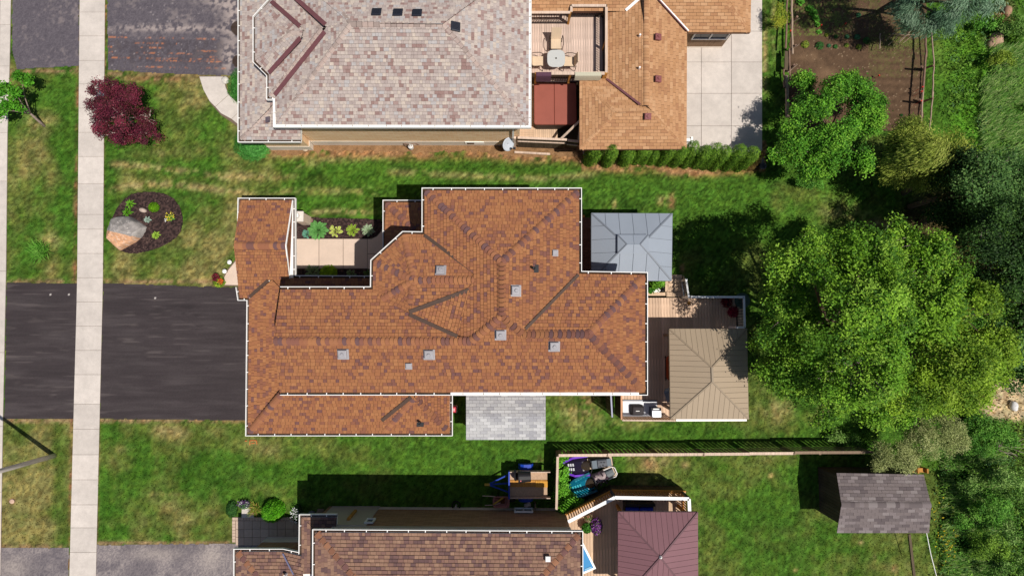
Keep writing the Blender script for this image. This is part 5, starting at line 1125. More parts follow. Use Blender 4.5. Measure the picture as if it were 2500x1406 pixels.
for i, (px, py, r_, lb) in enumerate(((1975, 25, .3, 'uppermost'), (1983, 35, .32, 'second from the top'), (1990, 48, .28, 'third from the top'), (1995, 62, .2, 'fourth from the top'), (1998, 80, .18, 'lowest'), (1952, 8, .3, 'topmost left'))):
    rosette('rhubarb', lb + ' broad-leaved plant of the leafy row in the vegetable garden', px, py, r_, 16, r_ * .7, A(104, 170, 56), A(92, 154, 48), group='broad-leaved plants in the vegetable garden')
t = tree('weedy_vine', 'straggly yellow-green vine tree along the grass strip beside the patio', 'plant', (1897, 70), [PL(1893, 20, .9, .25, .7, .3), PL(1895, 60, .7, .22, .6, .3), PL(1912, 40, .8, .25, .4, .25)], 120, 14, .1, .06, [A(176, 180, 60), A(150, 168, 56)], trunk_r=.02, cull=.35)
for (px, py, r_, lb) in ((1369, 1126, .2, 'behind the snowmobile noses'), (1370, 1160, .25, 'left of the purple snowmobile'), (1372, 1190, .3, 'at the nose of the teal snowmobile'), (1375, 1218, .38, 'against the short fence'), (1400, 1236, .38, 'at the foot of the raised deck'), (1378, 1240, .33, 'lowest, by the house wall')):
    tree('tall_weed', 'lush light green weeds ' + lb, 'plant', (px, py), [PL(px, py, .5, r_, r_, .3), PL(px + 8, py - 8, .45, r_ * .6, r_ * .6, .25)], int(150 * r_ + 40), 16, .09, .10, [A(116, 186, 48), A(96, 164, 40), A(132, 200, 64)], trunk_r=.02, group='weeds inside the fenced corner', cull=.25)
# ------------------------------------------------------------ decks, rails, fences
def boards(parent, x0, x1, y0, y1, z, w_, m, axis='y', gap=.008, th=.03, name='board', cut=None, jit=.002):
    """deck boards over a world rectangle; axis is the long direction; cut(x) -> (lo, hi) clips each board"""
    lo, hi = (x0, x1) if axis == 'y' else (y0, y1); n = max(1, round((hi - lo) / w_)); w_ = (hi - lo) / n; cache = {}
    for i in range(n):
        c = lo + (i + .5) * w_; a, b = (y0, y1) if axis == 'y' else (x0, x1)
        if cut: a, b = cut(c, a, b)
        L = round(b - a, 2)
        if L <= .05: continue
        if (L,) not in cache:
            mb = MB(); s = (w_ - gap, L, th) if axis == 'y' else (L, w_ - gap, th); mb.box((0, 0, 0), s)
            me = bpy.data.meshes.new(name); me.from_pydata(mb.v, [], mb.f); me.materials.append(m); cache[(L,)] = me
        p = (c, (a + b) / 2, z - th / 2 + rnd.uniform(-jit, jit)) if axis == 'y' else ((a + b) / 2, c, z - th / 2 + rnd.uniform(-jit, jit))
        link(name, cache[(L,)], parent=parent, mw=Matrix.Translation(p))
def railrun(parent, a, b, z0, z1, cap_m, bal_m, cap_w=.1, sp=.12, bal=.025, cap_h=.035, low=True, post_m=None, posts=(), rot=0):
    a, b = V((a.x, a.y, 0)), V((b.x, b.y, 0)); up = V((0, 0, 1)); L = (b - a).length; d = (b - a) / L
    mb = MB(); mb.bar(a + up * z1, b + up * z1, cap_w, cap_h); mb.build('rail_cap', cap_m, parent)
    mb = MB(); n = int(L / sp)
    for i in range(1, n): p = a + d * (i * L / n); mb.box((p.x, p.y, (z0 + z1) / 2 + .02), (bal, bal, z1 - z0 - .1))
    if low: mb.bar(a + up * (z0 + .09), b + up * (z0 + .09), .05, .05)
    mb.bar(a + up * (z1 - .06), b + up * (z1 - .06), .04, .05)
    if n > 1: mb.build('balusters', bal_m, parent)
    for f in posts:
        p = a + d * (L * f); q = MB(); q.box((p.x, p.y, (z0 + z1) / 2), (.1, .1, z1 - z0 + .03)); q.build('post', post_m or cap_m, parent)

# --- pool-side deck of the grey-pink house
dk = thing('upper_deck', 'weathered plank deck with dark balusters between the grey-pink and tan roofs', 'deck', P(1385, 105)); DZ = 1.95
a = P(1288, 178, DZ); b = P(1476, 30, DZ); c_ = P(1393, 30, DZ); e_ = P(1393, 14, DZ)
boards(dk, a.x, c_.x, a.y, b.y, DZ, .115, WDECK); boards(dk, c_.x, b.x, a.y, P(1400, 14, DZ).y, DZ, .115, WDECK)
mb = MB(); mb.box(((a.x + b.x) / 2, (a.y + b.y) / 2, DZ / 2 - .03), (b.x - a.x - .02, b.y - a.y - .02, DZ - .08)); mb.build('skirt', WDARK, dk)
RZ = DZ + 1.0
railrun(dk, P(1292, 31, RZ), P(1392, 31, RZ), DZ, RZ, WCAP, DARKM, .12, .115, posts=(1,), post_m=WOCHRE)
railrun(dk, P(1396, 14.5, RZ), P(1480, 14.5, RZ), DZ, RZ, WCAP, DARKM, .12, .115, posts=(0, 1), post_m=WDARK)
railrun(dk, P(1395, 16, RZ), P(1395, 30, RZ), DZ, RZ, WCAP, DARKM, .11, .2)
railrun(dk, P(1480.5, 18, RZ), P(1480.5, 178, RZ), DZ, RZ, WCAP, DARKM, .12, .115, post_m=WOCHRE, posts=(.5, 1))
railrun(dk, P(1309, 179.5, RZ), P(1476, 179.5, RZ), DZ, RZ, WCAP, DARKM, .15, .115, post_m=WOCHRE, posts=(0, .5, 1))
def cloth(name, label, cat, px0, px1, py, z, drop, m, n=14):
    a, b = P(px0, py, z), P(px1, py, z); mb = MB(); rows = [(-.09, -drop * .3), (-.08, .03), (.08, .03), (.10, -.1), (.12, -drop)]; vs_ = []
    for i in range(n + 1):
        f = i / n; x = a.x + (b.x - a.x) * f
        for (dy, dz) in rows: vs_.append((x, a.y - dy * 1.0 if dy < 0 else a.y - dy, z + dz + (.012 * math.sin(i * 1.9) if dz < 0 else 0)))
    vs_ = [(x, y, zz) for x, y, zz in vs_]; k = len(rows)
    for i in range(n):
        for j in range(k - 1): mb.f.append((i * k + j, (i + 1) * k + j, (i + 1) * k + j + 1, i * k + j + 1)); mb.mi.append(0)
    mb.v = vs_; o = mb.build(name, m, loc=(a.x, a.y, z)); sm = o.modifiers.new('thick', 'SOLIDIFY'); sm.thickness = .015; return tag(o, label, cat)
cloth('towel', 'plum coloured towel hung over the deck rail above the hot tub', 'towel', 1309, 1346, 182, RZ + .04, .5, mat('plum_towel', A(96, 66, 82), rough=1, noise=[(20, .2)]))
cloth('towel', 'pale cream towel hung over the right end of the deck rail', 'towel', 1404, 1468, 182, RZ + .04, .35, mat('cream_towel', A(206, 200, 176), rough=1, noise=[(20, .1)]))
CUSH = mat('sling_fabric', A(226, 200, 170), rough=.9, grain=((2, 40, 2), .08)); BRZ = mat('bronze_metal', A(66, 52, 46), rough=.4, metal=.3)
def patio_chair(name, label, px, py, rz, lounge=False):
    b = P(px, py, DZ); t = thing(name, label, 'chair', b, None if lounge else 'dining chairs at the glass table'); t.rotation_euler = (0, 0, rz); t.location = b
    def add(nm, mb, m): o = mb.build(nm, m); o.parent = t; return o
    mb = MB(); L = .55; mb.bar((-.25, 0, .42), (.25, 0, .40), .48, .03); add('seat', mb, CUSH)
    mb = MB(); mb.bar((.24, 0, .40), (.52 if lounge else .38, 0, .95), .48, .03); add('backrest', mb, CUSH)
    for s in (-1, 1):
        mb = MB(); y = s * .30; mb.tube([(-.26, y, 0), (-.24, y, .55), (-.1, y * 1.1, .64), (.15, y * 1.12, .62), (.32, y, .6), (.30, y, .02)], .018, 6); add('arm_frame', mb, BRZ)
    mb = MB(); mb.bar((-.25, -.3, .4), (-.25, .3, .4), .03, .03); mb.bar((.25, -.3, .4), (.25, .3, .4), .03, .03); add('seat_frame', mb, BRZ)
    return t
patio_chair('patio_chair', 'beige sling chair with high back facing the top side of the glass table', 1356, 118, math.pi / 2, True)
patio_chair('patio_chair', 'beige sling chair left of the glass table, half under the white gutter', 1312, 160, math.pi)
patio_chair('patio_chair', 'beige sling chair right of the glass table', 1387, 161, 0)
b = P(1355, 160, DZ); t = thing('glass_table', 'rounded glass patio table between the beige chairs', 'table', b)
mb = MB(); pts = [(.42 * abs(math.cos(u)) ** .6 * (1 if math.cos(u) > 0 else -1), .42 * abs(math.sin(u)) ** .6 * (1 if math.sin(u) > 0 else -1)) for u in np.linspace(0, 2 * np.pi, 32, endpoint=False)]
mb.prism([(b.x + x, b.y + y) for x, y in pts], DZ + .69, DZ + .71); mb.build('tabletop', mat('frosted_glass', A(206, 206, 202), rough=.25, spec=.5), t)
mb = MB(); mb.lathe((b.x, b.y, DZ), [(.03, .7), (.035, .75), (.02, .76)], 12); mb.build('umbrella_ring', BRZ, t)
for u in (.8, 2.35, 3.9, 5.5):
    mb = MB(); mb.tube([(b.x + .1 * math.cos(u), b.y + .1 * math.sin(u), DZ + .66), (b.x + .36 * math.cos(u), b.y + .36 * math.sin(u), DZ)], .018, 6); mb.build('leg', BRZ, t)
# --- hot tub and its platform
pl = thing('tub_platform', 'lower cedar platform around the red-brown hot tub', 'deck', P(1355, 290)); PZ = .55
a = P(1292, 340, PZ); b = P(1414, 193, PZ); boards(pl, P(1262, 330, PZ).x, P(1303, 300, PZ).x, a.y, P(1300, 302, PZ).y, PZ, .12, WDECK3, axis='x'); boards(pl, P(1303, 300, PZ).x, P(1361, 300, PZ).x, a.y, P(1300, 312, PZ).y, PZ, .1, WDECK3); boards(pl, a.x, P(1303, 250, PZ).x, P(1300, 302, PZ).y, b.y, PZ, .12, WDECK3)
q = P(1400, 335, .2); mb = MB(); mb.box(((a.x + b.x) / 2, (a.y + b.y) / 2, .2), (b.x - a.x - .1, b.y - a.y, .38)); mb.build('skirt', WDARK, pl)
q0, q1 = P(1306, 196, PZ + .75), P(1412, 196, PZ + .75); mb = MB(); mb.bar(q0, q1, .13, .04); mb.build('shelf_plank', WCAP, pl)
tz = 1.35; a = P(1304, 304, tz); b = P(1407, 203, tz)
t = thing('hot_tub', 'square hot tub under a folded red-brown vinyl cover', 'hot tub', ((a.x + b.x) / 2, (a.y + b.y) / 2, PZ))
def rrect(x0, x1, y0, y1, r, n=5):
    out = []
    for cx, cy, s in ((x1 - r, y1 - r, 0), (x0 + r, y1 - r, 1), (x0 + r, y0 + r, 2), (x1 - r, y0 + r, 3)):
        for k in range(n + 1): u = math.pi / 2 * (s + k / n); out.append((cx + r * math.cos(u), cy + r * math.sin(u)))
    return out
mb = MB(); mb.prism(rrect(a.x + .03, b.x - .03, a.y + .03, b.y - .03, .15), PZ, tz - .14); mb.build('cabinet', mat('tub_cabinet', A(74, 58, 50), rough=.7, grain=((1, 1, 1), .1)), t)
VIN = mat('red_brown_vinyl', A(160, 90, 76), rough=.6, noise=[(1.2, .07), (60, .08)]); mx = (a.x + b.x) / 2 - .05
full = rrect(a.x, b.x, a.y, b.y, .12)
l_ = [(min(x, mx - .006), y) for x, y in full]; r_ = [(max(x, mx + .006), y) for x, y in full]
def dedupe(p): return [q for i, q in enumerate(p) if (V(q) - V(p[i - 1])).length > 1e-4]
mb = MB(); mb.prism(dedupe(l_), tz - .13, tz, bev=.02); mb.build('cover_panel', VIN, t)
mb = MB(); mb.prism(dedupe(r_), tz - .13, tz, bev=.02); mb.build('cover_panel', VIN, t)
t = thing('privacy_fence', 'mossy board fence in front of the hot tub platform', 'fence', P(1335, 365))
q0, q1 = P(1264, 337, 1.45), P(1384, 342, 1.45); n = 26
for i in range(n):
    f = (i + .5) / n; p = q0 + (q1 - q0) * f; mb = MB(); L = (q1 - q0).length / n - .008; mb.box((p.x, p.y, .74), (L, .025, 1.4)); o = mb.build('board', WDARK, t)
q2 = P(1413, 346, 1.3)
for i in range(6):
    f = (i + .5) / 6; p = P(1385, 343, 1.3) + (q2 - P(1385, 343, 1.3)) * f; mb = MB(); mb.box((p.x, p.y, .66), ((q2.x - P(1385, 343, 1.3).x) / 6 - .008, .025, 1.26)); mb.build('board', WDARK, t)
for (s0, s1, z, w_) in (((1264, 336.5), (1384, 341.5), 1.48, .11), ((1386, 343), (1413, 346), 1.34, .12)): mb = MB(); mb.bar(P(*s0, z), P(*s1, z), w_, .04); mb.build('rail_cap', WCAP, t)
off_ = V((0, -.045, 0))
for (s0, s1, z) in ((q0, q1, 1.05), (P(1386, 343, 1.3), q2, .8)): mb = MB(); mb.bar(V((s0.x, s0.y, z)) + off_, V((s1.x, s1.y, z)) + off_, .05, .08); mb.build('rail', WCAP, t)
mb = MB(); mb.bar(P(1256, 372, .06) , P(1343, 377, .06), .1, .1); mb.build('base_plank', WCAP, t)
mb = MB(); p = P(1259, 350, 1.0); mb.box((P(1262, 337, 1.45).x - .1, q0.y, .75), (.12, .12, 1.5)); mb.build('post', WCAP, t)
t = thing('timber_brace', 'diagonal pale timber and side rail of the pergola frame by the hot tub corner', 'timber frame', P(1400, 320))
mb = MB(); mb.bar(P(1370, 339, 1.5), P(1417, 294, 2.2), .1, .06); mb.build('brace', WCAP, t)
mb = MB(); mb.bar(P(1412, 343, 1.45), P(1416, 296, 2.1), .06, .06); mb.build('side_rail', WCAP, t)

# --- wooden deck behind the middle house
dk = thing('cedar_deck', 'cedar plank deck with white rail behind the brown-roofed house', 'deck', P(1690, 860)); DZ = .6
a = P(1560, 1024, DZ); b = P(1816, 727, DZ); xl = P(1518, 1000, DZ).x; yk = P(1570, 962, DZ).y
boards(dk, P(1566, 800, DZ).x, b.x, a.y, b.y, DZ, .14, WDECK2, gap=.012); boards(dk, xl, P(1566, 800, DZ).x, a.y, yk, DZ, .14, WDECK2, gap=.012)
mb = MB(); mb.box(((a.x + b.x) / 2, (a.y + b.y) / 2, .27), (b.x - a.x - .06, b.y - a.y - .06, .5)); mb.build('skirt', WDARK, dk)
mb = MB(); q = P(1682, 740, DZ); mb.box((q.x, q.y, DZ + .004), (.14, .16, .012)); mb.build('patch', WOCHRE, dk)
rail = thing('deck_railing', 'white painted rail with dark balusters around the sunny corner of the cedar deck', 'railing', P(1750, 740)); RZ = DZ + 1.0
WP = mat('white_rail_paint', A(240, 240, 240, 1.0), rough=.5, noise=[(3, .06)])
railrun(rail, P(1689, 725, RZ), P(1816, 725, RZ), DZ, RZ, WP, DARKM, .1, .13, post_m=WP, posts=(0, 1)); railrun(rail, P(1816, 725, RZ), P(1818, 800, RZ), DZ, RZ, WP, DARKM, .1, .13); railrun(rail, P(1800, 799, RZ), P(1818, 799, RZ), DZ, RZ, WP, DARKM, .09, .2, post_m=WP, posts=(0,))
st = thing('deck_stairs', 'short flight of cedar steps from the lawn up to the cedar deck', 'stairs', P(1650, 690))
for i in range(5):
    z = DZ - .02 - i * .115; y0 = P(1630, 724 - i * 10.5, z).y; mb = MB(); mb.box((P(1651, 700, z).x, y0 + .11, z - .02), (.98 if i < 4 else .62, .235, .04)); mb.build('tread', WDECK3, st)
mb = MB(); mb.bar(P(1629, 720, .5), P(1629, 676, .12), .05, .2); mb.bar(P(1672, 720, .5), P(1668, 676, .12), .05, .2); mb.build('stringers', WDECK3, st)
sr = thing('stair_railing', 'sloping white handrail with black balusters beside the cedar steps', 'railing', P(1675, 700))
a, b = P(1681, 724, 1.55), P(1675, 683, 1.0); mb = MB(); mb.bar(a, b, .08, .05); mb.build('rail_cap', WP, sr); a2, b2 = a - V((0, 0, .75)), b - V((0, 0, .75)); mb = MB(); mb.bar(a2, b2, .05, .05); mb.build('rail', WP, sr)
mb = MB()
for i in range(1, 9): p = a + (b - a) * i / 9; q = a2 + (b2 - a2) * i / 9; mb.bar(p, q, .02, .02, V((1, 0, 0)))
mb.build('balusters', DARKM, sr)
for p in (a, b): mb = MB(); mb.box((p.x, p.y, (p.z + .1) / 2 + .02), (.1, .1, p.z)); mb.build('post', WP, sr)
pb = thing('planter_bed', 'boxed planting bed with white edging between the gray gazebo and the cedar deck', 'planter', P(1600, 700))
mb = MB(); mb.bar(P(1574, 718, .45), P(1628, 718, .45), .16, .1); mb.bar(P(1626, 715, .45), P(1626, 684, .45), .1, .1); mb.build('frame', WDECK3, pb)
mb = MB(); mb.prism(PX([(1574, 680), (1622, 680), (1622, 714), (1574, 714)]), 0, .12); mb.build('soil', mat('dark_soil', A(58, 44, 38), rough=1, noise=[(20, .4)]), pb)
mb = MB()
for i in range(8): p = P(1618 + (i % 2) * 4, 686 + i * 4, .2); mb.box((p.x, p.y, .2), (.07, .07, .16))
mb.build('edging', WHITE, pb)
mb = MB(); q = P(1602, 709, .4); mb.lathe((q.x, q.y, .12), [(.14, 0), (.2, .34), (.21, .36), (.17, .36), (.16, .3)], 4, 1.0, .9); o = mb.build('planter_pot', WHITE, loc=(q.x, q.y, .12)); tag(o, 'square white pot in the boxed bed holding the taller plant', 'pot')
tree('potted_plant', 'leafy bright green plant in the square white pot', 'plant', (1602, 706, .4), [PL(1606, 693, .7, .3, .28, .22), PL(1598, 700, .6, .2, .2, .15)], 70, 14, .07, .10, [A(120, 176, 52), A(96, 152, 44)], trunk_r=.015, cull=.2)
tree('low_plant', 'low green plant in the boxed bed by the house gutter', 'plant', (1586, 706), [PL(1586, 704, .35, .24, .24, .2)], 40, 14, .07, .09, [A(80, 150, 44), A(64, 126, 36)], trunk_r=.015, cull=.2)
tree('low_plant', 'dark red plant in the shade of the boxed bed under the gray gazebo', 'plant', (1584, 690), [PL(1585, 690, .3, .22, .2, .2)], 36, 12, .07, .09, [A(120, 44, 56), A(86, 40, 46)], trunk_r=.015, cull=.2)
for (px, py, c, lb) in ((1768, 738, [A(120, 30, 46), A(96, 30, 44)], 'upper dark red potted plant in the leafy shade on the cedar deck'), (1783, 762, [A(176, 36, 72), A(146, 30, 62)], 'lower crimson potted plant in the leafy shade on the cedar deck')):
    q = P(px, py, DZ); t = thing('flower_pot', lb, 'potted plant', q); mb = MB(); mb.lathe(q, [(.12, 0), (.17, .28), (.18, .3), (.15, .3), (.14, .25)], 14); mb.build('pot', DARK, t)
    p = rv(420); p[:, 2] = abs(p[:, 2]) ; me = leafcloud('foliage', p * np.array([.3, .3, .28]) * R.uniform(.7, 1, (420, 1)) + np.array([0, 0, .3]), norm(p), np.full(420, .08), .6, np.array(c)[R.integers(0, 2, 420)] * R.uniform(.7, 1.3, (420, 1))); link('foliage', me, LEAF, t)
q = P(1803, 735, DZ); t = thing('deck_table', 'small dark green table with a round top in the leafy deck corner', 'table', q); mb = MB(); mb.lathe(q, [(.38, .45), (.38, .48)], 20); mb.build('tabletop', mat('green_top', A(70, 90, 80), rough=.5), t); mb = MB(); mb.tube([q, q + V((0, 0, .45))], .04, 8); mb.build('leg', DARKM, t)
# privacy screens by the barbecue
ps = thing('privacy_screen', 'slatted wooden screen wrapping the barbecue corner of the cedar deck', 'fence', P(1580, 1025)); SZ = 1.75
def screen(parent, a, b, z0, z1, m, capm, bw=.13, gap=.02, cap=.07, name='board'):
    a, b = V((a.x, a.y, 0)), V((b.x, b.y, 0)); L = (b - a).length; n = max(1, int(L / bw)); d = (b - a) / L; ang = math.atan2(d.y, d.x); mb = MB(); mb.box((0, 0, 0), (L / n - gap, .016, z1 - z0))
    me = bpy.data.meshes.new(name); me.from_pydata(mb.v, [], mb.f); me.materials.append(m)
    for i in range(n): p = a + d * ((i + .5) * L / n); M = Matrix.Translation((p.x, p.y, (z0 + z1) / 2)) @ Matrix.Rotation(ang, 4, 'Z'); link(name, me, parent=parent, mw=M)
    if capm: mb = MB(); mb.bar(a + V((0, 0, z1 + .02)), b + V((0, 0, z1 + .02)), cap, .035); mb.build('rail_cap', capm, parent)
screen(ps, P(1517, 962, SZ), P(1517, 1024, SZ), .1, SZ, WDARK, wood('orange_cap', A(214, 160, 124), .05)); screen(ps, P(1519, 1025.5, 1.35), P(1650, 1026.5, 1.35), .3, 1.35, WOCHRE, WCAP, gap=.05)
ps2 = thing('lattice_screen', 'grey-white topped screen just left of the barbecue corner', 'fence', P(1495, 990)); screen(ps2, P(1491, 958, SZ - .05), P(1494.5, 1018, SZ - .05), .05, SZ - .05, WDARK, mat('grey_white_cap', A(176, 178, 196), rough=.6), gap=.03)
mb = MB(); mb.prism(PX([(1521, 979), (1604, 979), (1604, 1016), (1521, 1016)], DZ), DZ, DZ + .02); o = mb.build('barbecue_mat', mat('white_mat', A(244, 244, 248, 1.0), rough=.6, noise=[(4, .05)]), loc=P(1562, 998, DZ)); tag(o, 'white floor mat under the two barbecues', 'mat')
mb = MB(); mb.bar(P(1521, 977, DZ + .05), P(1603, 977.5, DZ + .05), .05, .05); o = mb.build('edge_strip', mat('grey_strip', A(150, 152, 160), rough=.5), loc=P(1562, 977, DZ)); tag(o, 'grey metal strip along the top edge of the white mat', 'strip')
q = P(1557, 1003, .98); a, b = P(1544, 1013, .97), P(1572, 992, .97); t = thing('covered_barbecue', 'low barbecue under a black fitted cover with a small pale badge', 'barbecue', (q.x, q.y, DZ))
mb = MB(); r0 = rrect(a.x, b.x, a.y, b.y, .06, 2); r1 = offset(r0, .06); n = len(r0)
vs_ = [(x, y, DZ + .02) for x, y in r1] + [(x, y, .86) for x, y in offset(r0, .02)] + [(x, y, .95) for x, y in offset(r0, -.04)] + [(x, y, .98) for x, y in offset(r0, -.2)]
fs = [(k * n + i, k * n + (i + 1) % n, (k + 1) * n + (i + 1) % n, (k + 1) * n + i) for k in range(3) for i in range(n)] + [tuple(3 * n + i for i in range(n))]; mb.add(vs_, fs); mb.build('cover', mat('black_cover', A(66, 60, 62), rough=.7, noise=[(5, .15), (30, .1)], bump=.3, bscale=14), t)
mb = MB(); mb.box((q.x, q.y, .986), (.18, .03, .012)); mb.build('badge', WHITE, t)
q = P(1603, 1008, 1.28); a, b = P(1592, 1019, 1.28), P(1615, 996, 1.28); t = thing('steel_barbecue', 'stainless steel barbecue with a pale lid right of the covered one', 'barbecue', (q.x, q.y, DZ)); STEEL = mat('brushed_steel', A(196, 198, 206), rough=.35, metal=.4, noise=[(10, .1)])
mb = MB(); mb.box(((a.x + b.x) / 2, (a.y + b.y) / 2, DZ + .28), (b.x - a.x - .04, b.y - a.y - .04, .55)); mb.build('cabinet', mat('dark_steel', A(70, 84, 110), rough=.4, metal=.4), t)
mb = MB(); mb.prism(rrect(a.x, b.x, a.y, b.y - .1, .03, 2), 1.14, 1.28, bev=.03); mb.build('lid', STEEL, t)
mb = MB(); mb.bar((a.x + .06, b.y - .04, 1.27), (b.x - .06, b.y - .04, 1.27), .05, .04); mb.build('handle', WHITE, t)
mb = MB(); mb.box(((a.x + b.x) / 2, b.y - .05, 1.17), (b.x - a.x, .1, .1)); mb.build('control_panel', DARK, t)
# orange sun lounger, half hidden by the tan gazebo
q = P(1629, 897, DZ); t = thing('orange_lounger', 'orange cushioned bench half hidden under the left edge of the tan gazebo', 'bench', q); OR = mat('burnt_orange', A(188, 82, 40), rough=.7, noise=[(8, .1)]); mb = MB(); mb.prism(rrect(q.x - .15, q.x + .55, q.y - .62, q.y + .62, .22), DZ + .35, DZ + .5, bev=.05); mb.build('cushion', OR, t)
mb = MB(); mb.bar((q.x - .19, q.y - .6, DZ + .42), (q.x - .19, q.y + .6, DZ + .42), .03, .04); mb.build('edge_rail', BRZ, t); mb = MB()
for sx in (-.1, .5):
    for sy in (-.5, .5): mb.box((q.x + sx, q.y + sy, DZ + .17), (.05, .05, .35))
mb.build('legs', BRZ, t)
q = P(1632, 967, DZ); t = thing('deck_chair', 'grey folding chair peeking out at the lower left of the tan gazebo', 'chair', q); mb = MB(); mb.bar(q + V((-.1, .25, .42)), q + V((.02, -.2, .42)), .42, .03); mb.build('seat', mat('grey_sling', A(150, 150, 156), rough=.6), t); mb = MB(); mb.bar(q + V((-.12, .26, .42)), q + V((-.2, .5, .9)), .42, .03); mb.build('backrest', MATS['grey_sling'], t); mb = MB(); mb.bar(q + V((-.2, .2, 0)), q + V((.1, -.2, .42)), .03, .03); mb.bar(q + V((.2, .25, 0)), q + V((-.1, -.2, .42)), .03, .03); mb.build('legs', DARKM, t)

# --- gazebos
def share(F_, z, slope):
    faces = [Face(p, a, b, z, slope) for p, a, b in F_]; zs = [f.hit(*q).z for f, (pp, _, _) in zip(faces, F_) for q in pp[2:]]; zr = sum(zs) / len(zs); out = []
    for p, a, b in F_:
        f = Face(p, a, b, z, slope); s_ = [(zr - z) / max(.05, (P(*q, zr) - f.a).dot(f.nh)) for q in p[2:]]; out.append(Face(p, a, b, z, sum(s_) / len(s_)))
    return out
def gazebo(name, label, corners, ridge, z, slope, m, capm, panel, base_z, post_m, tier=None, seam=.018):
    """hip roof; corners NW NE SE SW in picture points at height z, ridge two picture points"""
    nw, ne, se, sw = corners; r0, r1 = ridge; cx = (nw[0] + se[0]) / 2; cy = (nw[1] + se[1]) / 2; t = thing(name, label, 'gazebo', P(cx, cy, 0))
    ns = abs(r0[0] - r1[0]) > abs(r0[1] - r1[1])
    if ns: L, Rr = (r0, r1) if r0[0] < r1[0] else (r1, r0); F_ = [([nw, ne, Rr, L], nw, ne), ([ne, se, Rr], ne, se), ([se, sw, L, Rr], se, sw), ([sw, nw, L], sw, nw)]
    else: T, B = (r0, r1) if r0[1] < r1[1] else (r1, r0); F_ = [([nw, ne, T], nw, ne), ([ne, se, B, T], ne, se), ([se, sw, B], se, sw), ([sw, nw, T, B], sw, nw)]
    faces = share(F_, z, slope)
    rf = roofdeck(t, faces); rf.data.materials.clear(); rf.data.materials.append(capm)
    for fc in faces:
        us = [p[0] for p in fc.uv]; vs_ = [p[1] for p in fc.uv]; n = max(1, round((max(us) - min(us)) / panel)); st_ = (max(us) - min(us)) / n
        for i in range(n):
            u0 = min(us) + i * st_; pl_ = clip(fc.uv, u0 + seam / 2, u0 + st_ - seam / 2, min(vs_), max(vs_))
            if not pl_: continue
            mb = MB(); top = [fc.to3(a, b, .02) for a, b in pl_]; bot = [fc.to3(a, b, 0) for a, b in pl_]; k = len(pl_)
            mb.add(top + bot, [tuple(range(k))] + [(j + k, (j + 1) % k + k, (j + 1) % k, j) for j in range(k)]); mb.build('roof_panel', m, rf)
    wr = [mid(*[f.hit(*q) for f in faces if q in f_p[0]]) for q, f_p in ((r0, F_[0]), (r1, F_[0]))] if False else None
    def hz(q): return mid(*[f.hit(*q) for f, (pp, _, _) in zip(faces, F_) if q in pp])
    mb = MB()
    for c in (nw, ne, se, sw):
        q = min((r0, r1), key=lambda r_: (r_[0] - c[0]) ** 2 + (r_[1] - c[1]) ** 2); mb.bar(P(*c, z) + V((0, 0, .03)), hz(q) + V((0, 0, .03)), .07, .035)
    if (V(r0) - V(r1)).length > 3: mb.bar(hz(r0) + V((0, 0, .035)), hz(r1) + V((0, 0, .035)), .09, .04)
    mb.build('hip_caps', capm, rf)
    e = PX([nw, ne, se, sw], z); mb = MB(); i0 = offset(e, -.06)
    for k in range(4): a, b = V((*e[k], z - .05)), V((*e[(k + 1) % 4], z - .05)); mb.bar(a, b, .04, .09)
    mb.build('eave_beam', capm, t)
    for (x, y) in offset(e, -.3):
        mb = MB(); mb.box((x, y, (base_z + z) / 2 + .03), (.12, .12, z - base_z)); mb.build('post', post_m, t)
    return t, faces, rf
GG = mat('grey_roof_metal', A(158, 166, 178), rough=.5, noise=[(.6, .05)], rand=.03); GD = mat('grey_trim', A(128, 134, 144), rough=.5)
gz, fz, rz_ = gazebo('gray_gazebo', 'gazebo with two-tier grey metal hip roof behind the brown-roofed house', ((1444, 521), (1641, 522), (1639, 685), (1444, 684)), ((1528, 598), (1566, 598)), 2.65, .42, GG, GD, .66, 0.2, GD)
# raised upper tier
zt = mid(fz[0].hit(1504, 575)).z + .17
tier = ((1508, 573.5), (1583, 573.5), (1583, 619), (1508, 619))
def hz(p, z): return P(*p, z)
ridge_px = ((1530.5, 596.5), (1563, 596.5)); F_ = [([tier[0], tier[1], ridge_px[1], ridge_px[0]], 0, 1), ([tier[1], tier[2], ridge_px[1]], 1, 2), ([tier[2], tier[3], ridge_px[0], ridge_px[1]], 2, 3), ([tier[3], tier[0], ridge_px[0]], 3, 0)]
tf = share([(p, tier[a], tier[b]) for p, a, b in F_], zt, .42)
for fc in tf:
    us = [p[0] for p in fc.uv]; n = 2
    for i in range(n if len(fc.uv) == 4 else 1):
        nn = n if len(fc.uv) == 4 else 1; w0 = (max(us) - min(us)) / nn; pl_ = clip(fc.uv, min(us) + i * w0 + .006, min(us) + (i + 1) * w0 - .006, -1, 9)
        if pl_: mb = MB(); k = len(pl_); mb.add([fc.to3(a, b, .02) for a, b in pl_] + [fc.to3(a, b, -.01) for a, b in pl_], [tuple(range(k))] + [(j + k, (j + 1) % k + k, (j + 1) % k, j) for j in range(k)]); mb.build('roof_panel', GG, rz_)
mb = MB()
for c in tier: q = min(ridge_px, key=lambda r_: (r_[0] - c[0]) ** 2 + (r_[1] - c[1]) ** 2); fcs = [f for f, (pp, _, _) in zip(tf, F_) if c in pp]; mb.bar(P(*c, zt) + V((0, 0, .03)), mid(*[f.hit(*q) for f in fcs]) + V((0, 0, .03)), .05, .03)
e = PX(tier, zt); mb.prism(offset(e, -.03), zt - .16, zt - .02); mb.build('upper_tier_frame', GD, rz_)
gdk = thing('gazebo_deck', 'dark stained plank floor under the gray gazebo', 'deck', P(1530, 605)); a = P(1414, 690, .3); b = P(1632, 531, .3)
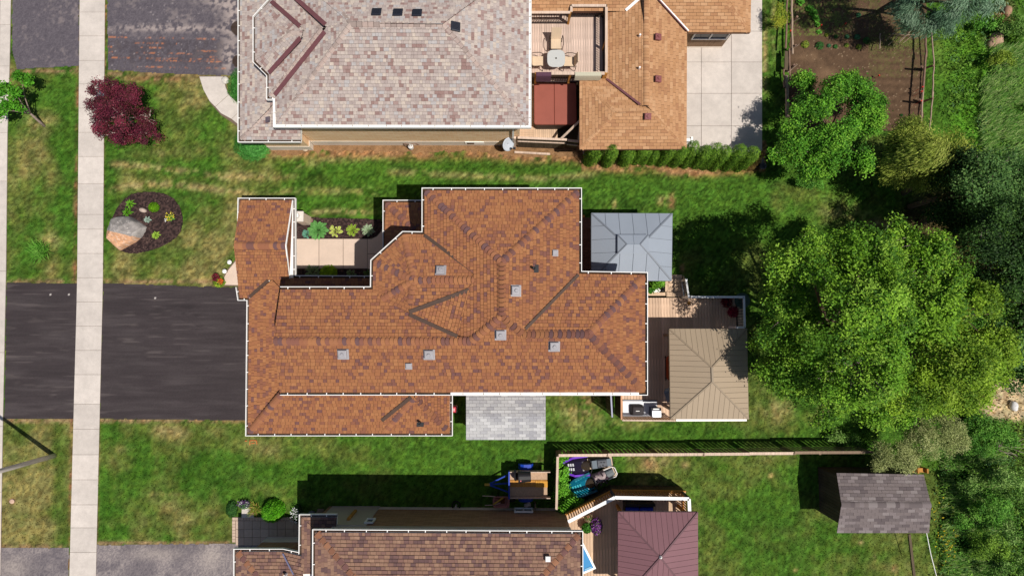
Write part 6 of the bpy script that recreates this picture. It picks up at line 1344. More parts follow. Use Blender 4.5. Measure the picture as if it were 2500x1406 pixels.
boards(gdk, a.x, b.x, a.y, b.y, .3, .14, wood('dark_stain', A(120, 84, 68), .15), axis='x'); mb = MB(); mb.box(((a.x + b.x) / 2, (a.y + b.y) / 2, .13), (b.x - a.x - .04, b.y - a.y - .04, .24)); mb.build('skirt', WDARK, gdk)
mb = MB(); q = P(1421, 528, .35); mb.box((q.x, q.y, .3), (.28, .12, .12)); mb.build('step_end', WOCHRE, gdk)
TG = mat('tan_roof_metal', A(176, 156, 132), rough=.55, noise=[(.6, .04)], rand=.03); TD = mat('tan_trim', A(156, 138, 116), rough=.55)
gazebo('tan_gazebo', 'gazebo with tan ribbed metal roof standing on the cedar deck', ((1634, 803), (1823, 803), (1827, 1022), (1637, 1022)), ((1738, 897), (1739, 932)), 2.6, .36, TG, TD, .235, .6, TD, seam=.012)
mb = MB(); mb.bar(P(1650, 1025, 2.4), P(1822, 1024.5, 2.4), .1, .1); o = mb.build('awning_roll', WHITE, loc=P(1736, 1025, 2.4)); tag(o, 'white rolled screen along the lower edge of the tan gazebo', 'screen')
RG = mat('wine_roof_metal', A(138, 98, 104), rough=.55, noise=[(.6, .05), (30, .05)], rand=.03); RD = mat('wine_trim', A(112, 78, 84), rough=.55)
gazebo('red_gazebo', 'gazebo with wine-red ribbed metal roof at the bottom edge', ((1509, 1249), (1703, 1250), (1704, 1475), (1509, 1475)), ((1612, 1360), (1613, 1360.5)), 2.95, .36, RG, RD, .24, 1.0, WOCHRE, seam=.012)
o_ = P(1613, 1360, 3.7); mb = MB(); mb.lathe((o_.x, o_.y, 3.6), [(.06, 0), (.07, .1), (.03, .18), (.0, .2)], 10); o = mb.build('finial', WHITE, loc=(o_.x, o_.y, 3.6)); tag(o, 'small white finial knob on the peak of the wine-red gazebo', 'finial')

# --- deck of the bottom house
dk = thing('raised_deck', 'raised pale plank deck around the wine-red gazebo', 'deck', P(1550, 1300)); DZ = 1.0; RZ = 2.05
P0, P1, P2 = P(1380, 1256, DZ), P(1495, 1198, DZ), P(1674, 1200, DZ); yb_ = P(1400, 1470, DZ).y
def cutf(x, a, b):
    if x < P0.x: return (a, P0.y)
    if x < P1.x: return (a, P0.y + (P1.y - P0.y) * (x - P0.x) / (P1.x - P0.x))
    return (a, P1.y)
boards(dk, P(1374, 1300, DZ).x, P2.x, yb_, P1.y, DZ, .145, WDECK3, gap=.012, cut=cutf)
mb = MB(); mb.prism([(P0.x + .05, yb_), (P2.x - .05, yb_), (P2.x - .05, P1.y - .03), (P1.x, P1.y - .03), (P0.x + .05, P0.y - .03)], .3, DZ - .05); mb.build('frame', WDARK, dk)
screen(dk, P1 + V((0, .0, 0)), P2, .0, DZ - .04, WDARK, None, gap=.012); screen(dk, P0, P1, .0, DZ - .04, WDARK, None, gap=.012)
mb = MB(); mb.bar(P0 + V((0, .03, .0)), P1 + V((0, .03, 0)), .05, .14); mb.bar(P1 + V((0, .03, 0)), P2 + V((0, .03, 0)), .05, .14); mb.build('rim_board', WOCHRE, dk)
rail = thing('deck_railing', 'white capped railing with slatted sides around the raised pale deck', 'railing', P(1560, 1220))
C0, C1, C2, C3 = P(1387, 1273, RZ), P(1501, 1214, RZ), P(1682, 1217, RZ), P(1686, 1300, RZ)
for a, b in ((C0, C1), (C1, C2), (C2, C3)): railrun(rail, a, b, DZ, RZ, WP, WOCHRE, .15, .12, bal=.04, post_m=mat('dark_post', A(70, 66, 74), rough=.6), posts=(1,))
q = P(1556, 1241, DZ); t = thing('storage_bench', 'bench with bright blue cushions in the shade beside the wine-red gazebo', 'bench', q); mb = MB(); mb.box((q.x, q.y + .12, DZ + .2), (1.35, .6, .4)); mb.build('base', DARK, t); mb = MB(); mb.bar((q.x - .68, q.y + .38, DZ + .55), (q.x + .68, q.y + .38, DZ + .55), .12, .4); mb.build('backrest', DARK, t); BLU = mat('blue_fabric', A(20, 62, 190), rough=.7)
for s in (-.33, .33): mb = MB(); mb.prism(rrect(q.x + s - .31, q.x + s + .31, q.y - .3, q.y + .2, .06, 2), DZ + .4, DZ + .5, bev=.03); mb.build('cushion', BLU, t)
b = P(1430, 1282, DZ); t = thing('planter', 'round green potted plant on the raised deck near the purple petunias', 'potted plant', b); mb = MB(); mb.lathe(b, [(.13, 0), (.19, .3), (.2, .33), (.17, .33), (.16, .27)], 14); mb.build('pot', DARK, t); p = rv(700); p[:, 2] = abs(p[:, 2]); me = leafcloud('foliage', p * np.array([.26, .26, .24]) * R.uniform(.7, 1, (700, 1)) + np.array([0, 0, .32]), norm(p), np.full(700, .08), .6, np.array([A(86, 150, 52), A(66, 124, 40)])[R.integers(0, 2, 700)] * R.uniform(.7, 1.3, (700, 1))); link('foliage', me, LEAF, t)
b = P(1453, 1276, DZ); t = thing('planter', 'trailing purple petunias in a tall pot on the raised deck', 'potted plant', b); mb = MB(); mb.lathe(b, [(.14, 0), (.2, .4), (.21, .43), (.18, .43), (.17, .37)], 14); mb.build('pot', DARK, t); n = 1100; p = rv(n); p[:, 2] = abs(p[:, 2]); cc = np.array([A(120, 50, 140), A(150, 84, 170), A(96, 40, 116), A(186, 130, 196), A(110, 130, 50)])[R.integers(0, 5, n)]
me = leafcloud('flowers', p * np.array([.3, .42, .36]) * R.uniform(.75, 1, (n, 1)) + np.array([0, 0, .36]), norm(p), np.full(n, .07), .8, cc * R.uniform(.8, 1.2, (n, 1))); link('flowers', me, LEAF, t)
b = P(1437, 1262, DZ); t = thing('planter', 'small pink and green plant against the rail of the raised deck', 'potted plant', b); mb = MB(); mb.lathe(b, [(.1, 0), (.14, .2), (.15, .22), (.12, .22)], 12); mb.build('pot', mat('terracotta', A(190, 120, 90), rough=.8), t); p = rv(260); p[:, 2] = abs(p[:, 2]); me = leafcloud('foliage', p * .22 + np.array([0, 0, .22]), norm(p), np.full(260, .06), .6, np.array([A(110, 150, 70), A(220, 180, 160), A(86, 130, 56)])[R.integers(0, 3, 260)]); link('foliage', me, LEAF, t)
q = [P(1419, 1325, DZ + .75), P(1449, 1385, DZ + .75), P(1426, 1395, DZ + .75), P(1400, 1390, DZ + .75), P(1390, 1330, DZ + .75)]
t = thing('blue_table', 'bright blue topped table with white rim half hidden by the umber roof', 'table', (q[2].x, q[2].y, DZ)); pp = [(v_.x, v_.y) for v_ in q]; mb = MB(); mb.prism(offset(pp, .09), DZ + .69, DZ + .73); mb.build('rim', WHITE, t); mb = MB(); mb.prism(pp, DZ + .72, DZ + .745); mb.build('tabletop', mat('pool_blue', A(14, 140, 206), rough=.35, noise=[(3, .06)]), t); mb = MB(); mb.bar(P(1428, 1390, DZ + .75), P(1444, 1383.5, DZ + .75), .08, .03); mb.build('label_strip', mat('pale_blue', A(130, 190, 226), rough=.4), t); mb = MB()
for v_ in (q[1], q[3], q[4]): mb.box((v_.x, v_.y, DZ + .35), (.06, .06, .7))
mb.build('legs', DARKM, t)

# --- long fence between the gardens
fn = thing('long_fence', 'long stepped picket fence of grey boards between the two back lawns', 'fence', P(1740, 1108)); tops = [(1364, 1484, 1111), (1484, 1603, 1109.5), (1603, 1719, 1109), (1719, 1829, 1108), (1829, 1940, 1106.5), (1940, 2002, 1104.5), (2002, 2135, 1104)]
for i, (x0, x1, y) in enumerate(tops):
    z = 1.22 + .035 * (i % 2) + .02 * i; screen(fn, P(x0, y, z), P(x1, y - .6, z), .06, z, WFENCE, WCAP if i < 5 else WFENCE, bw=.2, gap=.075, cap=.13)
    mb = MB(); q = P(x0, y, z); mb.box((q.x, q.y - .06, z / 2), (.1, .09, z + .02)); mb.build('post', WFENCE, fn)
f2 = thing('short_fence', 'short return of grey board fence between trailer and snowmobiles', 'fence', P(1360, 1180)); screen(f2, P(1361.5, 1114, 1.25), P(1358.5, 1243, 1.25), .05, 1.25, WFENCE, WCAP, gap=.005, cap=.11)
# ------------------------------------------------------------ sheds
PAL5 = [A(196, 195, 196), A(184, 183, 186), A(172, 171, 176), A(208, 207, 208)]
sh = thing('lean_shed', 'small shed with pale grey shingle roof pressed against the brown-roofed house', 'shed', P(1235, 1020)); ZS = 1.78
fs_ = [Face([(1138, 1073), (1332, 1073), (1332, 1016), (1138, 1016)], (1138, 1073), (1332, 1073), ZS, .22), Face([(1138, 1016), (1332, 1016), (1332, 940), (1138, 940)], (1138, 952), (1332, 952), ZS, .22)]
zr = fs_[0].hit(1235, 1016).z; fs_[1] = Face([(1138, 1016), (1332, 1016), (1332, 945), (1138, 945)], (1332, 1016), (1138, 1016), zr, -.22)
rf = roofdeck(sh, fs_); shingle_roof(sh, rf, fs_, .15, [.33], PAL5, [40, 30, 14, 16], thick=.012, n_single=300, row_shift=.5, seed=31, gap=.008, vgap=.008)
e = PX([(1138, 945), (1332, 945), (1332, 1073), (1138, 1073)], ZS); mb = MB(); mb.prism(offset(e, -.14), 0, ZS - .1); mb.build('wall', WHITEB, sh); mb = MB(); mb.prism(e, ZS - .1, ZS - .03); mb.build('fascia', WHITE, sh)
PAL6 = [A(124, 113, 112), A(113, 103, 103), A(133, 122, 122), A(104, 94, 95), A(142, 132, 131)]
sh = thing('garden_shed', 'weathered plank shed with grey-brown shingle gable roof near the end of the long fence', 'shed', P(2130, 1200)); ZS = 1.85
fs_ = [Face([(2042, 1154), (2255, 1158), (2273, 1233), (2054, 1231)], (2042, 1154), (2255, 1156), ZS, .26), Face([(2043, 1300), (2268, 1300), (2273, 1233), (2054, 1231)], (2043, 1300), (2268, 1300), ZS, .26)]
rf = roofdeck(sh, fs_); shingle_roof(sh, rf, fs_, .15, [.33], PAL6, [34, 26, 16, 12, 8], thick=.014, n_single=300, row_shift=.5, seed=33, gap=.008, vgap=.008)
r0, r1 = mid(*[f.hit(2054, 1231) for f in fs_]), mid(*[f.hit(2273, 1233) for f in fs_]); caps(rf, r0, r1 + V((0, 0, .001)), PAL6, w_=.3, sp=.2, t=.02, drop=.05, seed=77, tagk='s')
WL = PX([(1997, 1140), (2190, 1142), (2190, 1249), (2001, 1249)]); WL = [(WL[0][0], WL[0][1]), (WL[1][0], WL[0][1]), (WL[1][0], WL[2][1]), (WL[0][0], WL[2][1])]
x0, x1, y1, y0 = WL[0][0], WL[1][0], WL[0][1], WL[2][1]; ym = (r0.y)
mb = MB(); mb.prism([(x0 + .03, y0 + .03), (x1 - .03, y0 + .03), (x1 - .03, y1 - .03), (x0 + .03, y1 - .03)], 0, ZS - .06); mb.build('frame', WDARK, sh)
def plank(cx, cy, w_, d, z0, z1): mb = MB(); mb.box((cx, cy, (z0 + z1) / 2), (w_, d, z1 - z0)); mb.build('plank', WPLANK, sh)
k = 14
for i in range(k):
    y = y0 + (i + .5) * (y1 - y0) / k; plank(x0, y, .03, (y1 - y0) / k - .012, .03, ZS - .05 + max(0, .26 * (1.2 - abs(y - ym))) * .8)
k = 24
for i in range(k): plank(x0 + (i + .5) * (x1 - x0) / k, y1, (x1 - x0) / k - .012, .03, .03, ZS - .03)
q = P(2235, 1142, .5); t = thing('wooden_rack', 'orange-brown wooden rack standing behind the shed', 'rack', P(2235, 1146)); a, b = P(2213, 1147, .6), P(2258, 1147, .6)
for dz in (.25, .6): mb = MB(); mb.bar(V((a.x, a.y, dz)), V((b.x, b.y, dz)), .2, .04); mb.build('shelf', WOCHRE, t)
for u in (0, .5, 1): mb = MB(); p = a + (b - a) * u; mb.box((p.x, p.y, .4), (.08, .22, .8)); mb.build('post', WOCHRE, t)
mb = MB(); a, b = P(2262, 1300, 1.7), P(2288, 1412, 1.5); mb.tube([a, (a + b) / 2 - V((0, 0, .05)), b], .018, 6); o = mb.build('clothesline', WHITE, loc=(b.x, b.y, 0)); tag(o, 'white line strung from the shed roof towards the bottom edge', 'line')
mb = MB(); a = P(2220, 1303, .03); b = P(2232, 1405, .03); mb.bar(a, b, .12, .05); o = mb.build('lawn_edging', WDARK, loc=a); tag(o, 'dark timber edging where the lawn meets the yellow weeds', 'edging')

# ------------------------------------------------------------ boulder, stones, light pillar
def boulder():
    b = P(312, 572); out = [(270, 560), (273, 540), (284, 530), (300, 526), (318, 528), (332, 536), (346, 546), (356, 553), (352, 565), (344, 578), (331, 590), (313, 600), (290, 612), (281, 601), (272, 582)]
    w_ = [V(P(x, y, .15).xy) - b.xy for x, y in out]; n = 72; m = 22; ang = [math.atan2(q.y, q.x) for q in w_]
    def rad(t):
        best = 0
        for i in range(len(w_)):
            p, q = w_[i], w_[(i + 1) % len(w_)]; d = V((math.cos(t), math.sin(t))); e_ = q - p; den = d.x * e_.y - d.y * e_.x
            if abs(den) < 1e-9: continue
            r_ = (p.x * e_.y - p.y * e_.x) / den; s_ = (p.x * d.y - p.y * d.x) / den
            if r_ > 0 and -1e-6 <= s_ <= 1 + 1e-6: best = max(best, r_)
        return best
    pl_ = [((-.05, .25), .86, V((-.15, .05))), ((.1, -.1), .74, V((.25, -.9))), ((.45, .1), .66, V((.75, .05))), ((-.5, 0), .7, V((-.9, .2))), ((0, .5), .66, V((.1, .9)))]
    vs_ = []; cs = []; g1, g2, o1, o2, wv = map(np.array, (A(186, 178, 172), A(142, 136, 134), A(230, 182, 146), A(210, 154, 114), A(244, 234, 226)))
    for i in range(m + 1):
        f = i / m
        for k in range(n):
            t = 2 * math.pi * k / n; r_ = rad(t) * min(1, f); x, y = r_ * math.cos(t), r_ * math.sin(t); hs = [h + s.dot(V((x - c[0], y - c[1]))) * -1 for c, h, s in pl_]
            j = int(np.argmin(hs)); z = min(hs); rim_ = min(1, (1 - f) * 7); z = max(.02, z * (.18 + .82 * rim_ ** .5)); ns = float(fbm(np.array([x + 9]), np.array([y + z]), .22, 4, 7)[0]); z += .14 * (ns - .5) * rim_
            north = (y > -.06 - .25 * x) ; vein = abs(math.sin(9 * x + 7 * y + 6 * ns)) < .10
            c = (g1 * ns + g2 * (1 - ns)) if north else (o1 * ns + o2 * (1 - ns))
            if vein: c = c * .5 + wv * .5
            c = c * (.75 + .5 * float(vn(np.array([x * 1.0]), np.array([y]), .05, 4)[0]))
            vs_.append((x, y, z if f < 1 else -.05)); cs.append(c)
    q = [(i * n + k, i * n + (k + 1) % n, (i + 1) * n + (k + 1) % n, (i + 1) * n + k) for i in range(m) for k in range(n)]
    me = npmesh('boulder', np.array(vs_), quads=np.array([(d, c, b_, a) for a, b_, c, d in q])[:, ::-1] , cols=np.array(cs)); o = link('boulder', me, mat('stone_attr', attr=True, rough=.85, noise=[(8, .15), (40, .15)], bump=.5, bscale=25), loc=(b.x, b.y, .02)); tag(o, 'big two-toned grey and orange boulder at the edge of the mulch bed', 'boulder')
boulder()
def stone(label, px, py, rx, ry, rz, c, rot=0, name='stone'):
    b = P(px, py, .03); vs_, fs = ellipsoid((0, 0, rz * .4), (rx, ry, rz), 14, 8); vs_ = [V(v_) * (1 + .25 * (float(vn(np.array([v_[0] * 3 + px]), np.array([v_[1] * 3 + v_[2]]), .4, 3)[0]) - .5)) for v_ in vs_]; mb = MB(); M = Matrix.Rotation(rot, 3, 'Z'); mb.add([M @ v_ + b for v_ in vs_], [f[::-1] for f in fs]); o = mb.build(name, mat('stone_%d%d%d' % c, A(*c), rough=.9, noise=[(8, .2), (50, .15)]), loc=b, smooth=True); tag(o, label, 'stone')
stone('small pale stone in the middle of the boulder bed', 350, 514, .2, .12, .12, (206, 184, 170), -.3)
stone('white stone at the foot of the bush beside the curved walk', 551, 198, .2, .2, .12, (224, 216, 206))
stone('flat pale stone in the dirt right of the green cushion shrub', 746, 363, .17, .15, .06, (206, 186, 160))
stone('small grey stone between the light pillar and the largest hosta', 760, 538, .11, .13, .08, (140, 112, 104))
stone('pale sunken stone on the lower boulevard lawn', 30, 1223, .13, .12, .04, (214, 180, 158))
stone('white boulder lying in the straw patch at the right edge', 2471, 990, .2, .25, .2, (236, 232, 230))
stone('pinkish rock among the bushes at the top right', 2428, 100, .35, .4, .25, (192, 158, 132)); stone('second pinkish rock left of the tall grass at the top right', 2420, 108, .3, .22, .2, (184, 150, 126), .6); stone('brown rock at the very top right', 2456, 30, .22, .3, .2, (176, 138, 112))
q = P(730, 533, 0); t = thing('light_pillar', 'stone pillar with square white lamp cap next to the mulch bed by the front walk', 'pillar', q); c = P(727, 528, 1.3)
mb = MB(); mb.box((c.x, c.y, .6), (.42, .42, 1.2)); mb.build('shaft', CONCP, t); mb = MB(); mb.prism(rrect(c.x - .26, c.x + .26, c.y - .26, c.y + .26, .03, 2), 1.2, 1.28, bev=.02); mb.build('cap', mat('cap_stone', A(232, 222, 214), rough=.7), t)
mb = MB(); mb.lathe((c.x, c.y, 1.28), [(.1, 0), (.12, .04), (.12, .3), (.14, .32), (.04, .42)], 12); mb.build('lantern', WHITE, t); mb = MB(); mb.prism(PX([(718, 524), (744, 531), (743, 542), (718, 543)]), 0, .22); mb.build('plinth', CONCP, t)
for (px, py, lb) in ((568, 642, 'upper small white path light beside the front landing'), (556, 664, 'lower small white path light beside the front landing')):
    q = P(px, py, 0); t = thing('path_light', lb, 'path light', q, 'path lights by the front landing'); mb = MB(); mb.tube([q, q + V((0, 0, .3))], .018, 6); mb.build('stake', DARKM, t); mb = MB(); mb.lathe(q, [(.03, .3), (.11, .32), (.11, .35), (.03, .4)], 12); mb.build('head', WHITE, t)
q = P(133, 1112); t = thing('street_lamp', 'tall tapered concrete street lamp pole rising from the lower boulevard lawn', 'street lamp', q); mb = MB(); mb.tube([q, q + V((0, 0, 4)), q + V((0, 0, 8.6))], [.12, .10, .075], 16); mb.build('pole', mat('pole_concrete', A(228, 214, 208, 1.0), rough=.85, noise=[(4, .08), (60, .1)]), t, smooth=True)
mb = MB(); mb.tube([q + V((0, 0, 8.4)), q + V((-.6, 0, 8.9)), q + V((-1.9, 0, 9.0))], .04, 8); mb.build('arm', STEEL, t); mb = MB(); mb.prism(rrect(q.x - 2.5, q.x - 1.8, q.y - .14, q.y + .14, .1), 8.93, 9.06, bev=.03); mb.build('luminaire', STEEL, t)

# ------------------------------------------------------------ things by the walls
t = thing('satellite_dish', 'grey satellite dish by the downpipe at the end of the buff brick wall', 'satellite dish', P(1228, 368)); c = P(1240, 352, .95); d = V((.55, -.5, .55)).normalized(); u = d.cross(V((0, 0, 1))).normalized(); v2 = u.cross(d); mb = MB(); n = 20
vs_ = []; fs = []
for i in range(5):
    r_ = .34 * i / 4
    for k in range(n): a = 2 * math.pi * k / n; vs_.append(c + (u * math.cos(a) + v2 * math.sin(a) * 1.1) * r_ + d * (r_ * r_ * .5))
for i in range(4):
    for k in range(n): fs.append((i * n + k, i * n + (k + 1) % n, (i + 1) * n + (k + 1) % n, (i + 1) * n + k))
mb.add(vs_, fs); o = mb.build('dish', mat('dish_grey', A(206, 212, 222), rough=.5), t, smooth=True); sm = o.modifiers.new('t', 'SOLIDIFY'); sm.thickness = .015
g = P(1226, 366, 0); mb = MB(); mb.tube([g, g + V((0, 0, .7)), c - d * .03], .03, 8); mb.build('mast', DARKM, t); mb = MB(); mb.tube([c - v2 * .36, c + d * .45 - v2 * .1], .014, 6); f_ = c + d * .48 - v2 * .08; mb.box(f_, (.12, .1, .09)); mb.build('feed_arm', DARK, t)
t = thing('gas_meter', 'gas meter with bent pipes at the middle of the buff brick wall', 'gas meter', P(1006, 366)); g = P(1006, 364, 0); mb = MB(); mb.lathe(g + V((0, 0, .35)), [(.06, -.16), (.13, -.12), (.13, .1), (.06, .14)], 12); mb.build('body', mat('meter_white', A(226, 224, 222), rough=.5), t)
mb = MB(); mb.tube([g + V((-.32, .1, .0)), g + V((-.3, .1, .55)), g + V((-.06, .06, .6)), g + V((-.05, 0, .5))], .022, 6); mb.tube([g + V((.05, 0, .5)), g + V((.06, .06, .62)), g + V((.3, .12, .5)), g + V((.42, .12, .3))], .022, 6); mb.build('pipes', mat('meter_pipe', A(150, 122, 108), rough=.6), t)
q = P(1108, 1000, .5); mb = MB(); a, b = P(1104, 1007, .55), P(1113, 993, .55); t = thing('red_box', 'small red box on a pale stand between the garage wall and the lean-to shed', 'box', (q.x, q.y, 0)); mb.prism(rrect(a.x, b.x, a.y, b.y, .04, 2), .28, .55, bev=.03); mb.build('lid', mat('red_plastic', A(214, 70, 84), rough=.5), t); mb = MB(); mb.prism(offset([(a.x, a.y), (b.x, a.y), (b.x, b.y), (a.x, b.y)], .03), 0, .28); mb.build('stand', mat('pale_plastic', A(226, 200, 194), rough=.6), t); mb = MB(); mb.box(((a.x + b.x) / 2, (a.y + b.y) / 2, .555), (.03, .14, .012)); mb.build('handle', WHITE, t)
t = thing('paint_marks', 'faint orange survey paint marks on the lawn below the garage corner', 'marking', P(612, 1081)); OP = mat('orange_paint', A(196, 120, 66), rough=1, noise=[(30, .4)])
for (x0, y0, x1, y1) in ((598, 1076, 603, 1076), (609, 1075, 626, 1075), (610, 1075, 610, 1086), (626, 1075, 627, 1084), (614, 1082, 622, 1081)): mb = MB(); mb.bar(P(x0, y0, .055), P(x1, y1, .055), .05, .01); mb.build('stroke', OP, t)
q = P(1850, 405, 0); t = thing('stone_bench', 'low grey stone slab beside rusty pots at the corner of the patio', 'slab', P(1852, 394)); mb = MB(); a, b = P(1838, 394, .35), P(1864, 390, .35); mb.bar(a, b, .22, .08); mb.build('slab', mat('grey_stone', A(128, 124, 120), rough=.9, noise=[(10, .15)]), t); mb = MB(); mb.box((a.x + .1, a.y, .15), (.12, .18, .3)); mb.box((b.x - .1, b.y, .15), (.12, .18, .3)); mb.build('supports', CONCF, t)
for (px, py, c, lb) in ((1854, 380, (150, 92, 70), 'rusty brown pot above the low stone slab'), (1843, 404, (60, 58, 62), 'dark pot below the left of the low stone slab'), (1858, 408, (120, 120, 126), 'shiny grey pot below the low stone slab')):
    q = P(px, py, 0); mb = MB(); mb.lathe(q, [(.1, 0), (.17, .22), (.18, .24), (.15, .24), (.13, .08)], 14); o = mb.build('garden_pot', mat('pot_%d' % c[0], A(*c), rough=.45), loc=q); tag(o, lb, 'pot')

# ------------------------------------------------------------ trailer, bin, wheelbarrow
BL = mat('trailer_blue', A(24, 66, 178), rough=.45, noise=[(6, .1)]); OSB = mat('chipboard', A(196, 164, 136), rough=.9, noise=[(14, .15), (50, .12)]); RUB = mat('rubber', A(36, 34, 34), rough=.8)
TZ = .62; a = P(1244, 1211, TZ); b = P(1337, 1150, TZ); t = thing('utility_trailer', 'blue utility trailer with chipboard bed parked along the umber house', 'trailer', P(1290, 1180)); yN, yS = b.y, a.y; W_ = yN - yS
for (f0, f1, m, dz) in ((.66, 1, OSB, 0), (.38, .655, WOCHRE, .03), (0, .375, OSB, 0)):
    mb = MB(); mb.box(((a.x + b.x) / 2, yS + W_ * (f0 + f1) / 2, TZ - .02 + dz), (b.x - a.x - .04, W_ * (f1 - f0) - .01, .03)); mb.build('bed_board', m, t)
mb = MB(); q = P(1322, 1181, TZ); mb.box((q.x, q.y + .0, TZ + .038), (.58, W_ * .24, .02)); mb.build('loose_plank', wood('honey_plank', A(226, 164, 72), .03), t)
for y in (yS - .02, yN + .02): mb = MB(); mb.box(((a.x + b.x) / 2 + .06, y, TZ + .12), (b.x - a.x + .1, .035, .3)); mb.build('side_board', WCAP, t)
mb = MB(); mb.box((a.x - .02, (yS + yN) / 2, TZ + .14), (.07, W_ + .1, .32)); mb.build('front_board', BL, t)
for s, y in ((1, yN), (-1, yS)):
    q = P(1284, 1180, TZ); mb = MB(); cx = q.x; pts = [(cx - .36, .30), (cx - .26, .5), (cx - .1, .56), (cx + .1, .56), (cx + .26, .5), (cx + .36, .30)]; w0, w1 = y + s * .05, y + s * .3
    vs_ = [(x, w0, z) for x, z in pts] + [(x, w1, z) for x, z in pts]; mb.add(vs_, [(i, i + 1, 7 + i, 6 + i) for i in range(5)]); mb.add([(x, w1, z) for x, z in pts], [tuple(range(6))]); mb.build('fender', BL, t)
    mb = MB(); c = V((cx, y + s * .17, .27)); mb.tube([c - V((0, .08, 0)), c + V((0, .08, 0))], .26, 18); mb.build('wheel', RUB, t)
hp = P(1192, 1182, .45)
for y in (yS + .15, yN - .15, (yS + yN) / 2): mb = MB(); mb.bar((a.x, y, .5), hp, .06, .06); mb.build('drawbar', BL, t)
mb = MB(); mb.box(hp + V((-.05, 0, .03)), (.26, .1, .08)); mb.build('coupler', mat('brass_yellow', A(196, 160, 70), rough=.5), t)
def binlabel(): pass
c0, c1 = P(1265, 1164, TZ + .3), P(1296, 1163, TZ + .3); t = thing('garbage_bin', 'black ribbed garbage bin lying on its side on the trailer bed', 'bin', V((c0.x + .3, c0.y, TZ))); c0.z = c1.z = TZ + .29; d = c1 - c0
mb = MB(); ks = [0, .02, .05, .08, .5, .97, 1.0]; mb.tube([c0 + d * k for k in ks], [.29, .30, .30, .275, .255, .235, .22], 20, cap=False); mb.tube([c1 - d * .05, c1 - d * .01], [.23, .23], 20); mb.build('body', DARK, t, smooth=False)
mb = MB(); mb.tube([c0 + d * .3, c0 + d * .31], [.2, .2], 20); mb.build('inside', RUB, t); mb = MB(); q = c0 + d * .2 + V((0, -.12, .235)); mb.box(q, (.05, .08, .02)); mb.build('sticker', mat('sticker_red', A(226, 120, 120), rough=.5), t)
mb = MB(); l = P(1258, 1159, TZ + .2); ax = V((1, .12, .25)).normalized(); l.z = TZ + .24; mb.tube([l - ax * .02, l + ax * .02, l + ax * .05], [.26, .26, .2], 20); o = mb.build('bin_lid', DARK, loc=l); tag(o, 'round black bin lid propped against the mouth of the garbage bin', 'lid')
t = thing('wheelbarrow', 'dusty pink wheelbarrow in the shade below the trailer', 'wheelbarrow', P(1224, 1226)); q0, q1 = P(1203, 1240, .6), P(1244, 1211, .6); o_ = rrect(q0.x, q1.x, q0.y, q1.y, .16); i_ = offset(o_, -.05); f_ = offset(o_, -.17); n = len(o_); mb = MB()
vs_ = [(x, y, .6) for x, y in o_] + [(x, y, .6) for x, y in i_] + [(x, y, .36) for x, y in f_] + [(x, y, .33) for x, y in f_] ; fs = [(k * n + i, k * n + (i + 1) % n, (k + 1) * n + (i + 1) % n, (k + 1) * n + i) for k in range(2) for i in range(n)] + [tuple(2 * n + i for i in range(n))] + [(i, 3 * n + i, 3 * n + (i + 1) % n, (i + 1) % n) for i in range(n)]; mb.add(vs_, fs); mb.build('tray', mat('dusty_pink', A(176, 118, 108), rough=.7, noise=[(5, .15)]), t)
cx, cy = (q0.x + q1.x) / 2, (q0.y + q1.y) / 2
mb = MB(); mb.box((cx + .02, cy, .372), (.3, .42, .02)); mb.build('mud', mat('mud', A(96, 60, 36), rough=1, noise=[(10, .3)]), t); mb = MB(); mb.bar((q0.x + .02, cy - .1, .62), (cx + .1, q1.y - .06, .62), .07, .012); mb.build('strap', mat('yellow_strap', A(200, 160, 60), rough=.8), t)
for (x0, y0, x1, y1) in ((1178, 1210, 1205, 1211), (1184, 1233, 1208, 1232)): mb = MB(); mb.tube([P(x0, y0, .62), P(x1, y1, .5), V((cx + .3, cy, .2))], .022, 8); mb.build('handle', WCAP, t)
mb = MB(); c = V((cx + .5, cy, .2)); mb.tube([c - V((0, .05, 0)), c + V((0, .05, 0))], .2, 16); mb.build('wheel', RUB, t); mb = MB()
for s in (-.2, .2): mb.bar((cx - .2, cy + s, 0), (cx - .15, cy + s, .34), .03, .03)
mb.build('legs', DARKM, t)
q = P(1288, 1230, 0); mb = MB(); vs_, fs = ellipsoid((q.x, q.y, .12), (.17, .12, .14), 10, 6); vs_ = [(x + .04 * math.sin(z * 30 + y * 20), y + .03 * math.sin(x * 25), max(.0, z)) for x, y, z in vs_]; mb.add(vs_, [f[::-1] for f in fs]); o = mb.build('plastic_bag', mat('white_bag', A(220, 206, 196), rough=.6), loc=q); tag(o, 'crumpled pale bag on the shaded ground below the trailer', 'bag')
q = P(1306, 1230, 0); mb = MB(); mb.box((q.x, q.y, .2), (.06, .28, .4)); o = mb.build('stake_board', WFENCE, loc=q); tag(o, 'upright grey board on the shaded ground right of the pale bag', 'board')
q = P(1114, 1232, 0); t = thing('hose_reel', 'coiled dark hose on a small stand in the shade of the umber house', 'hose reel', q); mb = MB()
for k in range(3): mb.tube([q + V((.2 * math.cos(a_), .2 * math.sin(a_), .04 + .04 * k)) for a_ in np.linspace(0, 6.1, 18)], .022, 5)
mb.build('hose', RUB, t); mb = MB(); mb.tube([q, q + V((0, 0, .4))], .05, 8); mb.build('stand', GREYS, t)
q = P(762, 1254, 0); stone('pale grey garden ornament stone in the shade at the umber house corner', 762, 1252, .16, .13, .2, (120, 124, 134)); t = thing('wooden_steps', 'small grey wooden crate steps in the shade at the side wall', 'steps', P(783, 1249))
for i in range(3): mb = MB(); p = P(783, 1252 - i * 4, .3 - i * .1); mb.box((p.x, p.y, .3 - i * .1), (.32, .09, .03)); mb.build('tread', WFENCE, t)
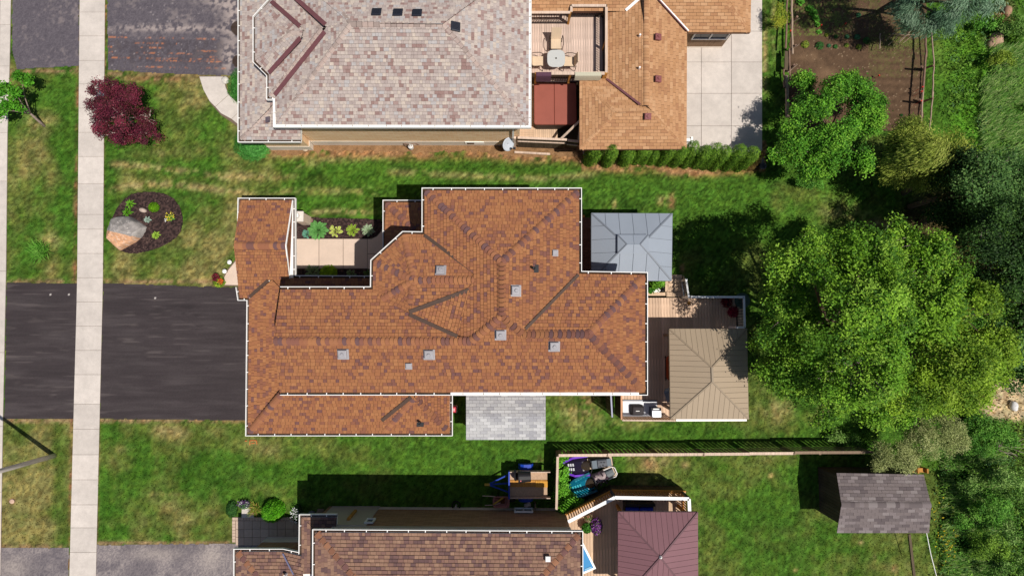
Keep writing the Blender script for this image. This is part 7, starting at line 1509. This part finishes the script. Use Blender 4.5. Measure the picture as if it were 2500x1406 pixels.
mb = MB(); mb.box((P(783, 1250).x, P(783, 1250).y, .13), (.28, .2, .24)); mb.build('frame', WFENCE, t)

# ------------------------------------------------------------ snowmobiles
def loft(secs, m, name, parent, nn=9, M=None, close=True):
    """secs: (x, half width, z bottom, z top, centre y, squareness) along x"""
    mb = MB(); n = nn
    for (x, hw, z0, z1, cy, p) in secs:
        for k in range(n):
            a = math.pi * k / (n - 1); c, s = math.cos(a), math.sin(a); y = cy + hw * (abs(c) ** (2 / p)) * (1 if c >= 0 else -1); z = z0 + (z1 - z0) * (abs(s) ** (2 / p)); mb.v.append((x, y, z))
    for i in range(len(secs) - 1):
        for k in range(n - 1): mb.f.append((i * n + k, i * n + k + 1, (i + 1) * n + k + 1, (i + 1) * n + k)); mb.mi.append(0)
    mb.f += [tuple(range(n - 1, -1, -1)), tuple((len(secs) - 1) * n + k for k in range(n))]; mb.mi += [0, 0]
    o = mb.build(name, m); o.parent = parent; return o
def part(mb, nm, m, t): o = mb.build(nm, m); o.parent = t; return o
def snowmobile(label, nose, tail, body, trim, ventm, seatm, kind):
    a, b = P(*nose, .3), P(*tail, .3); d = a - b; L = d.length; t = thing('snowmobile', label, 'snowmobile', (b.x, b.y, 0)); t.rotation_euler = (0, 0, math.atan2(d.y, d.x)); S = L
    ORG = 0
    hood = loft([(S * .50, .40, .22, .62, 0, 2.6), (S * .62, .46, .2, .66, 0, 2.8), (S * .78, .42, .2, .56, 0, 3), (S * .92, .32, .22, .42, 0, 3), (S * 1.0, .2, .26, .34, 0, 3)], body, 'hood', t)
    for s in (-1, 1):
        mb = MB(); mb.bar((S * .48, s * .45, .56), (S * .80, s * .43, .50), .10, .14); mb.bar((S * .79, s * .43, .50), (S * .99, s * .24, .36), .10, .12); part(mb, 'side_panel', trim, t)
        mb = MB(); pts = [(S * 1.08, s * .38, .22), (S * 1.02, s * .38, .07), (S * .9, s * .38, .05), (S * .62, s * .38, .05)]
        for p, q in zip(pts[:-1], pts[1:]): mb.bar(p, q, .13, .03)
        mb.bar((S * .8, s * .38, .06), (S * .78, s * .25, .3), .05, .05); part(mb, 'ski', trim, t)
        for r_ in range(3 if kind == 0 else 4):
            mb = MB(); x = S * (.80 + .045 * r_) if kind == 0 else S * (.74 + .05 * r_); z = .565 - (x / S - .78) * .95 + .01; mb.box((x, s * .105, z), (S * .03, .13, .02), M=Matrix.Rotation(.3, 3, 'Y')); part(mb, 'vent', ventm, t)
        if kind == 1:
            for r_ in range(4): mb = MB(); mb.box((S * (.62 + .055 * r_), s * (.41 - .02 * r_), .57 - .03 * r_), (S * .042, .10, .02), M=Matrix.Rotation(s * -.75, 3, 'X')); part(mb, 'vent', ventm, t)
    loft([(S * .48, .20, .58, .78, 0, 3), (S * .53, .25, .56, .74, 0, 3), (S * .60, .22, .52, .69, 0, 3), (S * .65, .14, .5, .64, 0, 3)], mat('smoked_screen', A(66, 56, 46), rough=.15, spec=.6), 'windshield', t)
    mb = MB(); mb.tube([(S * .47, -.34, .74), (S * .44, -.12, .82), (S * .44, .12, .82), (S * .47, .34, .74)], .025, 6); part(mb, 'handlebar', DARK, t)
    if kind == 0:
        loft([(S * .04, .20, .3, .56, 0, 4), (S * .16, .22, .3, .6, 0, 4), (S * .30, .24, .3, .62, 0, 4), (S * .32, .25, .3, .58, 0, 4), (S * .44, .22, .3, .64, 0, 4)], seatm, 'seat', t)
        mb = MB(); mb.box((S * .07, 0, .575), (S * .09, .36, .03)); mb.box((S * .37, 0, .62), (S * .10, .38, .03)); part(mb, 'seat_panel', mat('slate_vinyl', A(96, 110, 122), rough=.5), t)
        for (x, y) in ((.2, .08), (.23, -.06), (.17, -.04), (.26, .1)): mb = MB(); mb.lathe((S * x, y, .6), [(.025, 0), (.03, .02), (.01, .035)], 8); part(mb, 'button', DARK, t)
    else:
        loft([(S * .20, .22, .3, .62, 0, 3), (S * .30, .28, .3, .68, .02, 2.4), (S * .38, .24, .3, .66, -.03, 2.6), (S * .46, .30, .32, .72, .0, 2.4)], mat('torn_cover', A(178, 160, 160), rough=.95, noise=[(9, .35)], bump=1, bscale=12), 'torn_cover', t)
        loft([(S * .03, .19, .3, .5, 0, 4), (S * .18, .2, .3, .54, 0, 4), (S * .22, .2, .3, .5, 0, 4)], seatm, 'seat', t)
        mb = MB(); mb.tube([(S * .2, .25, .45), (S * .03, .25, .5), (-.04, .16, .5), (-.04, -.16, .5), (S * .03, -.25, .5), (S * .2, -.25, .45)], .022, 6); part(mb, 'grab_bar', WHITE, t)
        mb = MB(); n = 40
        for k in range(14):
            x = S * rnd.uniform(.2, .46); y = rnd.uniform(-.26, .26); mb.bar((x, y, .66), (x + rnd.uniform(-.12, .12), y + rnd.uniform(-.14, .14), .70), .07, .01)
        part(mb, 'cover_flaps', mat('dark_flap', A(70, 52, 66), rough=.9), t)
    mb = MB(); mb.box((S * .22, 0, .2), (S * .5, .36, .24)); part(mb, 'track', RUB, t)
    mb = MB(); mb.box((S * .24, 0, .33), (S * .5, .52, .03)); part(mb, 'running_board', mat('pale_edge', A(206, 180, 150), rough=.5), t)
    return t
PUR = mat('purple_trim', A(120, 60, 205), rough=.35); snowmobile('purple and black snowmobile with six white hood vents parked along the long fence', (1375, 1140), (1493, 1124), mat('black_gloss', A(38, 30, 52), rough=.25, spec=.5), PUR, mat('white_vent', A(226, 226, 232), rough=.4), mat('dark_vinyl', A(70, 74, 84), rough=.5), 0)
snowmobile('teal snowmobile with torn pale seat cover parked beside the purple one', (1388, 1198), (1500, 1147), mat('teal_gloss', A(14, 118, 146), rough=.25, spec=.5), mat('dark_teal', A(10, 92, 116), rough=.3), mat('cyan_vent', A(70, 190, 206), rough=.4), mat('slate_seat', A(84, 92, 98), rough=.5), 1)

# ------------------------------------------------------------ vegetable garden fences and sticks
LOG = mat('log_wood', A(140, 112, 96), rough=.95, noise=[(6, .2), (40, .2)]); LOGP = mat('pale_log', A(176, 152, 132), rough=.95, noise=[(6, .2)])
def wob(a, b, n=6, k=.03): a, b = V(a), V(b); return [a + (b - a) * i / n + V((rnd.uniform(-k, k), rnd.uniform(-k, k), rnd.uniform(-k, k))) for i in range(n + 1)]
t = thing('log_fence', 'rough pole fence with forked stakes along the left side of the vegetable garden', 'fence', P(1926, 150))
for (x0, y0, x1, y1, r_, m) in ((1922, -30, 1918, 120, .05, LOG), (1932, -30, 1936, 132, .055, LOGP), (1920, 185, 1921, 288, .09, LOGP), (1927, 120, 1929, 215, .045, LOG), (1914, 170, 1914, 215, .05, LOG)): mb = MB(); mb.tube(wob(P(x0, y0, .55), P(x1, y1, .55)), r_, 7); mb.build('pole', m, t)
mb = MB(); mb.bar(P(1922, 126, .5), P(1921, 172, .5), .26, .05); mb.build('plank', WDARK, t)
for (x, y) in ((1924, 128), (1920, 175), (1927, 60), (1922, 285)):
    mb = MB(); q = P(x, y, 0); mb.tube([q, q + V((.05, 0, .75))], .06, 7); mb.build('stake', LOG, t)
for (x0, y0, x1, y1) in ((1935, 53, 1953, 45), (1934, 122, 1951, 107), (1924, 178, 1948, 158)): mb = MB(); mb.tube(wob(P(x0, y0, .5), P(x1, y1, .9), 3), [.03, .025, .02, .012], 6); mb.build('prop', LOGP, t)
t = thing('pole_fence', 'double pole fence with dark cross stakes along the right side of the vegetable garden', 'fence', P(2262, 190))
for (x0, y0, x1, y1, r_, m) in ((2259, 72, 2261, 140, .05, LOG), (2261, 130, 2252, 230, .055, LOG), (2254, 215, 2248, 305, .045, LOGP), (2275, 80, 2280, 165, .035, LOGP), (2280, 150, 2276, 240, .035, LOGP), (2279, 225, 2268, 318, .035, LOGP)): mb = MB(); mb.tube(wob(P(x0, y0, .6), P(x1, y1, .6), 5, .015), r_, 7); mb.build('pole', m, t)
for (x0, y0, x1, y1) in ((2253, 169, 2280, 160), (2250, 250, 2278, 240)): mb = MB(); mb.tube([P(x0, y0, .1), P(x1, y1, .9)], .05, 7); mb.build('stake', LOG, t)
for (x0, y0, x1, y1) in ((2250, 162, 2256, 172), (2245, 243, 2252, 252)): mb = MB(); mb.tube([P(x0, y0, .8), P(x1, y1, .1)], .05, 7); mb.build('stake', LOG, t)
t = thing('stick_trellis', 'criss-cross stick trellis lying in the upper right of the vegetable garden', 'trellis', P(2195, 95))
for (x0, y0, x1, y1, r_) in ((2178, 84, 2246, 87, .02), (2149, 82, 2148, 120, .025), (2168, 112, 2200, 80, .012), (2192, 108, 2224, 76, .015), (2180, 114, 2214, 84, .01), (2205, 106, 2238, 78, .012), (2162, 100, 2186, 78, .01)): mb = MB(); mb.tube(wob(P(x0, y0, .3), P(x1, y1, .45), 4, .012), r_, 5); mb.build('stick', LOGP, t)
RED = mat('red_marker', A(214, 52, 40), rough=.5)
for i, (px, py, lb) in enumerate(((2252, 213, 'upper red marker tied to the right pole fence'), (2250, 224, 'middle red marker tied to the right pole fence'), (2249, 247, 'red marker at the dark cross stake of the right pole fence'), (2248, 300, 'lowest red marker at the end of the right pole fence'), (1930, 76, 'red marker hung on the left pole fence'), (2146, 185, 'red plant tag standing in the bare soil'), (2065, 58, 'red plant tag near the upper middle of the garden'), (2005, 62, 'red plant tag beside the leafy row'))):
    q = P(px, py, .35 if i > 4 else .62); mb = MB(); mb.box(q, (.07, .05, .09), M=Matrix.Rotation(.4 * i, 3, 'Z')); mb.tube([V((q.x, q.y, 0)), q], .01, 5); o = mb.build('garden_marker', RED, loc=(q.x, q.y, 0)); tag(o, lb, 'marker', 'red markers in the vegetable garden')
